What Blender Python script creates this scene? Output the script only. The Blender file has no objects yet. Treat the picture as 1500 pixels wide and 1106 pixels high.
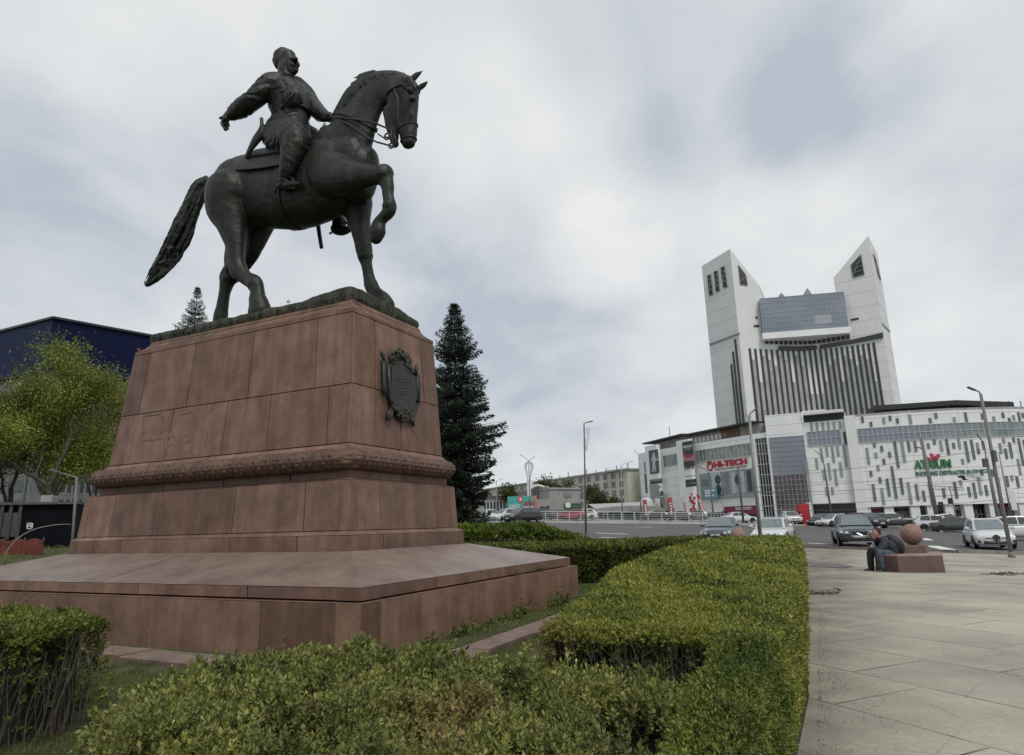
import bpy, bmesh, math, random
import numpy as np
from mathutils import Vector, Matrix
random.seed(7); rng = np.random.default_rng(7)
SC = bpy.context.scene
COL = SC.collection
def rad(a): return math.radians(a)

# ------------------------------------------------------------------ survey
# The place was measured from the photograph: camera at eye height, x right, y ahead, z up.
F = 965.4; EYE = np.array([0, 0, 1.6]); PCX, PCY = 750, 553
_up = np.array([-114, 4274, -F]); _up /= np.linalg.norm(_up)
_fw = np.array([0, 0, -1.]); _yv = _fw - _up * _fw.dot(_up); _yv /= np.linalg.norm(_yv); _xv = np.cross(_yv, _up)
CAMM = np.array([_xv, _yv, _up])
def ray(px, py): return CAMM @ np.array([px - PCX, -(py - PCY), -F])
def atY(px, py, Y): d = ray(px, py); return EYE + d * (Y / d[1])
def atZ(px, py, Z): d = ray(px, py); return EYE + d * ((Z - 1.6) / d[2])
def atPlane(px, py, p0, n):
    d = ray(px, py); return EYE + d * (np.dot(np.array(p0) - EYE, n) / np.dot(d, n))
RV = ray(1239, 758); RV[2] = 0; RV /= np.linalg.norm(RV)       # across the monument, away from the viewer
LV = np.array([-RV[1], RV[0], 0])                               # along the monument, towards the horse's tail
ZV = np.array([0, 0, 1.])
def LR(l, r, z=0.): return LV * l + RV * r + ZV * z
def toLR(p): return float(np.dot(p, LV)), float(np.dot(p, RV))
def sst(a, b, x):
    t = min(1, max(0, (x - a) / (b - a))); return t * t * (3 - 2 * t)
def gz(x, y):                                                   # the ground: level by the monument, rising to the left beyond
    p = -.319 + .0302 * min(y, 150) - .0384 * min(90, max(-70, x))
    return p * sst(20, 34, math.hypot(x, y))
def atG(px, py):
    d = ray(px, py); d = d / d[1]; t = 1.
    while t < 400:
        p = EYE + d * t
        if p[2] < gz(p[0], p[1]): return p
        t += .05 if t < 60 else .1
    return EYE + d * 400

# ------------------------------------------------------------------ object helpers
ORG = {}
def tag(o, label, cat, group=None):
    o['label'] = label; o['category'] = cat
    if group: o['group'] = group
    return o
def kind(o, k): o['kind'] = k; return o
def thing(name, label, cat, loc, group=None, rotz=0.):
    o = bpy.data.objects.new(name, None); COL.objects.link(o)
    o.location = Vector(loc); o.rotation_euler = (0, 0, rotz); o.empty_display_size = .2
    ORG[o.name] = np.array([0., 0, 0]) if rotz else np.array(loc, float)
    return tag(o, label, cat, group)
def link_mesh(name, me, parent=None, org=None):
    o = bpy.data.objects.new(name, me); COL.objects.link(o)
    if parent is not None:
        o.parent = parent; ORG[o.name] = ORG[parent.name]
    else:
        ORG[o.name] = np.zeros(3) if org is None else org
        if org is not None: o.location = Vector(org)
    return o
def np_mesh(name, V, faces=None, quads=None, tris=None, col=None, smooth=False, mat=None):
    V = np.asarray(V, np.float32)
    me = bpy.data.meshes.new(name)
    if faces is not None:
        me.from_pydata([tuple(map(float, v)) for v in V], [], faces)
    else:
        idx = np.asarray(quads if quads is not None else tris, np.int32); n = idx.shape[1]
        me.vertices.add(len(V)); me.vertices.foreach_set('co', V.ravel())
        me.loops.add(idx.size); me.loops.foreach_set('vertex_index', idx.ravel())
        me.polygons.add(len(idx)); me.polygons.foreach_set('loop_start', np.arange(0, idx.size, n, dtype=np.int32))
        me.update(calc_edges=True)
    if col is not None:
        c = np.ones((len(V), 4), np.float32); c[:, :col.shape[1]] = col
        a = me.color_attributes.new('col', 'FLOAT_COLOR', 'POINT'); a.data.foreach_set('color', c.ravel())
    if smooth: me.polygons.foreach_set('use_smooth', np.ones(len(me.polygons), bool))
    if mat: me.materials.append(mat)
    me.update()
    return me
class MB:
    """collects shapes; build() links them as ONE mesh object"""
    def __init__(s): s.v = []; s.f = []; s.c = []; s.cur = (1, 1, 1)
    def add(s, vs, fs):
        n = len(s.v); s.v += [tuple(map(float, v)) for v in vs]; s.c += [s.cur] * len(vs)
        s.f += [tuple(i + n for i in f) for f in fs]
    def box(s, c, size, ax=None, taper=1.):
        """c centre; size full lengths along axes ax (3 vectors)"""
        ax = ax or (np.array([1., 0, 0]), np.array([0, 1., 0]), ZV); c = np.array(c, float)
        vs = []
        for k, dz in enumerate((-.5, .5)):
            t = taper if k else 1.
            for dx, dy in ((-.5, -.5), (.5, -.5), (.5, .5), (-.5, .5)):
                vs.append(c + ax[0] * dx * size[0] * t + ax[1] * dy * size[1] * t + ax[2] * dz * size[2])
        s.add(vs, [(3, 2, 1, 0), (4, 5, 6, 7), (0, 1, 5, 4), (1, 2, 6, 5), (2, 3, 7, 6), (3, 0, 4, 7)])
    def prism(s, poly, off):
        """solid from a polygon of points, swept by the vector off"""
        n = len(poly); a = [np.array(p, float) for p in poly]; b = [p + np.array(off) for p in a]
        s.add(a + b, [tuple(range(n))[::-1], tuple(range(n, 2 * n))] + [(i, (i + 1) % n, n + (i + 1) % n, n + i) for i in range(n)])
    def frustum(s, lo, hi):
        n = len(lo)
        s.add(list(lo) + list(hi), [tuple(range(n))[::-1], tuple(range(n, 2 * n))] + [(i, (i + 1) % n, n + (i + 1) % n, n + i) for i in range(n)])
    def tube(s, pts, r, n=8, cap=True):
        pts = [np.array(p, float) for p in pts]; m = len(pts)
        rr = [r] * m if np.isscalar(r) else list(r)
        vs = []; fs = []; prev = None
        for i, p in enumerate(pts):
            t = pts[min(i + 1, m - 1)] - pts[max(i - 1, 0)]; t = t / (np.linalg.norm(t) + 1e-9)
            if prev is None:
                a = np.cross(t, [0, 0, 1.]) if abs(t[2]) < .9 else np.cross(t, [1., 0, 0])
            else: a = prev - t * np.dot(prev, t)
            a = a / (np.linalg.norm(a) + 1e-9); prev = a; b = np.cross(t, a)
            for k in range(n):
                w = 2 * math.pi * k / n; vs.append(p + (a * math.cos(w) + b * math.sin(w)) * rr[i])
        for i in range(m - 1):
            for k in range(n):
                k2 = (k + 1) % n; fs.append((i * n + k, i * n + k2, (i + 1) * n + k2, (i + 1) * n + k))
        if cap: fs += [tuple(range(n))[::-1], tuple(range((m - 1) * n, m * n))]
        s.add(vs, fs)
    def ball(s, c, r, nu=12, nv=8, ax=None):
        c = np.array(c, float); r = (r, r, r) if np.isscalar(r) else r
        ax = ax or (np.array([1., 0, 0]), np.array([0, 1., 0]), ZV)
        vs = []; fs = []
        for j in range(nv + 1):
            ph = math.pi * j / nv
            for i in range(nu):
                th = 2 * math.pi * i / nu
                vs.append(c + ax[0] * r[0] * math.sin(ph) * math.cos(th) + ax[1] * r[1] * math.sin(ph) * math.sin(th) - ax[2] * r[2] * math.cos(ph))
        for j in range(nv):
            for i in range(nu):
                fs.append((j * nu + i, j * nu + (i + 1) % nu, (j + 1) * nu + (i + 1) % nu, (j + 1) * nu + i))
        s.add(vs, fs)
    def torus(s, c, R, r, ax, nu=20, nv=8):
        c = np.array(c, float); a, b, n = ax; vs = []; fs = []
        for i in range(nu):
            th = 2 * math.pi * i / nu; d = a * math.cos(th) + b * math.sin(th)
            for k in range(nv):
                w = 2 * math.pi * k / nv; vs.append(c + d * (R + r * math.cos(w)) + n * r * math.sin(w))
        for i in range(nu):
            for k in range(nv):
                i2 = (i + 1) % nu; k2 = (k + 1) % nv; fs.append((i * nv + k, i2 * nv + k, i2 * nv + k2, i * nv + k2))
        s.add(vs, fs)
    def grid(s, G, close_u=False):
        """G rows of points"""
        r = len(G); c = len(G[0]); vs = [p for row in G for p in row]; fs = []
        for i in range(r - 1):
            for j in range(c if close_u else c - 1):
                j2 = (j + 1) % c; fs.append((i * c + j, i * c + j2, (i + 1) * c + j2, (i + 1) * c + j))
        s.add(vs, fs)
    def build(s, name, mat, parent=None, smooth=False, bevel=0, org=None, local=False, auto=None, fix=True):
        V = np.array(s.v)
        if parent is not None: o0 = np.zeros(3) if local else ORG[parent.name]
        elif org is not None: o0 = np.array(org, float)
        else:
            lo, hi = V.min(0), V.max(0); o0 = np.array([(lo[0] + hi[0]) / 2, (lo[1] + hi[1]) / 2, lo[2]])
        me = np_mesh(name, V - o0, faces=s.f, col=np.array(s.c, np.float32), smooth=smooth, mat=mat)
        if fix:
            bm = bmesh.new(); bm.from_mesh(me); bmesh.ops.recalc_face_normals(bm, faces=bm.faces)
            if bevel:
                es = [e for e in bm.edges if len(e.link_faces) == 2 and e.calc_face_angle(0) > .6]
                bmesh.ops.bevel(bm, geom=es, offset=bevel, segments=2, affect='EDGES', profile=.6, clamp_overlap=True)
            bm.to_mesh(me); bm.free()
        if auto is not None:
            me.polygons.foreach_set('use_smooth', np.ones(len(me.polygons), bool))
            me.set_sharp_from_angle(angle=auto)
        return link_mesh(name, me, parent, None if parent is not None else o0)

# ------------------------------------------------------------------ materials
MATS = {}
def mat(name, col, rough=.6, metal=0., var=.15, scale=6., bump=.0, bscale=40., attr=False, streak=0., tint=None, spec=.5, coat=0., detail=4, coord='Object', trans=None, bdist=.02, grain=0., gscale=55.):
    """Principled material whose colour wanders with noise; attr multiplies the mesh's own 'col'"""
    if name in MATS: return MATS[name]
    m = bpy.data.materials.new(name); m.use_nodes = True; nt = m.node_tree; N = nt.nodes; Lk = nt.links
    b = N['Principled BSDF']; b.inputs['Roughness'].default_value = rough; b.inputs['Metallic'].default_value = metal
    b.inputs['Specular IOR Level'].default_value = spec; b.inputs['Coat Weight'].default_value = coat
    tc = N.new('ShaderNodeTexCoord'); src = tc.outputs[coord]
    nz = N.new('ShaderNodeTexNoise'); nz.inputs['Scale'].default_value = scale; nz.inputs['Detail'].default_value = detail
    nz.inputs['Roughness'].default_value = .62
    Lk.new(src, nz.inputs['Vector'])
    ramp = N.new('ShaderNodeMapRange'); ramp.inputs['From Min'].default_value = .3; ramp.inputs['From Max'].default_value = .7
    Lk.new(nz.outputs['Fac'], ramp.inputs['Value'])
    mix = N.new('ShaderNodeMix'); mix.data_type = 'RGBA'
    t2 = tint or tuple(c * (1 + var) for c in col); c1 = tuple(c * (1 - var) for c in col)
    mix.inputs['A'].default_value = (*c1, 1); mix.inputs['B'].default_value = (*t2, 1)
    Lk.new(ramp.outputs['Result'], mix.inputs['Factor'])
    out = mix.outputs['Result']
    if streak:
        mp = N.new('ShaderNodeMapping'); mp.inputs['Scale'].default_value = (4.5, 4.5, .28); Lk.new(src, mp.inputs['Vector'])
        n2 = N.new('ShaderNodeTexNoise'); n2.inputs['Scale'].default_value = 1.3; n2.inputs['Detail'].default_value = 6; Lk.new(mp.outputs['Vector'], n2.inputs['Vector'])
        r2 = N.new('ShaderNodeMapRange'); r2.inputs['From Min'].default_value = .36; r2.inputs['From Max'].default_value = .62
        r2.inputs['To Min'].default_value = 1 - streak; r2.inputs['To Max'].default_value = 1.; Lk.new(n2.outputs['Fac'], r2.inputs['Value'])
        mm = N.new('ShaderNodeVectorMath'); mm.operation = 'SCALE'; Lk.new(out, mm.inputs[0]); Lk.new(r2.outputs['Result'], mm.inputs['Scale']); out = mm.outputs['Vector']
    if grain:
        vo = N.new('ShaderNodeTexVoronoi'); vo.inputs['Scale'].default_value = gscale; Lk.new(src, vo.inputs['Vector'])
        sx = N.new('ShaderNodeSeparateColor'); Lk.new(vo.outputs['Color'], sx.inputs[0])
        rg = N.new('ShaderNodeMapRange'); rg.inputs['To Min'].default_value = 1 - grain; rg.inputs['To Max'].default_value = 1 + grain; Lk.new(sx.outputs[0], rg.inputs['Value'])
        mm = N.new('ShaderNodeVectorMath'); mm.operation = 'SCALE'; Lk.new(out, mm.inputs[0]); Lk.new(rg.outputs['Result'], mm.inputs['Scale']); out = mm.outputs['Vector']
    if attr:
        at = N.new('ShaderNodeAttribute'); at.attribute_name = 'col'
        mm = N.new('ShaderNodeVectorMath'); mm.operation = 'MULTIPLY'; Lk.new(out, mm.inputs[0]); Lk.new(at.outputs['Color'], mm.inputs[1]); out = mm.outputs['Vector']
    Lk.new(out, b.inputs['Base Color'])
    if bump:
        n3 = N.new('ShaderNodeTexNoise'); n3.inputs['Scale'].default_value = bscale; n3.inputs['Detail'].default_value = 6; Lk.new(src, n3.inputs['Vector'])
        bp = N.new('ShaderNodeBump'); bp.inputs['Strength'].default_value = bump; bp.inputs['Distance'].default_value = bdist
        Lk.new(n3.outputs['Fac'], bp.inputs['Height']); Lk.new(bp.outputs['Normal'], b.inputs['Normal'])
    if trans: b.inputs['Transmission Weight'].default_value = trans
    MATS[name] = m
    return m
def leaf_mat(name, rough=.5, spec=.3):
    m = bpy.data.materials.new(name); m.use_nodes = True; nt = m.node_tree; N = nt.nodes; b = N['Principled BSDF']
    b.inputs['Roughness'].default_value = rough; b.inputs['Specular IOR Level'].default_value = spec
    at = N.new('ShaderNodeAttribute'); at.attribute_name = 'col'; nt.links.new(at.outputs['Color'], b.inputs['Base Color'])
    tr = N.new('ShaderNodeBsdfTranslucent'); nt.links.new(at.outputs['Color'], tr.inputs['Color'])
    mx = N.new('ShaderNodeMixShader'); mx.inputs['Fac'].default_value = .25
    nt.links.new(b.outputs['BSDF'], mx.inputs[1]); nt.links.new(tr.outputs['BSDF'], mx.inputs[2])
    nt.links.new(mx.outputs['Shader'], N['Material Output'].inputs['Surface'])
    return m
LEAF = leaf_mat('leaf'); NEEDLE = leaf_mat('needle', .6, .2)

# ------------------------------------------------------------------ camera
cd = bpy.data.cameras.new('camera'); cam = bpy.data.objects.new('camera', cd); COL.objects.link(cam); SC.camera = cam
cd.sensor_width = 36; cd.sensor_fit = 'HORIZONTAL'; cd.lens = 36 * F / 1500; cd.clip_end = 3000; cd.clip_start = .05
M4 = Matrix([[*CAMM[0], EYE[0]], [*CAMM[1], EYE[1]], [*CAMM[2], EYE[2]], [0, 0, 0, 1]])
cam.matrix_world = M4
SC.render.resolution_x = 1024; SC.render.resolution_y = 755
SC.view_settings.view_transform = 'Standard'; SC.view_settings.look = 'None'; SC.view_settings.gamma = 1; SC.view_settings.exposure = .18
SC.cycles.max_bounces = 6; SC.cycles.diffuse_bounces = 3; SC.cycles.transparent_max_bounces = 6; SC.cycles.use_denoising = True

# ------------------------------------------------------------------ sky and light
SUN = np.array([.20, -.57, .80]); SUN /= np.linalg.norm(SUN)
def make_world():
    w = bpy.data.worlds.new('World'); SC.world = w; w.use_nodes = True; nt = w.node_tree; N = nt.nodes; Lk = nt.links
    for n in list(N): N.remove(n)
    out = N.new('ShaderNodeOutputWorld'); bg = N.new('ShaderNodeBackground'); bg.inputs['Strength'].default_value = .1
    Lk.new(bg.outputs[0], out.inputs[0])
    sky = N.new('ShaderNodeTexSky'); sky.sky_type = 'NISHITA'; sky.sun_disc = False
    sky.sun_elevation = math.asin(SUN[2]); sky.sun_rotation = math.atan2(SUN[0], SUN[1]); sky.air_density = 1.; sky.dust_density = 2.
    tc = N.new('ShaderNodeTexCoord'); D = tc.outputs['Generated']
    sp = N.new('ShaderNodeSeparateXYZ'); Lk.new(D, sp.inputs[0])
    def M(op, a, b=None, c=None):
        n = N.new('ShaderNodeMath'); n.operation = op
        for i, x in enumerate((a, b, c)):
            if x is None: continue
            if isinstance(x, (int, float)): n.inputs[i].default_value = x
            else: Lk.new(x, n.inputs[i])
        return n.outputs[0]
    den = M('ADD', M('MAXIMUM', sp.outputs['Z'], 0.), .28)
    cb = N.new('ShaderNodeCombineXYZ'); Lk.new(M('DIVIDE', sp.outputs['X'], den), cb.inputs[0]); Lk.new(M('DIVIDE', sp.outputs['Y'], den), cb.inputs[1])
    def noise(vec, sc, det, rough, dist, off, stretch=(1, 1, 1), rot=0):
        mp = N.new('ShaderNodeMapping'); mp.inputs['Location'].default_value = off; mp.inputs['Scale'].default_value = stretch
        mp.inputs['Rotation'].default_value = (0, 0, rot); Lk.new(vec, mp.inputs['Vector'])
        n = N.new('ShaderNodeTexNoise'); n.inputs['Scale'].default_value = sc; n.inputs['Detail'].default_value = det
        n.inputs['Roughness'].default_value = rough; n.inputs['Distortion'].default_value = dist; Lk.new(mp.outputs['Vector'], n.inputs['Vector']); return n.outputs['Fac']
    n1 = noise(cb.outputs[0], 1.1, 5, .5, .5, (3.1, 1.7, 0), (1.15, .95, 1), rad(28))
    n2 = noise(cb.outputs[0], 2.6, 6, .55, .3, (7.3, 2.2, 0), (1.2, .9, 1), rad(35))
    val = M('ADD', M('MULTIPLY', n1, .55), M('MULTIPLY', n2, .45))
    def blob(px, py, inner, outer):
        d = ray(px, py); d = d / np.linalg.norm(d)
        vm = N.new('ShaderNodeVectorMath'); vm.operation = 'DOT_PRODUCT'; Lk.new(D, vm.inputs[0]); vm.inputs[1].default_value = tuple(d)
        mr = N.new('ShaderNodeMapRange'); mr.interpolation_type = 'SMOOTHSTEP'; Lk.new(vm.outputs['Value'], mr.inputs['Value'])
        mr.inputs['From Min'].default_value = math.cos(outer); mr.inputs['From Max'].default_value = math.cos(inner); return mr.outputs[0]
    # thin places in the cloud deck (bluish) and thick bright heads
    thin = None
    for px, py, o, wgt in ((1215, 130, .15, .8), (1150, 175, .11, .6), (960, 240, .11, .5), (1330, 60, .2, .25), (900, 110, .22, .25), (560, 330, .3, .25), (60, 330, .35, .3), (760, 490, .25, .2)):
        t = M('MULTIPLY', blob(px, py, 0, o), wgt); thin = t if thin is None else M('ADD', thin, t)
    lit = None
    for px, py, o, wgt in ((890, 345, .12, .8), (850, 240, .12, .5), (700, 170, .16, .7), (1020, 290, .3, .5), (1460, 30, .2, .6), (350, 60, .3, .35), (1100, 430, .3, .35), (1460, 470, .2, .4)):
        t = M('MULTIPLY', blob(px, py, 0, o), wgt); lit = t if lit is None else M('ADD', lit, t)
    n3 = noise(cb.outputs[0], 3.2, 6, .6, .8, (1.3, 9.2, 0), (1.2, .85, 1), rad(30))
    soft = M('ADD', .35, M('MULTIPLY', n3, 1.3))
    v2 = M('ADD', val, M('MULTIPLY', M('SUBTRACT', lit, M('MULTIPLY', thin, 1.15)), M('MULTIPLY', soft, .14)))
    cr = N.new('ShaderNodeValToRGB'); Lk.new(v2, cr.inputs[0]); e = cr.color_ramp
    e.elements[0].position = .34; e.elements[0].color = (.455, .50, .565, 1)
    e.elements[1].position = .72; e.elements[1].color = (.80, .80, .795, 1)
    x = e.elements.new(.44); x.color = (.575, .61, .645, 1)
    x = e.elements.new(.54); x.color = (.665, .695, .715, 1)
    sc = N.new('ShaderNodeVectorMath'); sc.operation = 'SCALE'; Lk.new(cr.outputs[0], sc.inputs[0]); sc.inputs['Scale'].default_value = SKYV
    cov = N.new('ShaderNodeMix'); cov.data_type = 'RGBA'; cov.inputs['Factor'].default_value = .95
    Lk.new(sky.outputs[0], cov.inputs['A']); Lk.new(sc.outputs[0], cov.inputs['B'])
    Lk.new(cov.outputs['Result'], bg.inputs['Color'])
SKYV = 9.6
make_world()
sl = bpy.data.lights.new('sun', 'SUN'); sl.energy = 1.6; sl.angle = rad(18); sl.color = (1., .97, .92)
so = bpy.data.objects.new('sun', sl); COL.objects.link(so); so.rotation_euler = Vector(SUN).to_track_quat('Z', 'Y').to_euler(); so.location = (0, 0, 60)
# ================================================================== GROUND
GRASSCOL = (.085, .105, .03)
def ground_mat(name, c1, c2, scale, bump=.3, bscale=60., rough=.9, extra=None):
    return mat(name, c1, rough=rough, tint=c2, var=.2, scale=scale, bump=bump, bscale=bscale, spec=.25, coord='Object', detail=8)
M_GROUND = ground_mat('turf_soil', (.045, .055, .018), (.085, .09, .04), .8)
def asphalt_mat():
    m = mat('asphalt', (.085, .083, .084), rough=.82, tint=(.125, .122, .12), scale=.35, bump=.25, bscale=90, spec=.3, detail=9); return m
def plaza_mat():
    m = bpy.data.materials.new('plaza_concrete'); m.use_nodes = True; nt = m.node_tree; N = nt.nodes; Lk = nt.links; b = N['Principled BSDF']
    b.inputs['Roughness'].default_value = .85; b.inputs['Specular IOR Level'].default_value = .25
    tc = N.new('ShaderNodeTexCoord'); geo = N.new('ShaderNodeNewGeometry')
    mp = N.new('ShaderNodeMapping'); mp.inputs['Rotation'].default_value = (0, 0, -math.atan2(DJ[1], DJ[0])); mp.inputs['Location'].default_value = (.4, .85, 0)
    # small wander so that the joints are not ruler straight
    wn = N.new('ShaderNodeTexNoise'); wn.inputs['Scale'].default_value = .9; wn.inputs['Detail'].default_value = 5; Lk.new(geo.outputs['Position'], wn.inputs['Vector'])
    ws = N.new('ShaderNodeVectorMath'); ws.operation = 'SCALE'; Lk.new(wn.outputs['Color'], ws.inputs[0]); ws.inputs['Scale'].default_value = .07
    wa = N.new('ShaderNodeVectorMath'); Lk.new(geo.outputs['Position'], wa.inputs[0]); Lk.new(ws.outputs[0], wa.inputs[1])
    Lk.new(wa.outputs[0], mp.inputs['Vector'])
    bt = N.new('ShaderNodeTexBrick'); bt.offset = .37; bt.offset_frequency = 2; bt.squash = 1
    bt.inputs['Scale'].default_value = 1; bt.inputs['Brick Width'].default_value = 2.1; bt.inputs['Row Height'].default_value = 1.2
    bt.inputs['Mortar Size'].default_value = .014; bt.inputs['Mortar Smooth'].default_value = .6; bt.inputs['Bias'].default_value = 0
    bt.inputs['Color1'].default_value = (.84, .845, .85, 1); bt.inputs['Color2'].default_value = (1.06, 1.05, 1.03, 1); bt.inputs['Mortar'].default_value = (.9, .9, .9, 1)
    Lk.new(mp.outputs[0], bt.inputs['Vector'])
    n1 = N.new('ShaderNodeTexNoise'); n1.inputs['Scale'].default_value = .45; n1.inputs['Detail'].default_value = 9; n1.inputs['Roughness'].default_value = .65; Lk.new(geo.outputs['Position'], n1.inputs['Vector'])
    cr = N.new('ShaderNodeValToRGB'); Lk.new(n1.outputs['Fac'], cr.inputs[0]); e = cr.color_ramp
    e.elements[0].position = .32; e.elements[0].color = (.255, .238, .20, 1); e.elements[1].position = .68; e.elements[1].color = (.42, .388, .315, 1)
    x = e.elements.new(.5); x.color = (.355, .332, .275, 1)
    n2 = N.new('ShaderNodeTexNoise'); n2.inputs['Scale'].default_value = 22; n2.inputs['Detail'].default_value = 6; Lk.new(geo.outputs['Position'], n2.inputs['Vector'])
    r2 = N.new('ShaderNodeMapRange'); r2.inputs['From Min'].default_value = .3; r2.inputs['From Max'].default_value = .7; r2.inputs['To Min'].default_value = .88; r2.inputs['To Max'].default_value = 1.08; Lk.new(n2.outputs['Fac'], r2.inputs['Value'])
    v1 = N.new('ShaderNodeVectorMath'); v1.operation = 'SCALE'; v0 = N.new('ShaderNodeVectorMath'); v0.operation = 'MULTIPLY'; Lk.new(cr.outputs[0], v0.inputs[0]); Lk.new(bt.outputs['Color'], v0.inputs[1]); Lk.new(v0.outputs[0], v1.inputs[0]); Lk.new(r2.outputs[0], v1.inputs['Scale'])
    # joints: dark in places, filled with pale dust in others
    jn = N.new('ShaderNodeTexNoise'); jn.inputs['Scale'].default_value = 1.1; jn.inputs['Detail'].default_value = 4; Lk.new(geo.outputs['Position'], jn.inputs['Vector'])
    jr = N.new('ShaderNodeMapRange'); jr.inputs['From Min'].default_value = .36; jr.inputs['From Max'].default_value = .6; jr.inputs['To Min'].default_value = .95; jr.inputs['To Max'].default_value = .12; Lk.new(jn.outputs['Fac'], jr.inputs['Value'])
    jm = N.new('ShaderNodeMath'); jm.operation = 'MULTIPLY'; Lk.new(bt.outputs['Fac'], jm.inputs[0]); Lk.new(jr.outputs[0], jm.inputs[1])
    mx = N.new('ShaderNodeMix'); mx.data_type = 'RGBA'; Lk.new(jm.outputs[0], mx.inputs['Factor']); Lk.new(v1.outputs[0], mx.inputs['A']); mx.inputs['B'].default_value = (.055, .05, .04, 1)
    # hairline cracks
    vo = N.new('ShaderNodeTexVoronoi'); vo.feature = 'DISTANCE_TO_EDGE'; vo.inputs['Scale'].default_value = .55; Lk.new(wa.outputs[0], vo.inputs['Vector'])
    vr = N.new('ShaderNodeMapRange'); vr.inputs['From Min'].default_value = 0; vr.inputs['From Max'].default_value = .006; vr.inputs['To Min'].default_value = .35; vr.inputs['To Max'].default_value = 0; Lk.new(vo.outputs['Distance'], vr.inputs['Value'])
    cm = N.new('ShaderNodeMath'); cm.operation = 'MULTIPLY'; Lk.new(vr.outputs[0], cm.inputs[0]); Lk.new(jr.outputs[0], cm.inputs[1])
    mx2 = N.new('ShaderNodeMix'); mx2.data_type = 'RGBA'; Lk.new(cm.outputs[0], mx2.inputs['Factor']); Lk.new(mx.outputs['Result'], mx2.inputs['A']); mx2.inputs['B'].default_value = (.08, .073, .06, 1)
    # earth trodden and washed over the slabs along the hedge
    dl = N.new('ShaderNodeVectorMath'); dl.operation = 'DOT_PRODUCT'; Lk.new(geo.outputs['Position'], dl.inputs[0]); dl.inputs[1].default_value = tuple(LV)
    dr = N.new('ShaderNodeMapRange'); dr.inputs['From Min'].default_value = -.75; dr.inputs['From Max'].default_value = .3; dr.inputs['To Min'].default_value = 0.; dr.inputs['To Max'].default_value = .62; Lk.new(dl.outputs['Value'], dr.inputs['Value'])
    dn = N.new('ShaderNodeMapRange'); dn.inputs['From Min'].default_value = .38; dn.inputs['From Max'].default_value = .62; Lk.new(jn.outputs['Fac'], dn.inputs['Value'])
    dn2 = N.new('ShaderNodeMath'); dn2.operation = 'MULTIPLY_ADD'; Lk.new(dn.outputs[0], dn2.inputs[0]); dn2.inputs[1].default_value = .6; dn2.inputs[2].default_value = .4
    dm = N.new('ShaderNodeMath'); dm.operation = 'MULTIPLY'; Lk.new(dr.outputs[0], dm.inputs[0]); Lk.new(dn2.outputs[0], dm.inputs[1])
    mx3 = N.new('ShaderNodeMix'); mx3.data_type = 'RGBA'; Lk.new(dm.outputs[0], mx3.inputs['Factor']); Lk.new(mx2.outputs['Result'], mx3.inputs['A']); mx3.inputs['B'].default_value = (.10, .085, .07, 1)
    Lk.new(mx3.outputs['Result'], b.inputs['Base Color'])
    bp = N.new('ShaderNodeBump'); bp.inputs['Strength'].default_value = .35; bp.inputs['Distance'].default_value = .01; Lk.new(n2.outputs['Fac'], bp.inputs['Height'])
    bp2 = N.new('ShaderNodeBump'); bp2.inputs['Strength'].default_value = .8; bp2.inputs['Distance'].default_value = .012; bp2.invert = True; Lk.new(bt.outputs['Fac'], bp2.inputs['Height']); Lk.new(bp.outputs[0], bp2.inputs['Normal'])
    Lk.new(bp2.outputs[0], b.inputs['Normal'])
    return m
_j0 = atZ(1248.5, 1016, 0); _j1 = atZ(1500, 1078, 0); DJ = (_j1 - _j0); DJ /= np.linalg.norm(DJ)
def inside(poly, x, y):
    c = np.zeros(np.shape(x), bool); n = len(poly)
    for i in range(n):
        x1, y1 = poly[i]; x2, y2 = poly[(i + 1) % n]
        c ^= ((y1 > y) != (y2 > y)) & (x < (x2 - x1) * (y - y1) / ((y2 - y1) + 1e-12) + x1)
    return c
def sheet(name, poly, off, m, step=1.5):
    """a paved sheet following the ground inside a polygon: the polygon is cut into a fine net"""
    bm = bmesh.new(); vs = [bm.verts.new((x, y, 0)) for x, y in poly]; bm.faces.new(vs)
    xs = [p[0] for p in poly]; ys = [p[1] for p in poly]
    for ax, lo, hi in ((0, min(xs), max(xs)), (1, min(ys), max(ys))):
        k = lo + step
        while k < hi:
            co = (k, 0, 0) if ax == 0 else (0, k, 0); no = (1, 0, 0) if ax == 0 else (0, 1, 0)
            bmesh.ops.bisect_plane(bm, geom=bm.verts[:] + bm.edges[:] + bm.faces[:], plane_co=co, plane_no=no, dist=1e-5)
            k += step
    for v in bm.verts: v.co.z = gz(v.co.x, v.co.y) + off
    bmesh.ops.recalc_face_normals(bm, faces=bm.faces)
    for f in bm.faces:
        if f.normal.z < 0: f.normal_flip()
        f.smooth = True
    me = bpy.data.meshes.new(name); bm.to_mesh(me); bm.free(); me.materials.append(m)
    return kind(link_mesh(name, me), 'structure')
# base ground to the horizon
def make_ground():
    xs = np.concatenate([np.linspace(-1500, -110, 12), np.arange(-100, -42, 4.), np.arange(-40, 61, 1.5), np.arange(64, 131, 4.), np.linspace(140, 1500, 12)])
    ys = np.concatenate([np.linspace(-60, -8, 8), np.arange(-4, 70, 1.5), np.arange(71, 161, 4.), np.linspace(170, 2000, 14)])
    V = []; 
    for y in ys:
        for x in xs:
            l, r = toLR((x, y, 0)); V.append((x, y, gz(x, y) - .05 * min(1, max(0, max(.6 - l, r - 27.) / 1.5))))
    nx = len(xs); Q = [(j * nx + i, j * nx + i + 1, (j + 1) * nx + i + 1, (j + 1) * nx + i) for j in range(len(ys) - 1) for i in range(nx - 1)]
    return kind(link_mesh('ground', np_mesh('ground', V, quads=Q, smooth=True, mat=M_GROUND)), 'structure')
make_ground()
P2 = lambda v: (float(v[0]), float(v[1]))
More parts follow.
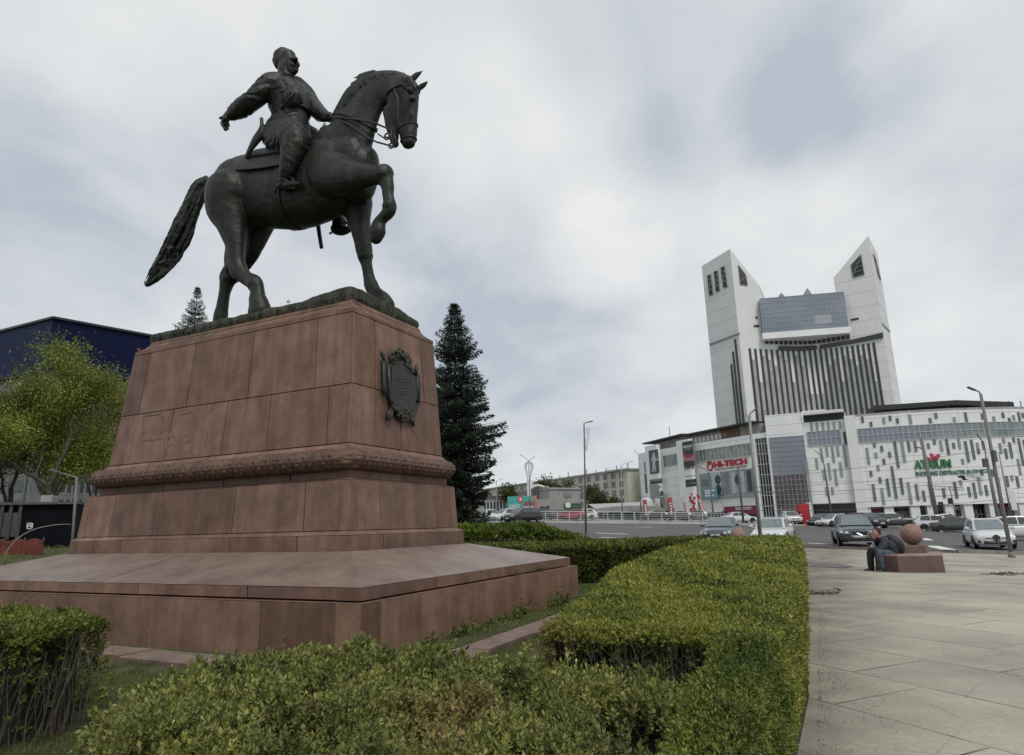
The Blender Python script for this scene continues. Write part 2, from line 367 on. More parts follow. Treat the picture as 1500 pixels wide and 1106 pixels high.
# lines of the near kerb (road edge of the plaza) and the far kerb
KN0 = np.array([14.66, 34.23]); KN1 = np.array([21.9, 31.2]); KD = (KN1 - KN0) / np.linalg.norm(KN1 - KN0)
KNn = np.array([-KD[1], KD[0]])                 # towards the road
kA = KN0 - KD * 38; kB = KN0 + KD * 60
ROADW = 44.
plaza_poly = [P2(LR(.50, -3)), P2(LR(.50, 7)), P2(LR(.8, 12)), P2(LR(1.35, 22)), P2(LR(1.9, 28)), P2(KN0 - KD * 5.5 - KNn * .18), P2(kB - KNn * .18), (66, -6)]
sheet('pavement', plaza_poly, .008, plaza_mat(), 1.)
road_poly = [P2(kA), P2(kB), P2(kB + KNn * 60), P2(KN0 + KD * 30 + KNn * 52), (46., 85.), (31., 78.), (22., 81.), (1., 77.), (-14., 74.), (-26., 60.)]
M_ASPH = asphalt_mat()
sheet('road', road_poly, -.02 + .03, M_ASPH, 3.)
far_poly = [(-26., 60.3), (-14., 74.3), (1., 77.3), (22., 81.3), (31., 78.3), (46., 85.3), P2(KN0 + KD * 30 + KNn * 52.3), P2(kB + KNn * 60.3), (150, 80), (150, 210), (-60, 210), (-60, 90)]
M_PAVE = ground_mat('pavement_concrete', (.22, .215, .20), (.30, .29, .27), .5)
sheet('pavement', far_poly, .016, M_PAVE, 4.)
def run_kerb(name, pts, w, h, m, label=None, side=0, seg=2.):
    """kerb stones along a line on the ground"""
    b = MB()
    for a, c in zip(pts[:-1], pts[1:]):
        a = np.array(a, float); c = np.array(c, float); d = c - a; L = np.linalg.norm(d); d /= L; n = np.array([-d[1], d[0]]); k = max(1, int(L / seg))
        for i in range(k):
            p = a + d * L * i / k; q = a + d * (L * (i + 1) / k - .015)
            z0 = gz(*p); z1 = gz(*q); j = random.uniform(-.008, .008)
            lo = [(*(p - n * w / 2), z0 - .15), (*(q - n * w / 2), z1 - .15), (*(q + n * w / 2), z1 - .15), (*(p + n * w / 2), z0 - .15)]
            hi = [(*(p - n * w / 2 * .86), z0 + h + j), (*(q - n * w / 2 * .86), z1 + h + j), (*(q + n * w / 2 * .86), z1 + h + j), (*(p + n * w / 2 * .86), z0 + h + j)]
            b.cur = (random.uniform(.85, 1.1),) * 3
            b.frustum(lo, hi)
    return kind(b.build(name, m, org=(0, 0, 0)), 'structure')
M_KERB = mat('kerb_concrete', (.17, .155, .135), rough=.9, tint=(.27, .25, .21), scale=2., bump=.5, bscale=30, attr=True)
M_KERBD = mat('kerb_granite', (.10, .085, .075), rough=.85, tint=(.16, .135, .115), scale=3., bump=.5, bscale=30, attr=True)
run_kerb('road_kerb', [kA, KN0 + KD * 6.3], .34, .13, M_KERBD)
run_kerb('road_kerb', [KN0 + KD * 6.32, kB], .42, .16, M_KERB)
run_kerb('far_kerb', [(-14., 74.2), (1., 77.2), (22., 81.2), (31., 78.2), (46., 85.2), P2(KN0 + KD * 30 + KNn * 52.2), P2(kB + KNn * 60.2)], .4, .16, mat('kerb_pale', (.4, .39, .37), rough=.9, scale=1., var=.2, attr=True), seg=3)
# painted markings
M_PAINT = mat('road_paint', (.62, .62, .60), rough=.7, var=.2, scale=8.)
def dash(pa, pb, w, nm='road_marking'):
    a = atG(*pa); c = atG(*pb); d = (c - a)[:2]; L = np.linalg.norm(d); d /= L; n = np.array([-d[1], d[0]])
    k = max(2, int(L / 1.0)); G = [[], []]
    for i in range(k + 1):
        p = a[:2] + d * L * i / k
        for s in (0, 1):
            q = p + n * w * (s - .5); G[s].append((*q, gz(*q) + .02))
    b = MB(); b.grid(G); o = b.build(nm, M_PAINT, org=(0, 0, 0))
    if o.data.polygons[0].normal.z < 0: o.data.flip_normals()
    return kind(o, 'structure')
for pa, pb, w in (((872, 781), (921, 783), .55), ((880, 787.5), (902, 788), .45), ((1184, 796), (1232, 798), .5), ((930, 772), (956, 773), .4),
                  ((1365, 800), (1404, 809), .7), ((1353, 789), (1362, 792), .5), ((1396, 774), (1418, 777), .4), ((1222, 780), (1224, 789), .35), ((1440, 778), (1490, 780), .4)):
    dash(pa, pb, w)
# worn patch of asphalt repair on the plaza
b = MB(); q = [atZ(*p, 0) for p in ((1184, 824), (1228, 826), (1250, 830), (1236, 832), (1184, 831))]
b.add([(v[0], v[1], .0115) for v in q], [tuple(range(len(q)))]); kind(b.build('path_patch', mat('patch', (.12, .115, .11), rough=.9, bump=.4), org=(0, 0, 0)), 'structure')

# ================================================================== FOLIAGE TOOLS
def vnoise(P, s, seed=0, oct=3):
    r = np.random.default_rng(seed); out = np.zeros(len(P)); a = 1.; tot = 0
    for o in range(oct):
        for _ in range(4):
            k = r.normal(size=3); k /= np.linalg.norm(k); ph = r.uniform(0, 6.28)
            out += a * np.sin(P @ (k * 2 * math.pi * s * r.uniform(.7, 1.3)) + ph) * .5
        tot += a * 1.2; s *= 2.1; a *= .55
    return out / tot
def unit(v): return v / (np.linalg.norm(v, axis=1, keepdims=True) + 1e-9)
def leaves(P, U, S, ln, wd, col):
    """diamond leaves: base P, direction U, side S; all arrays"""
    n = len(P); ln = np.broadcast_to(ln, (n,))[:, None]; wd = np.broadcast_to(wd, (n,))[:, None]
    mid = P + U * ln * .55
    N = np.cross(U, S)
    V = np.stack([P, mid + S * wd * .5 + N * wd * .12, P + U * ln, mid - S * wd * .5 + N * wd * .12], 1).reshape(-1, 3)
    Q = np.arange(4 * n).reshape(n, 4); C = np.repeat(col, 4, 0)
    return V, Q, C
def rosettes(P, N, size, k, spread, col, tip=None):
    """k leaves round each shoot tip P with outward direction N"""
    n = len(P); Pk = np.repeat(P, k, 0); Nk = np.repeat(N, k, 0); sk = np.repeat(np.broadcast_to(size, (n,)), k); Ck = np.repeat(col, k, 0)
    # a shoot: leaves set spirally up a short stem, the lowest spreading, the top ones upright
    A1 = unit(np.cross(N, rng.normal(size=(n, 3)))); A2 = np.cross(N, A1); j = np.tile(np.arange(k), n); az = j * 2.4 + np.repeat(rng.uniform(0, 6.28, n), k) + rng.normal(size=n * k) * .25
    el = (.25 + 1.0 * (j + .5) / k) + rng.normal(size=n * k) * .16; rd = np.repeat(A1, k, 0) * np.cos(az)[:, None] + np.repeat(A2, k, 0) * np.sin(az)[:, None]
    U = unit(Nk * np.sin(el)[:, None] + rd * np.cos(el)[:, None] + rng.normal(size=(n * k, 3)) * .12)
    Pk = Pk - Nk * (sk * 1.3 * (1 - (j + .5) / k))[:, None] + rng.normal(size=(n * k, 3)) * (sk * .10)[:, None]
    S = unit(np.cross(U, Nk) + rng.normal(size=(n * k, 3)) * .25); S = unit(S - U * np.sum(S * U, 1, keepdims=True))
    ln = sk * rng.uniform(.75, 1.25, n * k); Ck = Ck * rng.uniform(.72, 1.3, (n * k, 1))
    return leaves(Pk, U, S, ln, ln * rng.uniform(.45, .62, n * k), Ck)
def mesh_leaves(name, parts, m, parent=None, org=None):
    V = np.concatenate([p[0] for p in parts]); C = np.concatenate([p[2] for p in parts]); off = 0; Q = []
    for p in parts: Q.append(p[1] + off); off += len(p[0])
    o0 = ORG[parent.name] if parent is not None else (np.zeros(3) if org is None else np.array(org))
    me = np_mesh(name, V - o0, quads=np.concatenate(Q), col=np.clip(C, 0, 1).astype(np.float32), mat=m)
    return link_mesh(name, me, parent, None if parent is not None else o0)
DRY = np.array([.26, .17, .075])
def leafcol(P, lo, hi, s=1.2, seed=1, drypts=(), amt=.0):
    t = np.clip(.5 + .5 * vnoise(P, s, seed) + rng.normal(size=len(P)) * .16, 0, 1)[:, None]
    c = np.array(lo) * (1 - t) + np.array(hi) * t
    d = np.zeros(len(P))
    for q, r in drypts: d = np.maximum(d, np.clip(1.3 - np.linalg.norm(P - np.array(q), axis=1) / r, 0, 1))
    d = np.clip(d + (rng.random(len(P)) < amt) * .7, 0, 1) * rng.uniform(.4, 1, len(P)); d = d[:, None]
    return c * (1 - d) + DRY * rng.uniform(.6, 1.4, (len(P), 1)) * d
# ================================================================== PEDESTAL
M_GRAN = mat('red_granite', (.150, .083, .059), rough=.6, tint=(.236, .140, .102), scale=2.2, bump=.25, bscale=120, attr=True, streak=.24, spec=.4, detail=8, bdist=.006, grain=.13)
M_GRANTOP = mat('weathered_granite', (.165, .115, .094), rough=.45, tint=(.245, .185, .155), scale=1.6, bump=.2, bscale=120, attr=True, spec=.5, detail=8, bdist=.006, grain=.10, streak=.08)
M_JOINT = mat('joint_mortar', (.035, .026, .022), rough=.95, var=.4)
PED = thing('pedestal', 'tall red granite pedestal with a bronze shield on its end, under the bronze rider', 'pedestal', LR(11.0, 10.6, 0))
def stone_tone(): 
    k = random.uniform(.72, 1.17); return (k, k * random.uniform(.96, 1.03), k * random.uniform(.94, 1.04))
def ring(l0, l1, r0, r1, z): return [LR(l0, r0, z), LR(l1, r0, z), LR(l1, r1, z), LR(l0, r1, z)]
def course(b, lo, hi, zlo, zhi, splits, gap=.0085, depth=.05, core=None):
    """one course of cut stones round a (battered) block; splits: per side the list of cut fractions 0..1"""
    A = ring(*lo, zlo); B = ring(*hi, zhi); cen = LR((lo[0] + lo[1]) / 2, (lo[2] + lo[3]) / 2, 0)
    for s in range(4):
        a0, a1, b0, b1 = A[s], A[(s + 1) % 4], B[s], B[(s + 1) % 4]
        e = (a1 - a0); Ls = np.linalg.norm(e); e = e / Ls; inn = np.cross(ZV, e); 
        if np.dot(inn, cen - a0 * [1, 1, 0]) < 0: inn = -inn
        cuts = [0.] + sorted(splits[s]) + [1.]
        for u0, u1 in zip(cuts[:-1], cuts[1:]):
            g0 = 0 if u0 == 0 else gap * random.uniform(.6, 1.9) / Ls; g1 = 0 if u1 == 1 else gap * random.uniform(.6, 1.9) / Ls; h = zhi - zlo; gv = gap / h * .8
            def P(u, v): return (a0 * (1 - u) + a1 * u) * (1 - v) + (b0 * (1 - u) + b1 * u) * v
            j = inn * random.uniform(0, .005)
            f = [P(u0 + g0, gv) + j, P(u1 - g1, gv) + j, P(u1 - g1, 1 - gv) + j, P(u0 + g0, 1 - gv) + j]
            bv = .007
            f2 = [P(u0 + g0 + bv / Ls * (u0 > 0), gv + bv / h) + j, P(u1 - g1 - bv / Ls * (u1 < 1), gv + bv / h) + j, P(u1 - g1 - bv / Ls * (u1 < 1), 1 - gv - bv / h) + j, P(u0 + g0 + bv / Ls * (u0 > 0), 1 - gv - bv / h) + j]
            b.cur = stone_tone()
            k = [p + inn * .006 for p in f]; bk = [p + inn * depth for p in f]
            b.add(f2 + k + bk, [(0, 1, 2, 3)] + [(i, 4 + i, 4 + (i + 1) % 4, (i + 1) % 4) for i in range(4)] + [(4 + i, 8 + i, 8 + (i + 1) % 4, 4 + (i + 1) % 4) for i in range(4)])
def fr(pxs, py, r, l0, l1): return [min(.98, max(.02, (toLR(atPlane(x, y, RV * r, RV))[0] - l0) / (l1 - l0))) for x, y in zip(pxs, py if hasattr(py, '__len__') else [py] * len(pxs))]
def frR(pxs, py, l, r0, r1): return [min(.98, max(.02, (toLR(atPlane(x, y, LV * l, LV))[1] - r0) / (r1 - r0))) for x, y in zip(pxs, py if hasattr(py, '__len__') else [py] * len(pxs))]
SOC_LO = (7.27, 14.80, 8.74, 12.36); SOC_HI = (7.42, 14.66, 8.88, 12.24)
DIE0 = (7.68, 14.40, 9.15, 12.16); DIEM = (7.735, 14.27, 9.22, 12.10); DIE1 = (7.82, 14.12, 9.29, 12.03)
# lower block (socle) with its sloping base course
b = MB()
zt = 1.53
course(b, SOC_LO, SOC_LO, 1.25, zt, [fr((175 + 2, 335, 434), 800, 8.74, 7.27, 14.8), [.3, .7], [.5], [1 - x for x in frR((562,), 790, 7.27, 8.74, 12.36)]], depth=.2)
course(b, SOC_LO, (7.36, 14.72, 8.82, 12.28), zt, 1.60, [[.2, .5, .8], [.5], [.5], [.5]], gap=.002, depth=.2)
course(b, (7.36, 14.72, 8.82, 12.28), SOC_HI, 1.60, 2.455, [fr((165, 234, 342, 445), 750, 8.85, 7.4, 14.66), [.5], [.5], [1 - x for x in frR((557, 640), 740, 7.4, 8.85, 12.3)]], depth=.2)
course(b, SOC_HI, (7.62, 14.46, 9.07, 12.05), 2.455, 2.50, [[.3, .6], [.5], [.5], [.5]], gap=.002, depth=.2)
b.build('socle', M_GRAN, PED)
b = MB(); b.frustum(ring(7.5, 14.6, 8.95, 12.1, 1.0), ring(7.62, 14.42, 9.08, 12.02, 2.52)); b.frustum(ring(7.70, 14.38, 9.17, 12.14, 2.4), ring(7.70, 14.38, 9.17, 12.14, 3.0)); b.frustum(ring(7.72, 14.36, 9.19, 12.12, 3.0), ring(7.86, 14.08, 9.33, 11.99, 5.62)); b.build('core', M_JOINT, PED)
# neck under the torus
b = MB(); course(b, (7.60, 14.48, 9.06, 12.22), (7.60, 14.48, 9.06, 12.22), 2.49, 2.72, [[.2, .45, .7], [.5], [.5], [.5]], depth=.1); b.build('neck_course', M_GRAN, PED)
# torus of laurel
def torus_moulding():
    b = MB(); l0, l1, r0, r1 = 7.62, 14.46, 9.02, 12.24; rr = .185; bulge = .235; zc = 2.825; cr = .14
    path = []
    def arc(cl, cr_, a0):
        for k in range(17):
            a = a0 + math.pi / 2 * k / 16; path.append((cl + cr * math.cos(a), cr_ + cr * math.sin(a), math.cos(a), math.sin(a)))
    def line(p, q, n, dens=.014):
        L = math.hypot(q[0] - p[0], q[1] - p[1]); k = int(L / dens)
        for i in range(1, k): path.append((p[0] + (q[0] - p[0]) * i / k, p[1] + (q[1] - p[1]) * i / k, *n))
    arc(l1 - cr, r1 - cr, 0); line((l1 - cr, r1), (l0 + cr, r1), (0, 1)); arc(l0 + cr, r1 - cr, math.pi / 2); line((l0, r1 - cr), (l0, r0 + cr), (-1, 0))
    arc(l0 + cr, r0 + cr, math.pi); line((l0 + cr, r0), (l1 - cr, r0), (0, -1)); arc(l1 - cr, r0 + cr, 1.5 * math.pi); line((l1, r0 + cr), (l1, r1 - cr), (1, 0))
    G = []; s = 0; pp = path[-1]; NV = 44
    for (l, r, nl, nr) in path:
        s += math.hypot(l - pp[0], r - pp[1]); pp = (l, r); row = []
        for k in range(NV + 1):
            t = -math.pi / 2 + math.pi * k / NV
            # overlapping laurel leaves, in bundles that meet under a tie now and then
            u = s / .15; v = (t / math.pi + .5) * 7.5; br = int(math.floor(v)); uu = u + (.5 if br % 2 else 0); fu = uu - math.floor(uu) - .5; fv = v - br - .5
            sl = (uu + .35 * abs(fv)) % 1.; lf = (1 - sl) ** .8 * max(0, 1 - (2 * abs(fv) * (.72 + .5 * sl)) ** 2) * (.75 + .35 * math.sin(br * 7.3 + int(uu) * 3.1))
            tie = abs((s % 1.62) - .81) < .05
            hgt = .034 * lf if not tie else .03
            hgt *= max(0, math.cos(t)) ** .35
            d = bulge * math.cos(t) + hgt * math.cos(t); row.append(LR(l + nl * d, r + nr * d, zc + (rr + hgt) * math.sin(t)))
        G.append(row)
    G.append(G[0]); b.cur = (.66, .65, .64); b.grid(G); return b.build('laurel_torus', M_GRAN, PED, smooth=True)
torus_moulding()
b = MB(); course(b, (7.60, 14.60, 9.07, 12.28), DIE0, 3.0, 3.12, [fr((215, 300, 404), 672, 9.1, 7.6, 14.6), [.5], [.5], [1 - x for x in frR((589,), 665, 7.6, 9.07, 12.28)]], depth=.1); b.build('base_moulding', M_GRAN, PED)
b = MB()
course(b, DIE0, DIEM, 3.12, 4.22, [fr((184, 245, 326, 391, 479), (660, 650, 640, 630, 610), 9.17, 7.7, 14.35), [.4, .7], [.3, .6], [1 - x for x in frR((549, 588), (620, 630), 7.7, 9.18, 12.14)]])
course(b, DIEM, DIE1, 4.22, 5.62, [fr((211, 280, 367, 463), (560, 540, 530, 510), 9.25, 7.77, 14.2), [.5], [.3, .6], [1 - x for x in frR((549, 618), (510, 540), 7.8, 9.25, 12.08)]])
b.build('die', M_GRAN, PED)
# cap: a fillet and a hollow curve up to the bronze
b = MB(); pr = [(0., 5.62), (.0, 5.70), (.07, 5.745), (.14, 5.80), (.20, 5.88), (.22, 5.965)]
for (o0, z0), (o1, z1) in zip(pr[:-1], pr[1:]):
    sp = [fr((237, 311, 377, 454), (495, 482, 468, 455), 9.4, 7.9, 14.1), [.5], [.5], [1 - x for x in frR((603, 592), (495, 470), 7.9, 9.35, 12.)][:1]]
    course(b, (DIE1[0] + o0, DIE1[1] - o0, DIE1[2] + o0, DIE1[3] - o0), (DIE1[0] + o1, DIE1[1] - o1, DIE1[2] + o1, DIE1[3] - o1), z0, z1, sp, gap=.004, depth=.3)
b.cur = (1, 1, 1); b.add(ring(DIE1[0] + .22, DIE1[1] - .22, DIE1[2] + .22, DIE1[3] - .22, 5.96), [(0, 1, 2, 3)])
b.build('cap_moulding', M_GRAN, PED)
# sloping slab and the step
SL = (5.66, 16.42, 7.02, 14.32); ST = (5.55, 16.55, 6.90, 14.46)
b = MB(); course(b, SL, SL, .716, .885, [fr((200, 361), 870, 7.02, SL[0], SL[1]), [.5], [.5], [1 - x for x in frR((640, 740), 830, 5.66, 7.02, 14.32)]], depth=.4)
A = ring(*SL, .8855); B_ = ring(7.2, 14.87, 8.67, 12.43, 1.275)
b2 = MB()
for s in range(4):
    n = (2, 2, 2, 1)[s]
    for k in range(n):
        u0, u1 = k / n, (k + 1) / n; g = .0012 
        P = lambda Q, u: Q[s] * (1 - u) + Q[(s + 1) % 4] * u
        b2.cur = (random.uniform(.93, 1.04),) * 3; b2.add([P(A, u0 + (g if k else 0)), P(A, u1 - (g if k < n - 1 else 0)), P(B_, u1 - (g if k < n - 1 else 0)), P(B_, u0 + (g if k else 0))], [(0, 1, 2, 3)])
b2.build('sloping_slab', M_GRANTOP, PED); b.build('slab_edge', M_GRAN, PED)
b = MB(); b.frustum(ring(5.75, 16.3, 7.1, 14.2, .3), ring(7.25, 14.8, 8.72, 12.38, 1.262)); b.build('slab_core', M_JOINT, PED)
b = MB()
course(b, ST, ST, -.15, .70, [fr((217, 380), 910, 6.9, ST[0], ST[1]), [.33, .66], [.33, .66], [1 - x for x in frR((700,), 880, 5.55, 6.9, 14.46)]], gap=.004, depth=.4)
b.cur = (1.05, 1.03, 1.0); q0 = ring(*ST, .7005); q1 = ring(SL[0] + .1, SL[1] - .1, SL[2] + .1, SL[3] - .1, .7)
for s in range(4): b.add([q0[s], q0[(s + 1) % 4], q1[(s + 1) % 4], q1[s]], [(0, 1, 2, 3)])
b.build('step', M_GRAN, PED)
b = MB(); b.frustum(ring(5.6, 16.5, 6.95, 14.4, -.2), ring(5.6, 16.5, 6.95, 14.4, .69)); b.build('step_core', M_JOINT, PED)
# kerb stones around the bed of the step
b = MB(); kz = .075
def kerbrun(p, q, w0):
    d = q - p; L = np.linalg.norm(d); d /= L; n = np.cross(ZV, d); k = max(1, int(L / 1.25))
    for i in range(k):
        a = p + d * (L * i / k + .006); c = p + d * (L * (i + 1) / k - .006); j = random.uniform(-.012, .012); w = w0 + random.uniform(-.02, .02); b.cur = stone_tone()
        lo = [a, c, c + n * w, a + n * w]; e = random.uniform(-.015, .015)
        b.frustum([v + ZV * -.2 for v in lo], [lo[0] + n * .015 + ZV * (kz + j + .0) , lo[1] + n * .015 + ZV * (kz + j), lo[2] - n * .015 + ZV * (kz + j + e), lo[3] - n * .015 + ZV * (kz + j + e)])
kerbrun(LR(16.9, 6.05), LR(4.75, 6.05), -.42) if False else kerbrun(LR(4.72, 6.0), LR(17., 6.0), -.5)
kerbrun(LR(4.72, 6.52), LR(4.72, 14.9), -.42)
o = b.build('bed_kerb', mat('kerb_red', (.17, .118, .095), rough=.85, tint=(.26, .19, .155), scale=5, bump=.5, bscale=40, attr=True), bevel=.012); kind(o, 'structure')

# ---- bronze shield on the end face
M_BRZ = mat('bronze', (.006, .007, .0055), rough=.5, metal=.15, tint=(.027, .030, .020), scale=2.2, bump=.45, bscale=16, spec=.42, detail=9, streak=.45, bdist=.03)
M_BRZG = mat('bronze_green', (.036, .040, .028), rough=.7, metal=.1, tint=(.085, .088, .062), scale=3.5, bump=.6, bscale=22, spec=.4, detail=7, streak=.55, bdist=.03)
M_BRZK = mat('bronze_dark', (.022, .023, .022), rough=.5, metal=.35, tint=(.045, .046, .042), scale=7, bump=.3, bscale=40, spec=.5)
pa = (DIE0[0]); nfront = -LV * 1.0; tilt = (DIE1[0] - DIE0[0]) / 2.5
nf = -LV - ZV * -tilt; nf = np.array([*(-LV[:2]), tilt]); nf /= np.linalg.norm(nf)
p0f = LR(DIE0[0], 10.6, 3.12)
def fpt(px, py, off=0.): return atPlane(px, py, p0f + nf * off, nf)
def zpx(x, y): return 540 + x / 6.917, 490 + y / 6.917
plq = bpy.data.objects.new('plaque', None); COL.objects.link(plq); plq.parent = PED; ORG[plq.name] = ORG[PED.name]
out = [(165, 290), (235, 285), (330, 265), (400, 290), (425, 360), (470, 395), (497, 410), (508, 520), (503, 640), (500, 700), (470, 755), (445, 830), (420, 868), (390, 885), (330, 893), (285, 870), (245, 800), (205, 750), (185, 690), (165, 610), (160, 450)]
b = MB(); b.prism([fpt(*zpx(*p), .0) for p in out], nf * .07); b.build('shield', M_BRZK, plq, bevel=.02)
b = MB(); ins = [(225, 330), (330, 312), (395, 335), (440, 410), (478, 440), (485, 640), (440, 740), (395, 800), (330, 815), (260, 770), (225, 700)]
b.prism([fpt(*zpx(*p), .068) for p in ins], nf * .03)
for y in (440, 470, 500, 530, 560, 590): b.prism([fpt(*zpx(*p), .097) for p in ((265, y), (440, y + 14), (440, y + 22), (265, y + 8))], nf * .008)
b.build('inscription_panel', M_BRZK, plq, bevel=.006)
b = MB()
for pts, r in (([(150, 270), (152, 400), (155, 520), (160, 615)], .05), ([(200, 300), (205, 480), (222, 650), (240, 730)], .045), ([(490, 400), (500, 540), (498, 690)], .045), ([(225, 720), (300, 790), (380, 800), (440, 740)], .04)):
    b = MB(); b.tube([fpt(*zpx(*p), .08) for p in pts], r, 10); b.build('banner_roll', M_BRZK, plq, smooth=True)
for pts, rr in (([(160, 290), (150, 235), (138, 195), (128, 155)], (.03, .035, .05, .004)), ([(228, 290), (218, 230), (210, 165)], (.03, .035, .004)), ([(478, 400), (482, 345), (484, 300)], (.03, .05, .01))):
    b = MB(); b.tube([fpt(*zpx(*p), .1) for p in pts], rr, 8); b.build('spear_tip', M_BRZK, plq, smooth=True)
b = MB()
for i in range(46):
    t = rng.random(); x = 235 + 180 * t + rng.normal() * 8; y = 245 - 60 * math.sin(math.pi * t) + rng.normal() * 22; p = fpt(*zpx(x, y), .09)
    d = rng.normal(size=3) * .05; b.ball(p + d * .4, rng.uniform(.025, .055), 7, 5)
for x, y in ((275, 195), (340, 190)): b.torus(fpt(*zpx(x, y), .12), .06, .022, (RV, ZV, -LV))
for i in range(16):
    t = rng.random(); p = fpt(*zpx(390 + 55 * t + rng.normal() * 5, 300 + 90 * t), .1); b.ball(p, rng.uniform(.025, .04), 7, 5)
for i in range(24): p = fpt(*zpx(350 + rng.normal() * 35, 800 + rng.normal() * 28), .1); b.ball(p, rng.uniform(.025, .045), 7, 5)
b.tube([fpt(*zpx(*p), .075) for p in ((232, 262), (280, 215), (330, 195), (385, 240), (430, 340), (450, 395))], .03, 6); b.build('wreath', M_BRZG, plq, smooth=True)
b = MB()
for pts, rr in (([(225, 750), (205, 800), (190, 850), (215, 868)], (.03, .045, .05, .02)), ([(430, 835), (440, 880), (458, 930)], (.03, .05, .03)), ([(240, 760), (232, 820), (205, 860)], (.03, .03, .02))):
    b = MB(); b.tube([fpt(*zpx(*p), .07) for p in pts], rr, 8); b.build('ribbon', M_BRZK, plq, smooth=True)
# faint scrubbed letters left in the stone of the long side
M_SCRUB = mat('scrubbed_granite', (.15, .096, .075), rough=.7, tint=(.20, .135, .108), scale=7, bump=.2)
def lpt(px, py, off): 
    n = np.array([*(-RV[:2]), (DIE1[2] - DIE0[2]) / 2.5]); n /= np.linalg.norm(n); return atPlane(px, py, LR(11, DIE0[2], 3.12) + n * off, n), n
b = MB()
def stroke(pts, w=.05):
    for (x0, y0), (x1, y1) in zip(pts[:-1], pts[1:]):
        p, n = lpt(x0, y0, -.004); q, _ = lpt(x1, y1, -.004); d = q - p; d /= np.linalg.norm(d); s = np.cross(d, n) * w / 2
        b.prism([p - s, q - s, q + s, p + s], n * .0055)
for pts in ([(208, 672), (208, 645), (240, 641), (240, 669)], [(256, 665), (245, 667), (245, 640), (256, 638)], [(246, 652), (254, 651)], [(266, 664), (266, 638), (278, 636), (279, 646), (268, 648)], [(279, 647), (280, 661), (267, 664)],
            [(296, 660), (304, 632), (315, 656)], [(300, 649), (310, 647)], [(209, 636), (209, 610)], [(211, 608), (236, 605), (238, 634)], [(265, 606), (281, 602), (281, 620)]): stroke(pts, .055)
b.build('scrubbed_lettering', M_SCRUB, PED)

# ================================================================== SCULPTING TOOLS
def catmull(A, n):
    A = np.asarray(A, float); m = len(A); T = np.linspace(0, m - 1, n); out = []
    for t in T:
        i = min(int(t), m - 2); u = t - i; p0 = A[max(i - 1, 0)]; p1 = A[i]; p2 = A[i + 1]; p3 = A[min(i + 2, m - 1)]
        out.append(.5 * ((2 * p1) + (-p0 + p2) * u + (2 * p0 - 5 * p1 + 4 * p2 - p3) * u * u + (-p0 + 3 * p1 - 3 * p2 + p3) * u ** 3))
    return np.array(out)
def loft_rows(ch, baxis, n=None, nseg=20, sc=1., a0=0, a1=2 * math.pi, caps=True):
    """ch: rows of (x,y,z,r,k): centre, in-plane radius, depth ratio"""
    ch = np.asarray(ch, float); n = n or max(8, 4 * len(ch)); Q = catmull(ch, n); rows = []; C = Q[:, :3]; full = abs(a1 - a0) > 6.2
    m = nseg if full else nseg + 1
    def ring_(c, t, r, k):
        a = np.cross(t, baxis); a /= (np.linalg.norm(a) + 1e-9); bb = np.cross(a, t); bb /= np.linalg.norm(bb) + 1e-9
        if np.dot(bb, baxis) < 0: bb = -bb
        return [c + a * r * math.cos(w) + bb * r * k * math.sin(w) for w in [a0 + (a1 - a0) * i / nseg for i in range(m)]]
    for i in range(n):
        t = C[min(i + 1, n - 1)] - C[max(i - 1, 0)]; t /= np.linalg.norm(t) + 1e-9
        if caps and i == 0:
            for s in (1., .87, .5): 
                h = math.sqrt(max(0, 1 - s * s)) if s < 1 else 0
            for al in (80, 50, 25): rows.append(ring_(C[0] - t * Q[0, 3] * sc * .8 * math.sin(rad(al)), t, Q[0, 3] * sc * math.cos(rad(al)), Q[0, 4]))
        rows.append(ring_(C[i], t, Q[i, 3] * sc, Q[i, 4]))
        if caps and i == n - 1:
            for al in (25, 50, 80): rows.append(ring_(C[-1] + t * Q[-1, 3] * sc * .8 * math.sin(rad(al)), t, Q[-1, 3] * sc * math.cos(rad(al)), Q[-1, 4]))
    return rows
def add_loft(b, ch, baxis, **kw):
    rows = loft_rows(ch, baxis, **kw); n0 = len(b.v); b.grid(rows, close_u=True); m = len(rows[0])
    b.f.append(tuple(range(n0, n0 + m))[::-1]); e = n0 + (len(rows) - 1) * m; b.f.append(tuple(range(e, e + m)))
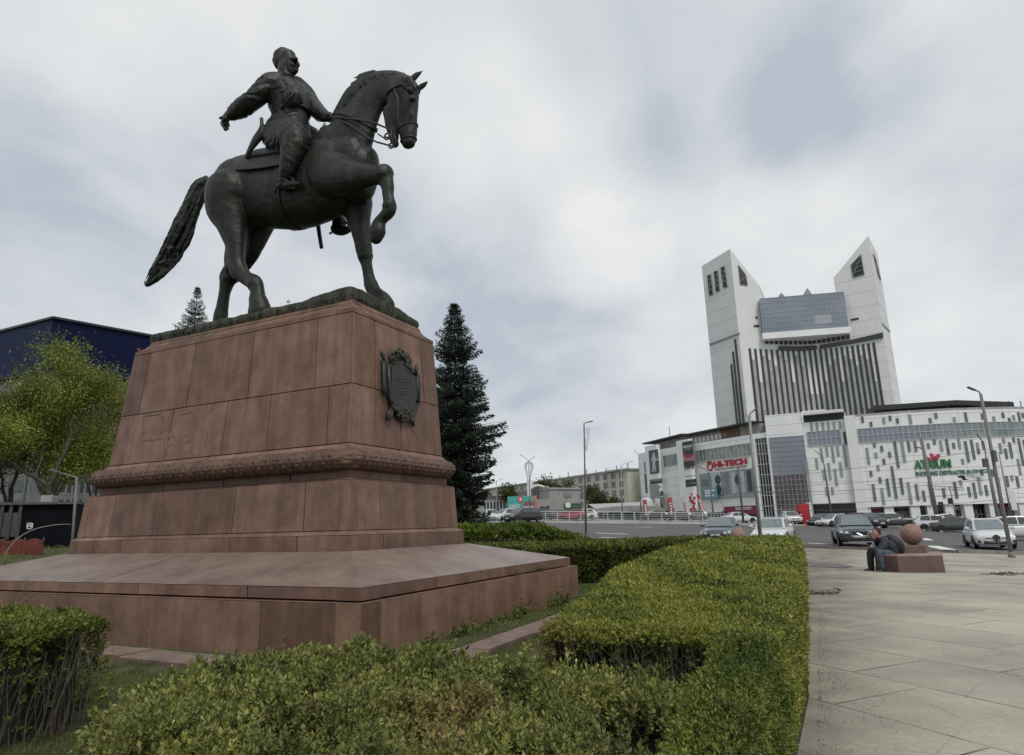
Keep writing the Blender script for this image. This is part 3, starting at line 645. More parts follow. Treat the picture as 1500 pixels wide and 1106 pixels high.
def fuse(name, b, voxel, m, parent=None, smooth_it=4, org=None, disp=None, colfn=None):
    """melt the shapes collected in b into one continuous skin"""
    V = np.array(b.v); o0 = ORG[parent.name] if parent is not None else (V.min(0) if org is None else np.array(org))
    me = np_mesh('tmp', V - o0, faces=b.f); bm = bmesh.new(); bm.from_mesh(me); bmesh.ops.recalc_face_normals(bm, faces=bm.faces); bm.to_mesh(me); bm.free()
    o = bpy.data.objects.new('tmp', me); COL.objects.link(o)
    r = o.modifiers.new('r', 'REMESH'); r.mode = 'VOXEL'; r.voxel_size = voxel; r.use_smooth_shade = True
    s = o.modifiers.new('s', 'SMOOTH'); s.factor = .5; s.iterations = smooth_it
    dg = bpy.context.evaluated_depsgraph_get(); me2 = bpy.data.meshes.new_from_object(o.evaluated_get(dg)); bpy.data.objects.remove(o); bpy.data.meshes.remove(me)
    n = len(me2.vertices); P = np.zeros(n * 3, np.float32); me2.vertices.foreach_get('co', P); P = P.reshape(-1, 3)
    if disp is not None:
        Nn = np.zeros(n * 3, np.float32); me2.vertices.foreach_get('normal', Nn); Nn = Nn.reshape(-1, 3)
        P = P + Nn * disp(P + o0)[:, None]; me2.vertices.foreach_set('co', P.astype(np.float32).ravel())
    c = np.ones((n, 4), np.float32)
    if colfn is not None: c[:, :3] = colfn(P + o0)
    a = me2.color_attributes.new('col', 'FLOAT_COLOR', 'POINT'); a.data.foreach_set('color', c.ravel())
    me2.polygons.foreach_set('use_smooth', np.ones(len(me2.polygons), bool))
    me2.name = name; me2.materials.clear(); me2.materials.append(m); me2.update()
    return link_mesh(name, me2, parent, None if parent is not None else o0)

# ================================================================== BRONZE RIDER
STA = thing('equestrian_statue', 'dark bronze rider on a pacing horse with raised foreleg, on the red granite pedestal', 'statue', LR(11.0, 10.6, 5.965))
ZS = 1132 / 440.
def sp(x, y, r, R0=10.6, k=1.):
    """a traced sculpture point: image place, radius there, distance across the monument"""
    p = atPlane(200 + x / ZS, 50 + y / ZS, RV * R0, RV); dist = np.dot(p - EYE, -CAMM[:, 2]); return (*p, r / ZS * dist / F, k)
def CH(pts, R0=10.6, k=1.): return [sp(*(q if len(q) == 5 else ((*q, R0, k) if len(q) == 3 else (*q, k)))) for q in pts]
HC = 10.62
# bronze ground
def bronze_base():
    l0, l1, r0, r1 = 8.06, 13.92, 9.50, 11.78; NL, NR = 120, 50; G = []
    b = MB()
    for i in range(NL + 1):
        row = []
        for j in range(NR + 1):
            l = l0 + (l1 - l0) * i / NL; r = r0 + (r1 - r0) * j / NR; e = min(l - l0, l1 - l, r - r0, r1 - r)
            P = np.array([[l * 1.0, r * 1.0, 0.]])
            mound = .17 * math.exp(-((l - 8.35) / .7) ** 2 - ((r - 9.95) / .8) ** 2) + .10 * math.exp(-((l - 8.3) / .5) ** 2 - ((r - 10.9) / .5) ** 2)
            z = 6.175 + mound * .7 + .035 * vnoise(P, .9, 3)[0] + .014 * vnoise(P, 4., 4)[0] - .03 * max(0, 1 - e / .12) ** 2
            row.append(LR(l, r, z))
        G.append(row)
    b.grid(G)
    # the fringed edge
    edge = [G[i][0] for i in range(NL, -1, -1)] + [G[0][j] for j in range(1, NR + 1)] + [G[i][NR] for i in range(1, NL + 1)] + [G[NL][j] for j in range(NR - 1, -1, -1)]
    cen = LR(11, 10.65); rows = []
    fr_ = [random.uniform(.0, .055) for _ in edge]
    for kz_, inn in ((1., 0), (.72, -.025), (.4, -.03), (.0, .0)):
        row = []
        for i, p in enumerate(edge):
            d = cen - p; d[2] = 0; d /= np.linalg.norm(d); fl = fr_[i] * (1 if i % 2 else .1)
            row.append(np.array([*(p[:2] + d[:2] * (inn + (fl if kz_ < .8 else 0))), 5.962 + (p[2] - 5.962) * kz_]))
        rows.append(row)
    b.grid(rows)
    # drips and tufts of cast grass on the edge
    for i in range(170):
        if rng.random() < .66: l, r, n_ = rng.uniform(8.1, 13.9), 9.49, -RV
        else: l, r, n_ = 8.05, rng.uniform(9.55, 11.75), -LV
        zt_, ln_ = 6.10 + rng.uniform(-.03, .02), rng.uniform(.05, .13); p = LR(l, r) ; w_ = rng.uniform(.007, .018)
        b.tube([p + ZV * zt_ - n_ * .03, p + ZV * (zt_ - .03) + n_ * .002, p + ZV * (zt_ - ln_) - n_ * .002], [w_, w_, w_ * .3], 5)
    return b.build('bronze_ground', M_BRZG, STA, smooth=True)
bronze_base()
b = MB()
TORSO = CH([(318, 605, 72), (352, 596, 112), (405, 590, 129), (480, 590, 144), (560, 588, 152), (640, 575, 160), (715, 545, 166), (785, 515, 148), (845, 500, 92)], HC, .72)
TORSO = [(*t[:4], k) for t, k in zip(TORSO, (.75, .72, .68, .66, .68, .66, .62, .60, .72))]
add_loft(b, TORSO, RV, n=40, nseg=32)
add_loft(b, CH([(812, 470, 92), (845, 520, 70), (835, 590, 62)], HC, .9), RV)                      # breast
NECK = [(*t[:4], k) for t, k in zip(CH([(760, 440, 135), (795, 400, 122), (838, 318, 98), (872, 262, 82), (915, 218, 76), (965, 202, 63)], HC), (.5, .46, .42, .40, .40, .5))]
add_loft(b, NECK, RV, n=28, nseg=28)
HEAD = [(*t[:4], k) for t, k in zip(CH([(985, 186, 44), (1003, 215, 64), (1004, 262, 67), (1010, 305, 56), (1020, 345, 42), (1024, 380, 35), (1026, 410, 27)], HC), (.8, .72, .62, .6, .62, .75, .8))]
add_loft(b, HEAD, RV, n=24, nseg=24)
add_loft(b, CH([(965, 290, 40), (966, 335, 32), (968, 372, 22), (972, 402, 17), (978, 418, 12)], HC, .8), RV)        # jaw
add_loft(b, CH([(1030, 175, 17), (1052, 158, 15), (1068, 146, 9), (1084, 136, 2)], HC - .17, .55), RV, nseg=12)      # ears
add_loft(b, CH([(1062, 205, 14), (1082, 192, 13), (1092, 183, 8), (1101, 177, 2)], HC + .25, .55), RV, nseg=12)
for q in ((1040, 243, 11), (1030, 212, 9)): b.ball(sp(*q, HC - .30)[:3], .075)
b.ball(sp(1036, 404, 0, HC - .17)[:3], .05)
# legs
add_loft(b, CH([(680, 500, 60, 10.62, .8), (715, 525, 88, 10.34, .8), (772, 542, 76, 10.2, .8), (835, 538, 55), (890, 532, 42), (927, 534, 37), (946, 568, 28), (949, 610, 23), (955, 645, 25), (952, 668, 25), (930, 692, 22), (915, 712, 26), (908, 738, 29), (905, 768, 14)], 10.12, .82), RV, n=52)
add_loft(b, CH([(800, 590, 88), (828, 640, 66), (838, 700, 47), (850, 770, 37), (860, 832, 33), (868, 872, 23), (876, 915, 23), (884, 945, 28), (900, 975, 27), (922, 1004, 37), (934, 1024, 40)], 10.98, .85), RV, n=48)
add_loft(b, CH([(352, 590, 100), (345, 650, 92), (360, 720, 62), (372, 790, 41), (375, 850, 34), (382, 888, 35), (412, 918, 28), (445, 938, 31), (456, 968, 29), (456, 1000, 35), (460, 1040, 40), (462, 1060, 40)], 10.18, .8), RV, n=50)
add_loft(b, CH([(440, 620, 100), (462, 690, 78), (452, 760, 52), (425, 830, 40), (380, 890, 38), (346, 925, 34), (334, 972, 25), (325, 1020, 25), (317, 1060, 30), (312, 1095, 30), (305, 1135, 40), (302, 1160, 42)], 11.0, .8), RV, n=50)
# joints, tendons and muscle that catch the light
for x, y, R0, r in ((930, 528, 10.10, .225), (954, 648, 10.12, .15), (861, 836, 10.97, .195), (356, 880, 10.18, .17), (343, 905, 11.0, .185), (446, 942, 10.18, .18)): b.ball(sp(x, y, 0, R0)[:3], r)
add_loft(b, CH([(345, 800, 12), (342, 850, 14), (344, 882, 15), (352, 900, 10)], 10.18, .8), RV, n=10, nseg=10)
add_loft(b, CH([(396, 830, 12), (338, 880, 13), (322, 918, 15), (325, 940, 10)], 11.0, .8), RV, n=10, nseg=10)
for x, y, R0, rx, rz_ in ((705, 490, 10.07, .66, .6), (355, 590, 10.0, .62, .85), (430, 560, 10.05, .5, .55)): b.ball(sp(x, y, 0, R0 + .28)[:3], (rx, .36, rz_), 20, 14, ax=(-LV, RV, ZV))
# hooves
for pts, R0 in (([(914, 724, 27), (908, 745, 33), (902, 772, 24)], 10.12), ([(908, 992, 29), (922, 1008, 38), (934, 1030, 44)], 10.98), ([(457, 992, 31), (460, 1012, 38), (464, 1050, 47)], 10.18), ([(308, 1108, 30), (302, 1140, 42), (300, 1165, 46)], 11.0)):
    add_loft(b, CH(pts, R0, .85), RV, n=8, nseg=18)
def hdisp(P):
    return .016 * vnoise(P, .8, 11, 2) + .006 * vnoise(P, 2.1, 12, 2) + .002 * vnoise(P, 7., 13, 2)
fuse('horse', b, .025, M_BRZ, STA, 7, disp=hdisp)
# tail of many locks
b = MB(); base = [(268, 552, 14), (238, 585, 28), (206, 655, 36), (168, 745, 40), (120, 832, 34), (78, 895, 24), (38, 945, 9)]
add_loft(b, CH([(x, y, r * (.74 + .14 * (y > 850))) for x, y, r in base], 10.66, .8), RV, n=30)
for i in range(58):
    s = rng.uniform(-1, 1); d = rng.uniform(-.24, .24); e = rng.uniform(.5, 1.0); rows = []
    for j, (x, y, r) in enumerate(base):
        t = j / (len(base) - 1)
        if t > e + .12: break
        rows.append((x + s * r * (.62 + .15 * t) + rng.normal() * 2, y + s * r * (.78 + .2 * t) + rng.normal() * 2, max(3.2, (8 - 4.5 * t) * rng.uniform(.8, 1.2)), 10.66 + d * min(1, r / 36.) * (1 - .2 * t), .9))
    rows[-1] = (*rows[-1][:2], 2.4, *rows[-1][3:])
    if len(rows) > 3: add_loft(b, CH(rows), RV, n=18, nseg=8)
for i in range(26):
    t = rng.uniform(.35, .95); q = catmull(np.array(base, float), 50); i0 = int(t * 42); s = 1 if rng.random() < .62 else -1; p = q[i0]; e = q[min(49, i0 + int(rng.uniform(4, 8)))]; o_ = e[2] + rng.uniform(1, 9)
    add_loft(b, CH([(p[0], p[1], 8, 10.6 + rng.normal() * .08, .9), ((p[0] + e[0]) / 2 + s * p[2] * .5, (p[1] + e[1]) / 2 + s * p[2] * .45, 6, 10.6, .9), (e[0] + s * o_ * .75, e[1] + s * o_ * .62, 2.2, 10.6, .9)]), RV, n=12, nseg=8)
fuse('tail', b, .019, M_BRZ, STA, 1, disp=lambda P: .012 * vnoise(P, 3.5, 21))
# clipped mane with a loose lock
b = MB()
crest = [(748, 300), (790, 224), (820, 194), (860, 163), (905, 149), (965, 146), (1008, 156)]
for off, r in ((0, 10), (6, 9), (-3, 6)): add_loft(b, CH([(x + off, y + off * .6, r) for x, y in crest], HC + off * .012, .9), RV, n=40, nseg=10)
for i in range(60):
    q = catmull(np.array(crest, float), 60)[i]; add_loft(b, CH([(q[0] - 2, q[1] - 2, 4), (q[0] + 8, q[1] + 12, 6), (q[0] + 14 + rng.normal() * 4, q[1] + 30 + rng.normal() * 8, 2)], HC - .12 + rng.normal() * .02, .9), RV, n=8, nseg=7)
for tip, st in (((806, 186), (880, 158)), ((816, 166), (880, 152)), ((835, 152), (895, 146)), ((822, 178), (870, 160))):
    add_loft(b, CH([(*st, 12), ((tip[0] + st[0]) / 2, (tip[1] + st[1]) / 2, 8), (*tip, 2)], HC - .03, .9), RV, n=10, nseg=8)
for i in range(14):
    x = 1010 + rng.uniform(-8, 40); add_loft(b, CH([(1022 + rng.normal() * 8, 165, 8), (x, 190, 7), (x + 4, 215 + rng.normal() * 8, 2)], HC - .2 + rng.normal() * .03, .8), RV, n=8, nseg=7)
fuse('mane', b, .024, M_BRZ, STA, 1)
# saddle cloth, saddle, straps
def patch(name, ch, s0, s1, a0, a1, sc, th, m=M_BRZ, n=60, nseg=26):
    rows = loft_rows(ch, RV, n=n, nseg=nseg, sc=sc, a0=a0, a1=a1, caps=False); rows = rows[int(s0 * n):int(s1 * n) + 1]
    C = catmull(np.asarray(ch), n)[int(s0 * n):int(s1 * n) + 1, :3]
    b = MB(); G1 = rows; G2 = [[p + (c - p) / np.linalg.norm(c - p) * -th for p in row] for row, c in zip(rows, C)]
    b.grid(G1); b.grid(G2); m_ = len(rows[0])
    b.grid([G1[0], G2[0]]); b.grid([G1[-1], G2[-1]]); b.grid([[r[0] for r in G1], [r[0] for r in G2]]); b.grid([[r[-1] for r in G1], [r[-1] for r in G2]])
    return b.build(name, m, STA, smooth=True)
_r = loft_rows(TORSO, RV, n=10, nseg=4, caps=False)[4]; TOPA = max(range(4), key=lambda i: _r[i][2]) * math.pi / 2    # which angle is up
patch('saddle_cloth', TORSO, .22, .62, TOPA - 1.32, TOPA + 1.32, 1.012, .045)
patch('saddle_cloth_hem', TORSO, .22, .62, TOPA - 1.36, TOPA - 1.24, 1.015, .075)
patch('saddle', TORSO, .34, .64, TOPA - .95, TOPA + .95, 1.05, .08)
patch('girth', TORSO, .55, .585, 0, 6.283, 1.005, .03)
patch('breast_strap', NECK, .09, .115, 0, 6.283, 1.02, .03)
patch('neck_strap', NECK, .36, .385, 0, 6.283, 1.02, .03)
b = MB()
def strap(bb, ch, s, w=.03):
    n = 60; rows = loft_rows(ch, RV, n=n, nseg=24, sc=1.03, caps=False); i = int(s * n); bb.tube(rows[i] + [rows[i][0]], w, 6)
strap(b, HEAD, .70, .025); strap(b, HEAD, .93, .022); strap(b, HEAD, .2, .022)
for k in (-1, 1):
    b.tube([sp(960, 180, 0, HC + .2 * k)[:3], sp(985, 240, 0, HC + .36 * k)[:3], sp(985, 330, 0, HC + .26 * k)[:3], sp(985, 395, 0, HC + .16 * k)[:3]], .022, 6)
b.build('bridle', M_BRZK, STA, smooth=True)
b = MB()
for k in (-1, 1):
    Rk = HC + .20 * k
    hand = sp(728, 312, 0, HC - .1 + .05 * k)[:3]
    b.tube([sp(960, 366, 0, Rk)[:3], sp(938, 352, 0, Rk)[:3], sp(914, 342, 0, Rk)[:3], sp(880, 330, 0, Rk + .16 * k)[:3], sp(800, 318, 0, Rk + .16 * k)[:3], hand], .022, 6)
    b.tube([sp(972, 425, 0, Rk)[:3], sp(940, 416, 0, Rk)[:3], sp(906, 407, 0, Rk)[:3], sp(880, 395, 0, Rk + .14 * k)[:3], sp(800, 340, 0, Rk + .16 * k)[:3], hand], .02, 6)
    b.tube([sp(955, 388, 0, Rk)[:3], sp(930, 390, 0, Rk)[:3], sp(910, 376, 0, Rk)[:3]], .018, 6)
    b.torus(sp(945, 385, 0, Rk)[:3], .075, .018, (-LV, ZV, RV)); b.torus(sp(960, 420, 0, Rk)[:3], .06, .018, (-LV, ZV, RV)); b.tube([sp(975, 428, 0, Rk)[:3], sp(960, 386, 0, Rk)[:3], sp(962, 352, 0, Rk)[:3]], .02, 6)
b.build('reins', M_BRZK, STA, smooth=True)
# rider
b = MB(); RC = 10.55
TRK = [(570, 400, 72), (580, 350, 75), (582, 312, 72), (576, 275, 76), (564, 235, 76), (552, 200, 60), (556, 178, 33)]
TRKK = (.80, .76, .72, .76, .86, .95, .95)
TR = [(*t[:4], k) for t, k in zip(CH(TRK, RC), TRKK)]
add_loft(b, TR, RV, n=30, nseg=28)
b.ball(sp(590, 240, 0, 10.30)[:3], (.26, .22, .30), 16, 12, ax=(-LV, RV, ZV)); b.ball(sp(606, 245, 0, 10.78)[:3], (.24, .22, .28), 16, 12, ax=(-LV, RV, ZV))    # chest
add_loft(b, CH([(580, 322, 73), (576, 345, 84), (568, 375, 90)], RC, .84), RV, n=12, nseg=26, caps=True)               # skirts of the tunic
add_loft(b, CH([(556, 190, 37), (560, 165, 33), (563, 142, 31), (566, 120, 32)], RC, .95), RV)                            # neck
add_loft(b, CH([(540, 114, 27), (547, 104, 37), (558, 96, 41), (569, 91, 31)], RC, .84), RV, n=16, nseg=22)                # skull
add_loft(b, CH([(572, 84, 28), (580, 104, 25), (582, 124, 23), (584, 140, 19)], RC, .98), RV, n=16, nseg=20)              # face
add_loft(b, CH([(552, 128, 20), (570, 139, 16), (588, 143, 13), (595, 143, 10)], RC, 1.15), RV, n=14, nseg=14)            # jaw and chin
add_loft(b, CH([(598, 92, 8), (604, 104, 7), (610, 117, 7.5), (604, 122, 6)], RC, .9), RV, n=12, nseg=10)                # nose
for k in (-1, 1):
    add_loft(b, CH([(603, 93, 6), (596, 92, 7), (584, 92, 5)], RC + .10 * k, 1.3), RV, n=8, nseg=8)                       # brow
    b.ball(sp(586, 114, 0, RC + .15 * k)[:3], (.06, .045, .06)); b.ball(sp(592, 100, 0, RC + .105 * k)[:3], .028)
    add_loft(b, CH([(549, 104, 5), (545, 112, 7), (548, 124, 6), (555, 130, 4)], RC + .25 * k, .5), RV, n=10, nseg=8)     # ear
add_loft(b, CH([(604, 130, 5), (598, 131, 6)], RC, 2.2), RV, n=6, nseg=8); add_loft(b, CH([(603, 138, 5), (597, 139, 6)], RC, 2.0), RV, n=6, nseg=8)
b.torus(sp(560, 170, 0, RC)[:3], .215, .05, (-LV, RV, ZV), 24, 8)                                                            # collar
# backward right arm with its hand
add_loft(b, CH([(535, 190, 44, 10.38), (500, 191, 41, 10.2), (468, 223, 37, 10.08), (430, 256, 36, 10.0), (395, 280, 35, 9.95), (366, 297, 27, 9.92)]), RV, n=28)
add_loft(b, CH([(372, 296, 25, 9.92), (362, 302, 25, 9.92), (354, 306, 21, 9.92)]), RV, n=8)
add_loft(b, CH([(358, 302, 15, 9.92), (344, 311, 18, 9.9), (332, 321, 16, 9.9)], k=.8), RV, n=10)
for (x1, y1), (x2, y2), r, dR in (((322, 331), (324, 347), 6, -.08), ((331, 337), (335, 360), 6.5, -.03), ((337, 336), (344, 357), 6.2, .03), ((342, 330), (349, 346), 5.5, .08), ((326, 312), (313, 317), 6, -.12)):
    add_loft(b, CH([(336, 319, r + 1), (x1, y1, r), (x2, y2, r * .75)], 9.9 + dR, 1.), RV, n=10, nseg=8)
# left arm to the reins
add_loft(b, CH([(598, 200, 42, 10.85), (630, 226, 38, 11.0), (658, 262, 34, 11.02), (690, 298, 29, 10.85), (710, 308, 22, 10.70)]), RV, n=24)
add_loft(b, CH([(712, 308, 20), (728, 312, 19), (738, 314, 12)], HC - .02, .9), RV, n=10)
for i in range(4): add_loft(b, CH([(722 + i * 2, 302, 7), (734, 305 + i * 4, 7), (730, 318 + i * 2, 6)], HC - .14 + i * .055, 1.), RV, n=8, nseg=8)
# right leg: breeches, boot
add_loft(b, CH([(540, 392, 66, 10.4), (580, 388, 66, 10.12), (604, 406, 53, 9.95), (592, 448, 43, 9.9)]), RV, n=20)
add_loft(b, CH([(596, 430, 45, 9.9), (580, 480, 40, 9.88), (568, 520, 33, 9.88), (560, 545, 27, 9.9), (557, 562, 24, 9.9)]), RV, n=20)
add_loft(b, CH([(592, 436, 48, 9.9), (588, 448, 47, 9.9)]), RV, n=6)
add_loft(b, CH([(546, 572, 18), (566, 571, 18), (590, 567, 15), (610, 563, 8)], 9.9, 1.), RV, n=14)
# left leg
add_loft(b, CH([(590, 395, 74, 10.8), (650, 420, 66, 11.15), (690, 500, 52, 11.38), (728, 610, 40, 11.42), (760, 690, 26, 11.4), (764, 715, 26, 11.4)]), RV, n=30)
add_loft(b, CH([(750, 736, 19), (775, 738, 20), (800, 735, 12)], 11.4, 1.2), RV, n=12)
def rdisp(P):
    l = P @ LV; r = P @ RV; z = P[:, 2]; head = np.clip((z - 12.62) / .12, 0, 1)
    # folds: drawn across the waist and sleeves, and fanned over breeches and boot
    f1 = np.sin((z * 1.0 + .35 * l + .25 * vnoise(P, .9, 33)) * 26.) * np.clip(vnoise(P, .8, 36) + .35, 0, 1)
    f2 = np.sin((l * 1.1 - .5 * z + .3 * vnoise(P, 1.1, 35)) * 20.) * np.clip(vnoise(P, .7, 37) + .25, 0, 1)
    return (1 - head) * (.013 * f1 + .009 * f2 + .010 * vnoise(P, 2.2, 34)) + .003 * vnoise(P, 6., 38)
fuse('rider', b, .0175, M_BRZ, STA, 2, disp=rdisp)
b = MB()   # close cap
add_loft(b, CH([(536, 106, 26), (546, 95, 37), (559, 87, 37), (572, 84, 25)], RC, .9), RV, n=16)
fuse('cap', b, .02, M_BRZ, STA, 2, disp=lambda P: .012 * vnoise(P, 3., 41))
# waist belt and a cross strap lying on the near side of the chest
rows = loft_rows(TR, RV, n=60, nseg=32, sc=1.05, caps=False); b = MB(); b.tube(rows[20] + [rows[20][0]], .05, 8); b.build('waist_belt', M_BRZ, STA, smooth=True)
def near_side(x, y, out=.0):
    q = catmull(np.array(TRK, float), 80); i = int(np.argmin(abs(q[:, 1] - y))); d = max(-.98, min(.98, (x - q[i, 0]) / q[i, 2])); kk = np.interp(y, [t[1] for t in TRK[::-1]], TRKK[::-1]); rm = sp(x, y, q[i, 2], RC)[3]
    return np.array(sp(x, y, 0, RC - rm * kk * math.sqrt(1 - d * d) - out)[:3])
b = MB(); b.tube([near_side(x, y, .05) for x, y in ((604, 196), (596, 215), (580, 240), (560, 264), (538, 288), (520, 304))], .026, 8); b.build('cross_strap', M_BRZ, STA, smooth=True)
b = MB(); add_loft(b, CH([(474, 345, 12), (470, 372, 22), (450, 400, 20), (430, 432, 14), (412, 464, 8)], 10.05, .6), RV, n=20, nseg=14); add_loft(b, CH([(471, 318, 7), (473, 350, 8)], 10.05, 1), RV, n=8, nseg=10)
b.tube([sp(474, 350, 0, 10.05)[:3], sp(505, 335, 0, 10.0)[:3]], .03, 6)
fuse('holster', b, .02, M_BRZK, STA, 2)
b = MB(); b.tube([sp(560, 400, 0, 11.2)[:3], sp(630, 520, 0, 11.45)[:3], sp(676, 660, 0, 11.4)[:3], sp(690, 760, 0, 11.4)[:3], sp(697, 806, 0, 11.4)[:3]], (.06, .06, .055, .05, .045), 10)
b.torus(sp(678, 668, 0, 11.4)[:3], .07, .02, (-LV, RV, ZV)); b.build('sabre', M_BRZK, STA, smooth=True)
def stirrup(x, y, R0, dx):
    b = MB(); pts = [(x - dx, y + 14), (x - dx * .8, y - 16), (x, y - 34), (x + dx * .8, y - 16), (x + dx, y + 14), (x - dx, y + 14)]
    b.tube([sp(*p, 0, R0)[:3] for p in pts], .028, 6); return b
b = stirrup(572, 566, 9.88, 26); b.tube([sp(572, 534, 0, 9.88)[:3], sp(595, 470, 0, 9.86)[:3], sp(620, 440, 0, 9.98)[:3]], .03, 6)
b.tube([sp(548, 560, 0, 9.78)[:3], sp(528, 578, 0, 9.8)[:3], sp(522, 598, 0, 9.82)[:3]], (.02, .02, .03), 6)
b.build('stirrup', M_BRZ, STA, smooth=True)
b = stirrup(770, 730, 11.4, 32); b.tube([sp(742, 742, 0, 11.4)[:3], sp(728, 752, 0, 11.4)[:3]], (.015, .03), 6); b.build('stirrup', M_BRZ, STA, smooth=True)
# ================================================================== HEDGES
M_TWIG = mat('twig_bark', (.055, .045, .035), rough=.9, tint=(.125, .105, .083), scale=14, bump=.4)
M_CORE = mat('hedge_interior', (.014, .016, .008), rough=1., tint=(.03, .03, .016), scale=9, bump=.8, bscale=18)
M_BARK = mat('bark', (.055, .045, .036), rough=.95, tint=(.11, .09, .07), scale=8, bump=.6, bscale=25)
def poly_area_sample(poly, n):
    poly = np.asarray(poly, float); lo = poly.min(0); hi = poly.max(0); out = []
    tot = 0
    while tot < n:
        p = rng.uniform(lo, hi, (max(1000, n), 2)); p = p[inside([tuple(q) for q in poly], p[:, 0], p[:, 1])]; out.append(p); tot += len(p)
    return np.concatenate(out)[:n]
def polyarea(poly):
    p = np.asarray(poly); return .5 * abs(np.dot(p[:, 0], np.roll(p[:, 1], -1)) - np.dot(p[:, 1], np.roll(p[:, 0], -1)))
def lod(P, k=.0046, mn=.019, mx=.2): return np.clip(np.linalg.norm(P[:, :3] - EYE, axis=1) * k, mn, mx)
def hedge(name, label, poly, top, lo, hi, seed, grp=None, bare=(), cov=3., rough=.02, lump=.03, ls=1.6, dry=(), amt=.02, k=.0046, mn=.019, round_=.10, gapf=None, toplo=None, skirt=1., side_shade=None, stems=True):
    """clipped hedge: polygon in world metres (x,y); top a height function; bare: edges whose face shows twigs"""
    n = len(poly); cen = np.mean(np.asarray(poly), 0)
    if polyarea(poly) > 0:
        s = sum((poly[(i + 1) % n][0] - poly[i][0]) * (poly[(i + 1) % n][1] + poly[i][1]) for i in range(n))
        ccw = s < 0
    root = thing(name, label, 'hedge', (cen[0], cen[1], gz(*cen)), grp)
    parts = []
    def shoots(P, N, side):
        size = lod(P, k, mn)
        lump_ = vnoise(P, ls, seed, 3) * lump + rng.normal(size=len(P)) * rough
        P = P + N * lump_[:, None]
        c = leafcol(P, lo, hi, 1.3, seed + 5, dry, amt)
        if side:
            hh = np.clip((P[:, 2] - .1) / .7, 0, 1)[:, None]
            if side_shade is not None: c = c * np.array(side_shade)  # side leaves darkened: shade of the upright faces put into leaf colour
        return rosettes(P, N, size * rng.uniform(.75, 1.25, len(P)), 8, .75, c)
    # leafy top; sampled so that the cover looks equally dense at every distance
    A = polyarea(poly); dens0 = cov / (.27 * (mn * 1.) ** 2) / 7
    cand = poly_area_sample(poly, int(min(3.2e6, A * dens0)))
    z = np.array([top(x, y) for x, y in cand[:1]]); Z = top(cand[:, 0], cand[:, 1])
    P = np.column_stack([cand, Z]); s = lod(P, k, mn); keep = rng.random(len(P)) < (mn / s) ** 2
    if gapf is not None: keep &= gapf(P)
    P = P[keep]; N = np.tile(ZV, (len(P), 1)) + rng.normal(size=(len(P), 3)) * .12
    # rounded shoulders
    dmin = np.full(len(P), 9.)
    for i in range(n):
        a = np.array(poly[i]); c = np.array(poly[(i + 1) % n]); d = c - a; L = np.linalg.norm(d); d /= L; t = np.clip((P[:, :2] - a) @ d, 0, L); q = a + t[:, None] * d; v = P[:, :2] - q; dd = np.linalg.norm(v, axis=1)
        near = dd < dmin; dmin[near] = dd[near]; nn = np.array([d[1], -d[0]]) * (1 if ccw else -1)
        w = np.clip(1 - dd / round_, 0, 1) * near; N[:, :2] += nn * w[:, None] * 1.2
    P[:, 2] -= np.clip(1 - dmin / round_, 0, 1) ** 2 * round_ * .7
    parts.append(shoots(P, unit(N), False))
    sel = (rng.random(len(P)) < .45) & (dmin > .22); PI_ = P[sel].copy(); PI_[:, 2] -= rng.uniform(.05, .20, len(PI_)); parts.append(shoots(PI_, unit(N[sel] + rng.normal(size=(len(PI_), 3)) * .6), False))     # older leaves lower down
    for i in range(n):
        a = np.array(poly[i]); c = np.array(poly[(i + 1) % n]); d = c - a; L = np.linalg.norm(d); d /= L; nn = np.array([d[1], -d[0]]) * (1 if ccw else -1)
        mid = (a + c) / 2
        if np.dot(nn, mid - EYE[:2]) > 0 and np.dot(nn, a - EYE[:2]) > 0 and np.dot(nn, c - EYE[:2]) > 0: kk = .25      # faces turned away are thinner
        else: kk = 1.
        isb = i in bare
        m = int(L * 1. * dens0 * kk * ((.2 if seed == 33 else .13) if isb else 1.)); t = rng.random(m) * L; h = rng.random(m)
        if isb: h = 1 - (1 - h) * rng.random(m) ** 2.2 * .95
        q = a + t[:, None] * d; g0 = np.array([gz(*x) for x in (a, c)]); gl = g0[0] + (g0[1] - g0[0]) * t / L
        zt = top(q[:, 0], q[:, 1]); zz = gl + .03 + (zt - gl - .05) * h
        bul = -.04 + .05 * np.sin(h * 3.1)
        P = np.column_stack([q + nn * (bul - (.10 * (1 - h) if isb else 0))[:, None] - nn * (rng.random(m) * (.12 if isb else .03))[:, None], zz]); s = lod(P, k, mn); keep = rng.random(m) < (mn / s) ** 2
        if gapf is not None: keep &= gapf(P) | (rng.random(m) < .6)
        P = P[keep]; N = np.column_stack([np.tile(nn, (len(P), 1)), np.full(len(P), .35)]) + rng.normal(size=(len(P), 3)) * .2
        if len(P): parts.append(shoots(P, unit(N), True))
    mesh_leaves('foliage', parts, LEAF, root)
    # dark twiggy interior
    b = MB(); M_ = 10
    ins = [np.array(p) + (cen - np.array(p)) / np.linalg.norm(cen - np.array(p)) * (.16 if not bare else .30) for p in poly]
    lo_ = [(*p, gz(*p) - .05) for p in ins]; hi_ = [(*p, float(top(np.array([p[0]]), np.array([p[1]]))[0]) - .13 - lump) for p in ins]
    b.frustum(lo_, hi_); o = b.build('interior', M_CORE, root)
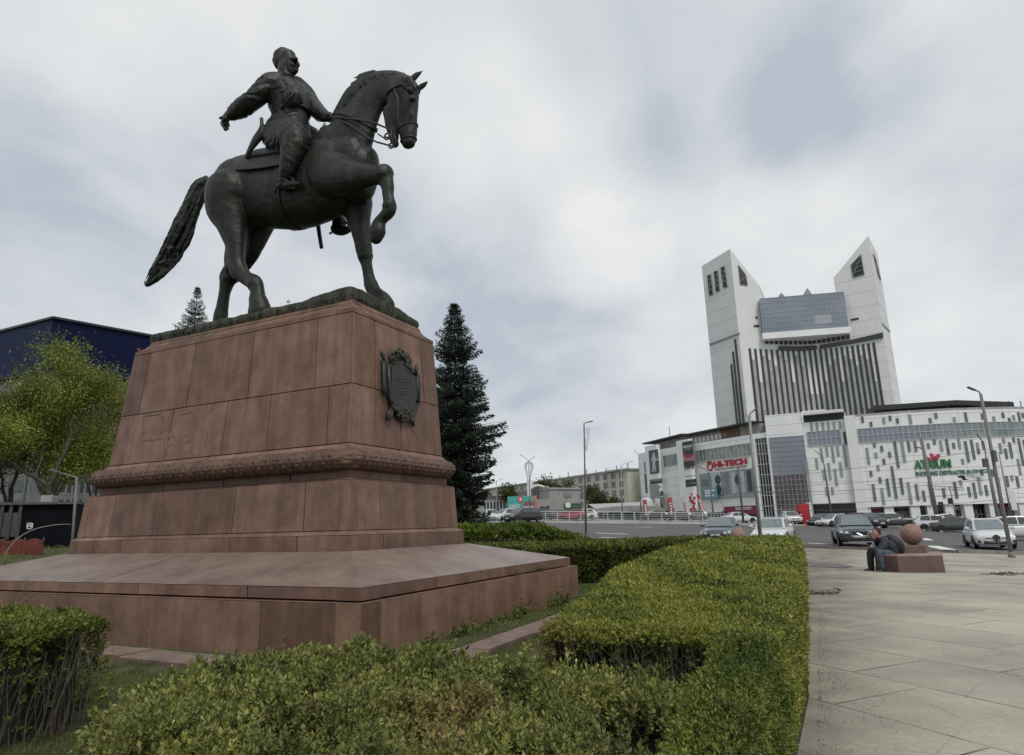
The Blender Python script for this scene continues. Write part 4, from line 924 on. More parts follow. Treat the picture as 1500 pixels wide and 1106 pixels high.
    if stems:
        b = MB()
        for i in bare:
            a = np.array(poly[i]); c = np.array(poly[(i + 1) % n]); d = c - a; L = np.linalg.norm(d); d /= L; nn = np.array([d[1], -d[0]]) * (1 if ccw else -1)
            for j in range(int(L * (95 if seed < 20 else 44))):
                t = rng.uniform(.06, L - .06); q = a + d * t - nn * rng.uniform(.02, .22); z0 = gz(*q); zt = float(top(np.array([q[0]]), np.array([q[1]]))[0]); hgt = (zt - z0) * rng.uniform(.6, .98)
                sx = float(np.clip(rng.normal() * .11, -t * .8, (L - t) * .8)); pts = []
                for e in np.linspace(0, 1, 6): pts.append(np.array([*(q + d * (sx * e + .02 * math.sin(e * 5 + j)) + nn * (.07 * e + .015 * math.sin(e * 7 + j))), z0 + hgt * e]))
                r0 = rng.uniform(.0028, .007); b.tube(pts, [r0 * (1 - .65 * e) for e in np.linspace(0, 1, 6)], 5, cap=False)
                for w in range(2):
                    e = int(rng.integers(2, 5)); p = pts[e]; v = np.array([*(d * rng.normal() * .12 + nn * rng.uniform(0, .06)), rng.uniform(.05, .2)]); b.tube([p, p + v * .5 + rng.normal(size=3) * .012, p + v], [r0 * .45, r0 * .35, r0 * .2], 4, cap=False)
        if b.v: b.build('twigs', M_TWIG, root, smooth=True)
    return root
def xy(l, r): p = LR(l, r); return (float(p[0]), float(p[1]))
GREEN_LO, GREEN_HI = (.060, .078, .015), (.24, .25, .048)
def flat(h): return lambda x, y: np.full(np.shape(x), h)
# long clipped hedge beside the plaza, with a cut front face
LH = [xy(2.1, 4.62), xy(2.45, 6.5), xy(3.5, 11.0), xy(4.55, 19.5), xy(4.5, 28.2), xy(1.85, 28.4), xy(1.30, 22), xy(.76, 12.), xy(.52, 7.2), xy(.49, 4.62), ]
def toplong(x, y):
    r = x * RV[0] + y * RV[1]; return .90 + .02 * np.sin(r * .9) + .012 * np.sin(x * 3.1 + r)
hedge('clipped_hedge', 'long clipped green hedge beside the concrete plaza, bare twigs on its cut end', LH, toplong, (.066, .09, .018), (.30, .315, .058), 3, bare=(9,), lump=.016, dry=((LR(2.05, 4.75, .75), .22),), amt=.015, k=.0044)
# its low return along the paving, towards the viewer
RH = [xy(.88, 2.2), xy(.86, 4.75), xy(.49, 4.75), xy(.46, 2.2)]
def topret(x, y):
    r = x * RV[0] + y * RV[1]; return .62 + .27 * np.clip((r - 3.1) / 1.5, 0, 1)
hedge('clipped_hedge', 'narrow leafy hedge strip dropping towards the viewer along the paving edge', RH, topret, (.055, .082, .018), (.22, .26, .05), 13, lump=.05, amt=.02)
# lower, unclipped box bush in front of the step
BH = [xy(3.15, 1.9), xy(3.7, 2.35), xy(4.45, 2.95), xy(4.95, 3.7), xy(4.8, 4.35), xy(4.1, 4.85), xy(3.2, 4.95), xy(2.1, 4.55), xy(.78, 4.75), xy(.80, 2.0)]
GAPS = [(atZ(*q, .5), r) for q, r in (((900, 1078), .22), ((930, 1100), .26), ((245, 1030), .10), ((350, 1000), .06), ((480, 955), .05), ((622, 975), .045), ((455, 1035), .09), ((575, 1062), .09), ((700, 1020), .04), ((1010, 1030), .05), ((620, 1090), .10), ((610, 1100), .09), ((410, 1060), .08))]
def topbush(x, y):
    l = x * LV[0] + y * LV[1]; r = x * RV[0] + y * RV[1]
    z = .60 - .16 * np.clip((l - 3.7) / 1.2, 0, 1) ** 1.5 + .05 * np.sin(l * 2.3 + 1) * np.sin(r * 2.9) + .035 * np.sin(l * 5.3 + r * 4.1) + .025 * np.sin(l * 9.1 - r * 7.3 + 2) - .06 * np.clip((2.9 - r), 0, 1)
    return z
def gapbush(P):
    k = np.ones(len(P), bool)
    for q, r in GAPS:
        r = r * 1.15; d = np.linalg.norm((P[:, :2] - q[:2]), axis=1); k &= ~((d < r * (.75 + .5 * rng.random(len(P)))) & (rng.random(len(P)) < .9))
    return k
hedge('box_bush', 'low shaggy unclipped box bush with patches of browned shoots, before the granite step', BH, topbush, (.052, .072, .019), (.30, .315, .085), 23, rough=.045, lump=.10, ls=2.4, round_=.3, cov=3.3,
      dry=((atZ(668, 1050, .58), .30), (atZ(640, 1085, .58), .2), (atZ(300, 1050, .5), .12), (atZ(1030, 985, .6), .10), (atZ(440, 945, .6), .12), (atZ(740, 1000, .6), .1)), amt=.035, k=.0072, mn=.027, gapf=gapbush)
# hedge on the left, its end bare of leaves
EH = [xy(5.95, 2.6), xy(5.85, 3.3), xy(6.15, 4.1), xy(10.5, 4.35), xy(10.5, 2.9)]
hedge('clipped_hedge', 'dark clipped hedge end with long bare twigs showing under its leafy top', EH, flat(.89), (.045, .066, .012), (.20, .225, .04), 33, bare=(4, 0, 1), amt=.02, lump=.04, k=.005)
# hedges beyond the step
XH = [xy(15.5, 17.2), xy(7.4, 17.5), xy(6.1, 18.4), xy(4.55, 26.), xy(5.6, 27.4), xy(8.6, 23.4), xy(15.5, 23.)]
hedge('clipped_hedge', 'shaded square-cut hedge crossing behind the granite step', XH, flat(.96), (.026, .042, .009), (.17, .195, .035), 43, amt=.01, side_shade=(.62, .66, .7), stems=False)
_a = [atY(640, 785, 25.), atY(862, 790, 25.), atY(880, 790, 26.2), atY(872, 790, 29.5), atY(640, 785, 30.)]
def topround(x, y):
    e = (x - (_a[1][0] - 2.6)) / 2.9; return 1.58 - .75 * np.clip(e, 0, 1) ** 1.7 - .004 * (y - 25)
hedge('rounded_hedge', 'bright rounded hedge standing higher behind the square-cut hedge', [(p[0], p[1]) for p in _a], topround, (.045, .075, .012), (.15, .19, .03), 53, rough=.05, lump=.09, ls=1.1, round_=.5, amt=.01, stems=False, k=.006)

# grass and weeds
def blades(name, P, h, w, lo, hi, parent=None, seed=0):
    n = len(P); U = unit(np.column_stack([rng.normal(size=(n, 2)) * .45, np.ones(n)])); S = unit(np.cross(U, rng.normal(size=(n, 3))))
    hh = h * rng.uniform(.5, 1.3, n); c = leafcol(P, lo, hi, 1.0, seed, amt=.07)
    return leaves(P, U, S, hh, w, c)
def gpts(n, l0, l1, r0, r1, bare=.0, seed=1):
    l = rng.uniform(l0, l1, n); r = rng.uniform(r0, r1, n); P = np.outer(l, LV) + np.outer(r, RV); P[:, 2] = [gz(*q[:2]) for q in P] if r1 > 17 else 0
    k = vnoise(P, .9, seed) > -.45 + bare; return P[k]
prt = [blades('g', gpts(42000, 4.3, 8.5, 1.9, 6.0, .1, 1), .05, .006, (.05, .065, .018), (.15, .165, .05)), blades('g', gpts(22000, 3.0, 5.0, 4.3, 9., .15, 2), .045, .006, (.055, .07, .018), (.16, .17, .05)),
       blades('g', gpts(14000, 3.4, 6.5, 9., 17.5, .1, 3), .07, .014, (.05, .075, .018), (.15, .18, .05)), blades('g', gpts(26000, 14.8, 34., 4., 24., -.2, 4), .13, .03, (.06, .075, .018), (.22, .21, .06))]
g_ = mesh_leaves('grass', prt, LEAF); kind(g_, 'stuff')
wd = []
for i, (l, r, s, n) in enumerate(((5.45, 8.2, .10, 60), (5.45, 9.3, .16, 110), (5.43, 11.2, .20, 160), (5.42, 13.0, .24, 180), (5.44, 7.3, .08, 40), (5.5, 10.3, .1, 60))):
    P = np.array([LR(l + rng.normal() * .04, r + rng.normal() * s * 1.4, abs(rng.normal()) * s * .5) for _ in range(n)])
    wd.append(rosettes(P, unit(np.tile(np.array([*(-LV[:2] * .4), 1.]), (n, 1))), .05, 5, .8, leafcol(P, (.05, .075, .018), (.16, .19, .05), 2., i)))
for i, (l, r, z, n) in enumerate(((5.62, 12.6, .72, 30), (5.62, 11.6, .72, 14))):
    P = np.array([LR(l + rng.normal() * .01, r + rng.normal() * .10, z + abs(rng.normal()) * .04) for _ in range(n)])
    wd.append(rosettes(P, np.tile(np.array([*(-LV[:2] * .5), .8]), (n, 1)), .035, 5, .8, leafcol(P, (.05, .06, .02), (.12, .12, .05), 2., i)))
kind(mesh_leaves('weeds', wd, LEAF), 'stuff')
# dead stalks in front of the left end
b = MB()
for i in range(9):
    p = atZ(2 + 3 * i, 878 + rng.uniform(-8, 8), .62); p[2] = .4; q = p + np.array([.3 + .12 * rng.normal(), .05, .45 + .1 * rng.normal()]); m_ = (p + q) / 2 + rng.normal(size=3) * .05
    b.tube([p, m_, q], [.006, .005, .002], 5, cap=False)
    for w in range(4):
        s = p + (q - p) * rng.uniform(.3, .9); b.tube([s, s + np.array([rng.normal() * .09, 0, rng.uniform(.05, .15)])], [.003, .0015], 4, cap=False)
tag(b.build('dry_stalks', M_TWIG, smooth=True), 'dry leafless stalks leaning over the top of the dark bare-twigged hedge', 'plant')
b = MB(); pts = [atY(x, y, 17.) for x, y in ((8, 812), (14, 802), (30, 786), (52, 775), (80, 769), (104, 768))]
b.tube([p for p in catmull(np.array(pts), 20)], list(np.linspace(.02, .008, 20)), 6); tag(b.build('bent_stem', mat('pale_stem', (.24, .23, .19), rough=.8), smooth=True), 'single pale stem arching in front of the black kiosk', 'plant')

# ================================================================== TREES
def spruce(x, y, h, r0, label, grp=None, n=62, lo=(.012, .022, .014), hi=(.060, .075, .055), seed=1, dens=1., pw=.85, base=.4):
    z0 = gz(x, y); root = thing('spruce_tree', label, 'tree', (x, y, z0), grp)
    b = MB(); b.tube([(x, y, z0 + h * t) for t in np.linspace(0, 1, 8)], [max(.015, .22 * (1 - t)) for t in np.linspace(0, 1, 8)], 8); parts = []; bb = b; r = np.random.default_rng(seed)
    for i in range(n):
        t = (i + r.uniform(0, .8)) / n; z = z0 + base + (h - base) * t ** .92; R = r0 * min(1, (1 - t) * 1.72) * (.55 + .45 * min(1, t / .40)) * r.uniform(.70, 1.15) + .06
        m = 7 if t < .9 else 5; ph = r.uniform(0, 6.28)
        for j in range(m):
            th = ph + 6.283 * j / m + r.normal() * .15; Rj = R * r.uniform(.7, 1.14); d = np.array([math.cos(th), math.sin(th), 0]); s_ = np.array([-d[1], d[0], 0]); k = max(4, int(Rj / .13))
            droop = -.32 if t < .7 else .10; pts = []
            for e in np.linspace(0, 1, k + 1): pts.append(np.array([x, y, z]) + d * Rj * e + ZV * Rj * (droop * e + .32 * e ** 2.2))
            bb.tube([pts[0], pts[k // 2], pts[-1]], [.035 * (1 - t) + .008, .02 * (1 - t) + .005, .004], 4, cap=False)
            P = []; U = []
            for e in range(1, k + 1):
                wdt = .34 * Rj * (1 - .55 * e / k) * .6 + .05; c = int((9 if e > 1 else 5) * dens)
                for _ in range(c):
                    sd = r.uniform(-1, 1); q = pts[e] + s_ * sd * wdt + d * r.normal() * .05 - ZV * (abs(sd) * wdt * .25 + r.uniform(0, .16)); P.append(q); U.append(d * r.uniform(.3, 1.) + s_ * sd * .9 + ZV * r.uniform(-.75, .25))
            P = np.array(P); U = unit(np.array(U)); S = unit(np.cross(U, r.normal(size=(len(P), 3))))
            tone = leafcol(P, lo, hi, .8, seed); out_ = np.linalg.norm((P - np.array([x, y, 0]))[:, :2], axis=1)
            ln = r.uniform(.12, .26, len(P)) * (.55 + .45 * (1 - t)); parts.append(leaves(P, U, S, ln, ln * .38, tone * r.uniform(.6, 1.3, (len(P), 1))))
    bb.build('trunk', M_BARK, root, smooth=True); mesh_leaves('crown', parts, NEEDLE, root); return root
def px_at(px, Y): 
    p = atY(px, 766, Y); return float(p[0]), float(p[1])
xs, ys_ = px_at(668, 34.); spruce(xs, ys_, 12.75, 2.4, 'tall dark spruce standing beside the pedestal', n=60, seed=3, dens=2.3)
_q = atY(290, 418, 52.); x2 = _q[0]; spruce(x2 - .9 + .9, 52., _q[2] - gz(x2, 52.), 3.6, 'spruce whose thin top shows above the bronze base behind the horse', n=60, seed=5, dens=1.7, hi=(.03, .04, .028))
_q = atY(423, 437, 60.); spruce(_q[0], 60., _q[2] - gz(_q[0], 60.) - .1, 2.6, 'tree of which only the twig tip pokes over the pedestal under the belly', n=30, seed=6, dens=.4, pw=.5)

def broadleaf(x, y, h, crown, label, name='leafy_tree', grp=None, seed=1, lo=(.10, .115, .018), hi=(.27, .305, .052), leaf=.10, nl=12, fill=1., levels=5, spread=.55, lean=0., twigcol=None, r0=.16, dead=False, start=.25, cls=.35):
    """trunk that forks again and again; leaves in loose clusters along the last twigs"""
    r = np.random.default_rng(seed); z0 = gz(x, y); root = thing(name, label, 'tree', (x, y, z0), grp); tb = MB(); bb = MB(); tips = []
    def grow(p, d, L, rad_, lev):
        k = 4; pts = [p]; dd = d.copy()
        for i in range(k):
            dd = dd + r.normal(size=3) * .11 + ZV * .06; dd /= np.linalg.norm(dd); pts.append(pts[-1] + dd * L / k)
        (tb if lev == 0 else bb).tube(pts, list(np.linspace(rad_, rad_ * .62, k + 1)), 7 if lev < 2 else 4, cap=False)
        if lev >= 2: tips.extend([(q, dd, lev) for q in pts[2:]])
        if lev >= levels: return
        for i in range(3 if lev < 2 else int(r.integers(2, 4))):
            s = pts[-1] if i == 0 else pts[int(r.integers(2, k + 1))]; v = r.normal(size=3); v -= dd * np.dot(v, dd); v /= np.linalg.norm(v); nd = dd + v * spread * r.uniform(.6, 1.4) * (1.15 if i else .6); nd /= np.linalg.norm(nd)
            grow(s, nd, L * r.uniform(.62, .86), rad_ * .58, lev + 1)
    grow(np.array([x, y, z0 - .1]), unit(np.array([[lean, 0, 1.]]))[0], h * start, r0, 0)
    T = np.array([t[0] for t in tips]); zmax = T[:, 2].max(); sc = h / (zmax - z0); cen = np.array([x, y, z0])
    def fit(V): V = (np.array(V) - cen) * np.array([crown, crown, sc]) + cen; return [tuple(v) for v in V]
    tb.v = fit(tb.v); bb.v = fit(bb.v); T = np.array(fit(T))
    tb.build('trunk', M_BARK, root, smooth=True); bb.build('branches', M_BARK, root, smooth=True)
    if not dead:
        lev = np.array([t[2] for t in tips]); sel = (lev >= levels - (2 if nl > 25 else 1)) & (r.random(len(T)) < fill) ; P = np.repeat(T[sel], nl, 0); P = P + r.normal(size=P.shape) * cls * np.array([1, 1, .8])
        c = leafcol(P, lo, hi, .35, seed, amt=.0); U = unit(r.normal(size=P.shape) + ZV * .1); S = unit(np.cross(U, r.normal(size=P.shape))); ln = leaf * r.uniform(.6, 1.3, len(P))
        mesh_leaves('crown', [leaves(P, U, S, ln, ln * .6, c * r.uniform(.7, 1.3, (len(P), 1)))], LEAF, root)
    return root
tx, ty = px_at(78, 31.); broadleaf(tx, ty, 9.4, 2.5, 'yellow-green tree in spring leaf before the blue building', seed=4, nl=120, leaf=.105, start=.15, fill=1., cls=.46, r0=.075)
tx, ty = px_at(8, 33.); broadleaf(tx, ty, 8.0, 2.0, 'green tree at the picture edge beside the yellow-green one', seed=9, lo=(.07, .085, .018), hi=(.19, .2, .04), nl=70, leaf=.11, fill=1., cls=.45, start=.16, r0=.08)
tx, ty = px_at(142, 36.); broadleaf(tx, ty, 8.6, 1.25, 'thin twiggy tree with hardly any leaves beside the pedestal', name='bare_tree', seed=15, nl=3, leaf=.07, fill=.7, start=.14, r0=.09, lo=(.10, .08, .035), hi=(.22, .16, .06), levels=6, cls=.25)
tx, ty = px_at(60, 40.); broadleaf(tx, ty, 7.2, 2.6, 'darker bush-like tree growing low behind the kiosk', seed=19, nl=50, leaf=.12, lo=(.04, .05, .016), hi=(.11, .125, .03), fill=1., cls=.45, start=.15, r0=.1)
for i, (px, Y, h, cr, lab) in enumerate(((737, 118., 5.2, 1.3, 'olive tree before the far end of the apartment block'), (806, 128., 7.4, .9, 'tall green tree above the dark flat shop front'), (820, 126., 6.3, .9, 'twin tree beside the tall green one above the grey building'),
                                         (862, 124., 5.4, 1.1, 'broad grey-green tree beside the plain grey building'), (878, 120., 4.2, 1.0, 'small tree right of the broad one before the flats'), (898, 119., 3., 1.2, 'low dark shrub-like tree behind the green hoarding'))):
    tx, ty = px_at(px, Y); broadleaf(tx, ty, h, cr, lab, name='street_tree', seed=30 + i, nl=9, leaf=.38, lo=(.035, .045, .015), hi=(.11, .115, .035), levels=4, cls=.55, r0=.2, grp='trees before the apartment block')

# ================================================================== GRANITE BALL SEATS AND THE SITTING PERSON
M_PLIN = mat('plinth_granite', (.095, .052, .044), rough=.5, tint=(.15, .088, .074), scale=3., bump=.2, bscale=90, spec=.45, detail=8)
M_BALL = mat('ball_granite', (.20, .118, .095), rough=.6, tint=(.27, .165, .135), scale=14., bump=.35, bscale=120, detail=8)
M_PLTOP = mat('plinth_top_stone', (.20, .14, .12), rough=.55, tint=(.26, .19, .165), scale=3.)
pA = atZ(1385, 838, 0)[:2]; pB = atZ(1317, 838.5, 0)[:2]; pC = atZ(1283, 836, 0)[:2]
cc = atZ(1338, 826, 0)[:2] * 1.0; ctr = np.array([atY(1337, 800, 21.6)[0], 21.6])
seat = thing('ball_seat', 'low red granite plinth with an upper step, the person sitting on it', 'plinth', (*ctr, 0))
hexa = [pC, pB, pA, pA + np.array([1.0, 1.6]), pB + np.array([1.75, 2.9]), pC + np.array([1.45, 2.3])]
b = MB(); b.frustum([(*p, -.05) for p in hexa], [(*(p + (ctr - p) * .02), .46) for p in hexa]); b.build('lower_block', M_PLIN, seat, bevel=.015)
b = MB(); b.frustum([(*(p + (ctr - p) * .03), .4602) for p in hexa], [(*(p + (ctr - p) * .04), .485) for p in hexa]); b.build('seat_slab', M_PLTOP, seat, bevel=.006)
h2 = [ctr + (p - ctr) * np.array([.60, .52]) + np.array([.05, .12]) for p in hexa]
b = MB(); b.frustum([(*p, .44) for p in h2], [(*(p + (ctr - p) * .03), .70) for p in h2]); b.build('upper_block', M_PLIN, seat, bevel=.015)
sb = np.array([*atY(1336, 787, 21.75)]); 
def stone_ball(c, r, label):
    b = MB(); b.ball(c, r, 40, 24); o = b.build('stone_ball', M_BALL, smooth=True, fix=True, org=(c[0], c[1], c[2] - r)); tag(o, label, 'stone ball', 'stone balls on the plaza'); return o
stone_ball(np.array([sb[0], sb[1], .70 + .32]), .325, 'big pinkish granite ball on the plinth beside the sitting person')
c2 = atY(1082, 789, 26.); stone_ball(np.array([c2[0], c2[1], .985]), .33, 'granite ball just peeping over the hedge before the parked cars')
seat2 = thing('ball_seat', 'second granite plinth, hidden behind the long hedge under its stone ball', 'plinth', (c2[0], c2[1], gz(*c2[:2])))
h3 = [np.array([c2[0], c2[1]]) + .75 * np.array([math.cos(a), math.sin(a)]) for a in np.arange(6) * math.pi / 3]
b = MB(); b.frustum([(*p, -.05) for p in h3], [(*p, .44) for p in h3]); b.build('lower_block', M_PLIN, seat2)
h4 = [np.array([c2[0], c2[1]]) + .45 * np.array([math.cos(a), math.sin(a)]) for a in np.arange(6) * math.pi / 3]
b = MB(); b.frustum([(*p, .44) for p in h4], [(*p, .67) for p in h4]); b.build('upper_block', M_PLIN, seat2)
# the person: sits on the near left corner of the plinth, bent over a telephone
M_SKIN = mat('skin', (.30, .17, .12), rough=.55, var=.08); M_JACK = mat('navy_jacket', (.014, .017, .030), rough=.75, tint=(.024, .028, .042), scale=20, bump=.3, bscale=30)
M_JEAN = mat('denim', (.040, .060, .090), rough=.85, tint=(.065, .09, .125), scale=12, bump=.3, bscale=50); M_SHOE = mat('shoe_black', (.012, .012, .013), rough=.5); M_HAIR = mat('hair_dark', (.012, .010, .009), rough=.6, bump=.6, bscale=60)
YP = float(pC[1]) + .03
PXM = np.dot(atY(1290, 800, YP) - EYE, -CAMM[:, 2]) / F
def pp(x, y, r, dY=0., k=1.): p = atY(1180 + x / 6.25, 740 + y / 6.25, YP + dY); return (*p, r / 6.25 * PXM, k)
def PC(pts): return [pp(*q) for q in pts]
YV = np.array([0, 1., 0])
person = thing('person', 'person in dark jacket and blue jeans, sitting bent over a phone on the plinth', 'person', (*pp(720, 600, 0)[:2], 0.))
b = MB()
add_loft(b, PC([(640, 238, 33), (638, 258, 36), (630, 282, 28), (622, 298, 18)]), YV, n=14)                                         # head, chin down
add_loft(b, PC([(612, 262, 5), (603, 276, 7), (605, 284, 4)]), YV, n=8, nseg=8)                                                     # nose
b.ball(pp(655, 268, 0, -.10)[:3], (.02, .015, .035))                                                                                    # ear
for d in (-.03, .03): b.ball(pp(611, 262, 0, d)[:3], .012)
b.ball(pp(612, 296, 0)[:3], .02)
add_loft(b, PC([(660, 285, 23), (690, 312, 28), (720, 330, 30)]), YV, n=10)
add_loft(b, PC([(725, 330, 40, 0, 1.3), (755, 370, 62, 0, 1.25), (775, 415, 62, 0, 1.1), (785, 452, 56, 0, 1.1)]), YV, n=18)       # trunk
for s in (-1, 1):
    add_loft(b, PC([(730, 342, 32, .19 * s), (700, 390, 26, .24 * s), (672, 425, 22, .2 * s), (640, 408, 17, .12 * s), (618, 392, 12, .07 * s)]), YV, n=20)
    add_loft(b, PC([(612, 388, 10, .06 * s), (598, 380, 10, .045 * s)]), YV, n=8, nseg=10)
    for j in range(4): add_loft(b, PC([(604, 378 + j * 4, 3.6, .045 * s), (590, 374 + j * 4, 3.4, (.035 - .01 * j) * s), (584, 384 + j * 3, 3., .01 * s)]), YV, n=8, nseg=7)
    add_loft(b, PC([(608, 374, 4, .05 * s), (596, 362, 3.6, .03 * s), (590, 358, 3., .02 * s)]), YV, n=8, nseg=7)
add_loft(b, PC([(775, 455, 50, -.10), (720, 440, 40, -.2), (684, 432, 33, -.26), (688, 490, 27, -.29), (705, 560, 22, -.31), (712, 585, 20, -.31)]), YV, n=30)
add_loft(b, PC([(770, 460, 48, .10), (690, 430, 38, .14), (610, 420, 32, .15), (597, 480, 26, .15), (600, 550, 21, .15), (602, 578, 19, .15)]), YV, n=30)
pcol = lambda P: np.ones((len(P), 3))
body = fuse('body', b, .014, M_SKIN, person, 3)
# clothes laid over the body
b = MB()
add_loft(b, PC([(715, 326, 40, 0, 1.3), (752, 366, 68, 0, 1.28), (775, 415, 68, 0, 1.15), (790, 462, 64, 0, 1.12)]), YV, n=18)
add_loft(b, PC([(668, 300, 27), (700, 318, 38), (730, 335, 42)]), YV, n=10)
for s in (-1, 1): add_loft(b, PC([(730, 342, 39, .19 * s), (700, 392, 33, .245 * s), (672, 428, 28, .205 * s), (640, 409, 22, .125 * s), (622, 396, 17, .08 * s)]), YV, n=20)
fuse('jacket', b, .014, M_JACK, person, 2, disp=lambda P: .010 * vnoise(P, 5., 51))
b = MB()
add_loft(b, PC([(785, 462, 56, -.08), (720, 444, 44, -.2), (682, 434, 37, -.26), (686, 490, 32, -.29), (703, 560, 28, -.31), (708, 575, 28, -.31)]), YV, n=30)
fuse('trouser_leg', b, .014, M_JEAN, person, 2, disp=lambda P: .008 * vnoise(P, 7., 52))
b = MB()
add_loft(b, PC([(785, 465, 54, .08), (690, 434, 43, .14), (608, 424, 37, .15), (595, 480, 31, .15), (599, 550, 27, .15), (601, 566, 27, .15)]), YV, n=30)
fuse('trouser_leg', b, .014, mat('denim_shaded', (.016, .02, .032), rough=.85, bump=.3), person, 2, disp=lambda P: .008 * vnoise(P, 7., 53))  # far leg of the same jeans, its shade put into a darker denim
for dx, dy, dR in ((0, 0, -.31), (-112, -12, .15)):
    b = MB(); add_loft(b, PC([(725 + dx, 596 + dy, 19, dR), (700 + dx, 602 + dy, 18, dR), (672 + dx, 606 + dy, 14, dR), (655 + dx, 609 + dy, 9, dR)]), YV, n=14); fuse('shoe', b, .012, M_SHOE, person, 2)
b = MB(); add_loft(b, PC([(650, 240, 38), (642, 234, 38), (624, 238, 20)]), YV, n=12); add_loft(b, PC([(662, 258, 27), (668, 275, 18)]), YV, n=8); fuse('hair', b, .012, M_HAIR, person, 1, disp=lambda P: .006 * vnoise(P, 9., 54))
b = MB(); q = pp(582, 372, 0)[:3]; b.box(q, (.012, .075, .15), ax=(np.array([.86, 0, .5]), YV, np.array([-.5, 0, .86]))); tag(b.build('phone', mat('phone_glass', (.02, .02, .022), rough=.15)), 'dark phone held in both hands of the sitting person', 'phone')
b = MB(); add_loft(b, PC([(770, 300, 40, 0, 1.5), (815, 350, 62, 0, 1.3), (845, 405, 56, 0, 1.3), (850, 440, 34, 0, 1.5)]), YV, n=18)
bag = thing('backpack', 'black backpack on the back of the sitting person', 'backpack', pp(830, 440, 0)[:3])
fuse('pack_body', b, .014, mat('black_nylon', (.012, .012, .015), rough=.6, bump=.3), bag, 2, disp=lambda P: .008 * vnoise(P, 6., 55))
b = MB()
for s in (-1, 1): b.tube([pp(770, 310, 0, .14 * s)[:3], pp(728, 318, 0, .17 * s)[:3], pp(700, 360, 0, .19 * s)[:3], pp(740, 430, 0, .2 * s)[:3]], .018, 6)
b.build('shoulder_strap', M_SHOE, bag, smooth=True)
# litter of dead leaves and twigs along the hedge foot
n = 1500; t = rng.random(n) ** 2.2; rr_ = rng.uniform(4.5, 13., n); l = .40 + np.clip((rr_ - 5) * .03, 0, .3) - t * .55 - .04; P = np.outer(l, LV) + np.outer(rr_, RV); P[:, 2] = .012
P = P[vnoise(P, 1.1, 61) > -.15]; U = unit(np.column_stack([rng.normal(size=(len(P), 2)), rng.uniform(0, .35, len(P))])); S = unit(np.cross(U, np.tile(ZV, (len(P), 1)) + rng.normal(size=(len(P), 3)) * .25))
o = mesh_leaves('leaf_litter', [leaves(P, U, S, rng.uniform(.008, .024, len(P)), .009, np.array([.13, .105, .08]) * rng.uniform(.4, 1.5, (len(P), 1)))], LEAF); kind(o, 'stuff')
for (px, py, w, lab) in ((1198, 869, .5, 'dark clod of earth and twigs beside the long hedge'), (1478, 841, .55, 'dark patch of dead leaves on the paving near the picture edge')):
    c = atZ(px, py, 0.01); b = MB()
    for i in range(60):
        q = c + np.array([rng.normal() * w * .5, rng.normal() * w * .35, abs(rng.normal()) * .02]); d = rng.normal(size=3) * .05; d[2] *= .3; b.tube([q - d, q + rng.normal(size=3) * .006, q + d], [.006, .011, .004], 5)
    tag(b.build('debris_heap', mat('debris', (.05, .042, .03), rough=1., tint=(.12, .10, .07), scale=30)), lab, 'debris')
# ================================================================== BUILDINGS
class Wall:
    """a vertical wall plane, fixed by two surveyed points; px() finds where a line of sight meets it"""
    def __init__(s, a, b):
        s.a = np.array([a[0], a[1], 0.]); s.b = np.array([b[0], b[1], 0.]); d = s.b - s.a; s.len = np.linalg.norm(d); s.u = d / s.len
        s.n = np.cross(s.u, ZV); 
        if np.dot(s.n, EYE - s.a) < 0: s.n = -s.n
    def px(s, x, y, off=0.): return atPlane(x, y, s.a + s.n * off, s.n)
    def quad(s, b, x0, y0, x1, y1, off, th, skew=True):
        """panel with plumb sides: (x0,y0) top left, (x1,y1) bottom right as seen; top and bottom level on the wall"""
        p = s.px(x0, y0, off); q = s.px(x1, y1, off); u0, u1 = np.dot(p - s.a, s.u), np.dot(q - s.a, s.u); s.uv(b, u0, u1, q[2], p[2], off, th)
    def uv(s, b, u0, u1, z0, z1, off, th):
        o = s.a + s.n * off; f = [o + s.u * u0 + ZV * z0, o + s.u * u1 + ZV * z0, o + s.u * u1 + ZV * z1, o + s.u * u0 + ZV * z1]; b.prism(f, s.n * th)
    def poly(s, b, pts, off, th): b.prism([s.px(*p, off) for p in pts], s.n * th)
    def U(s, x, y, off=0.): return float(np.dot(s.px(x, y, off) - s.a, s.u))
def W_px(xa, da, xb, db, y): a = atY(xa, y, da); b = atY(xb, y, db); return Wall(a, b)
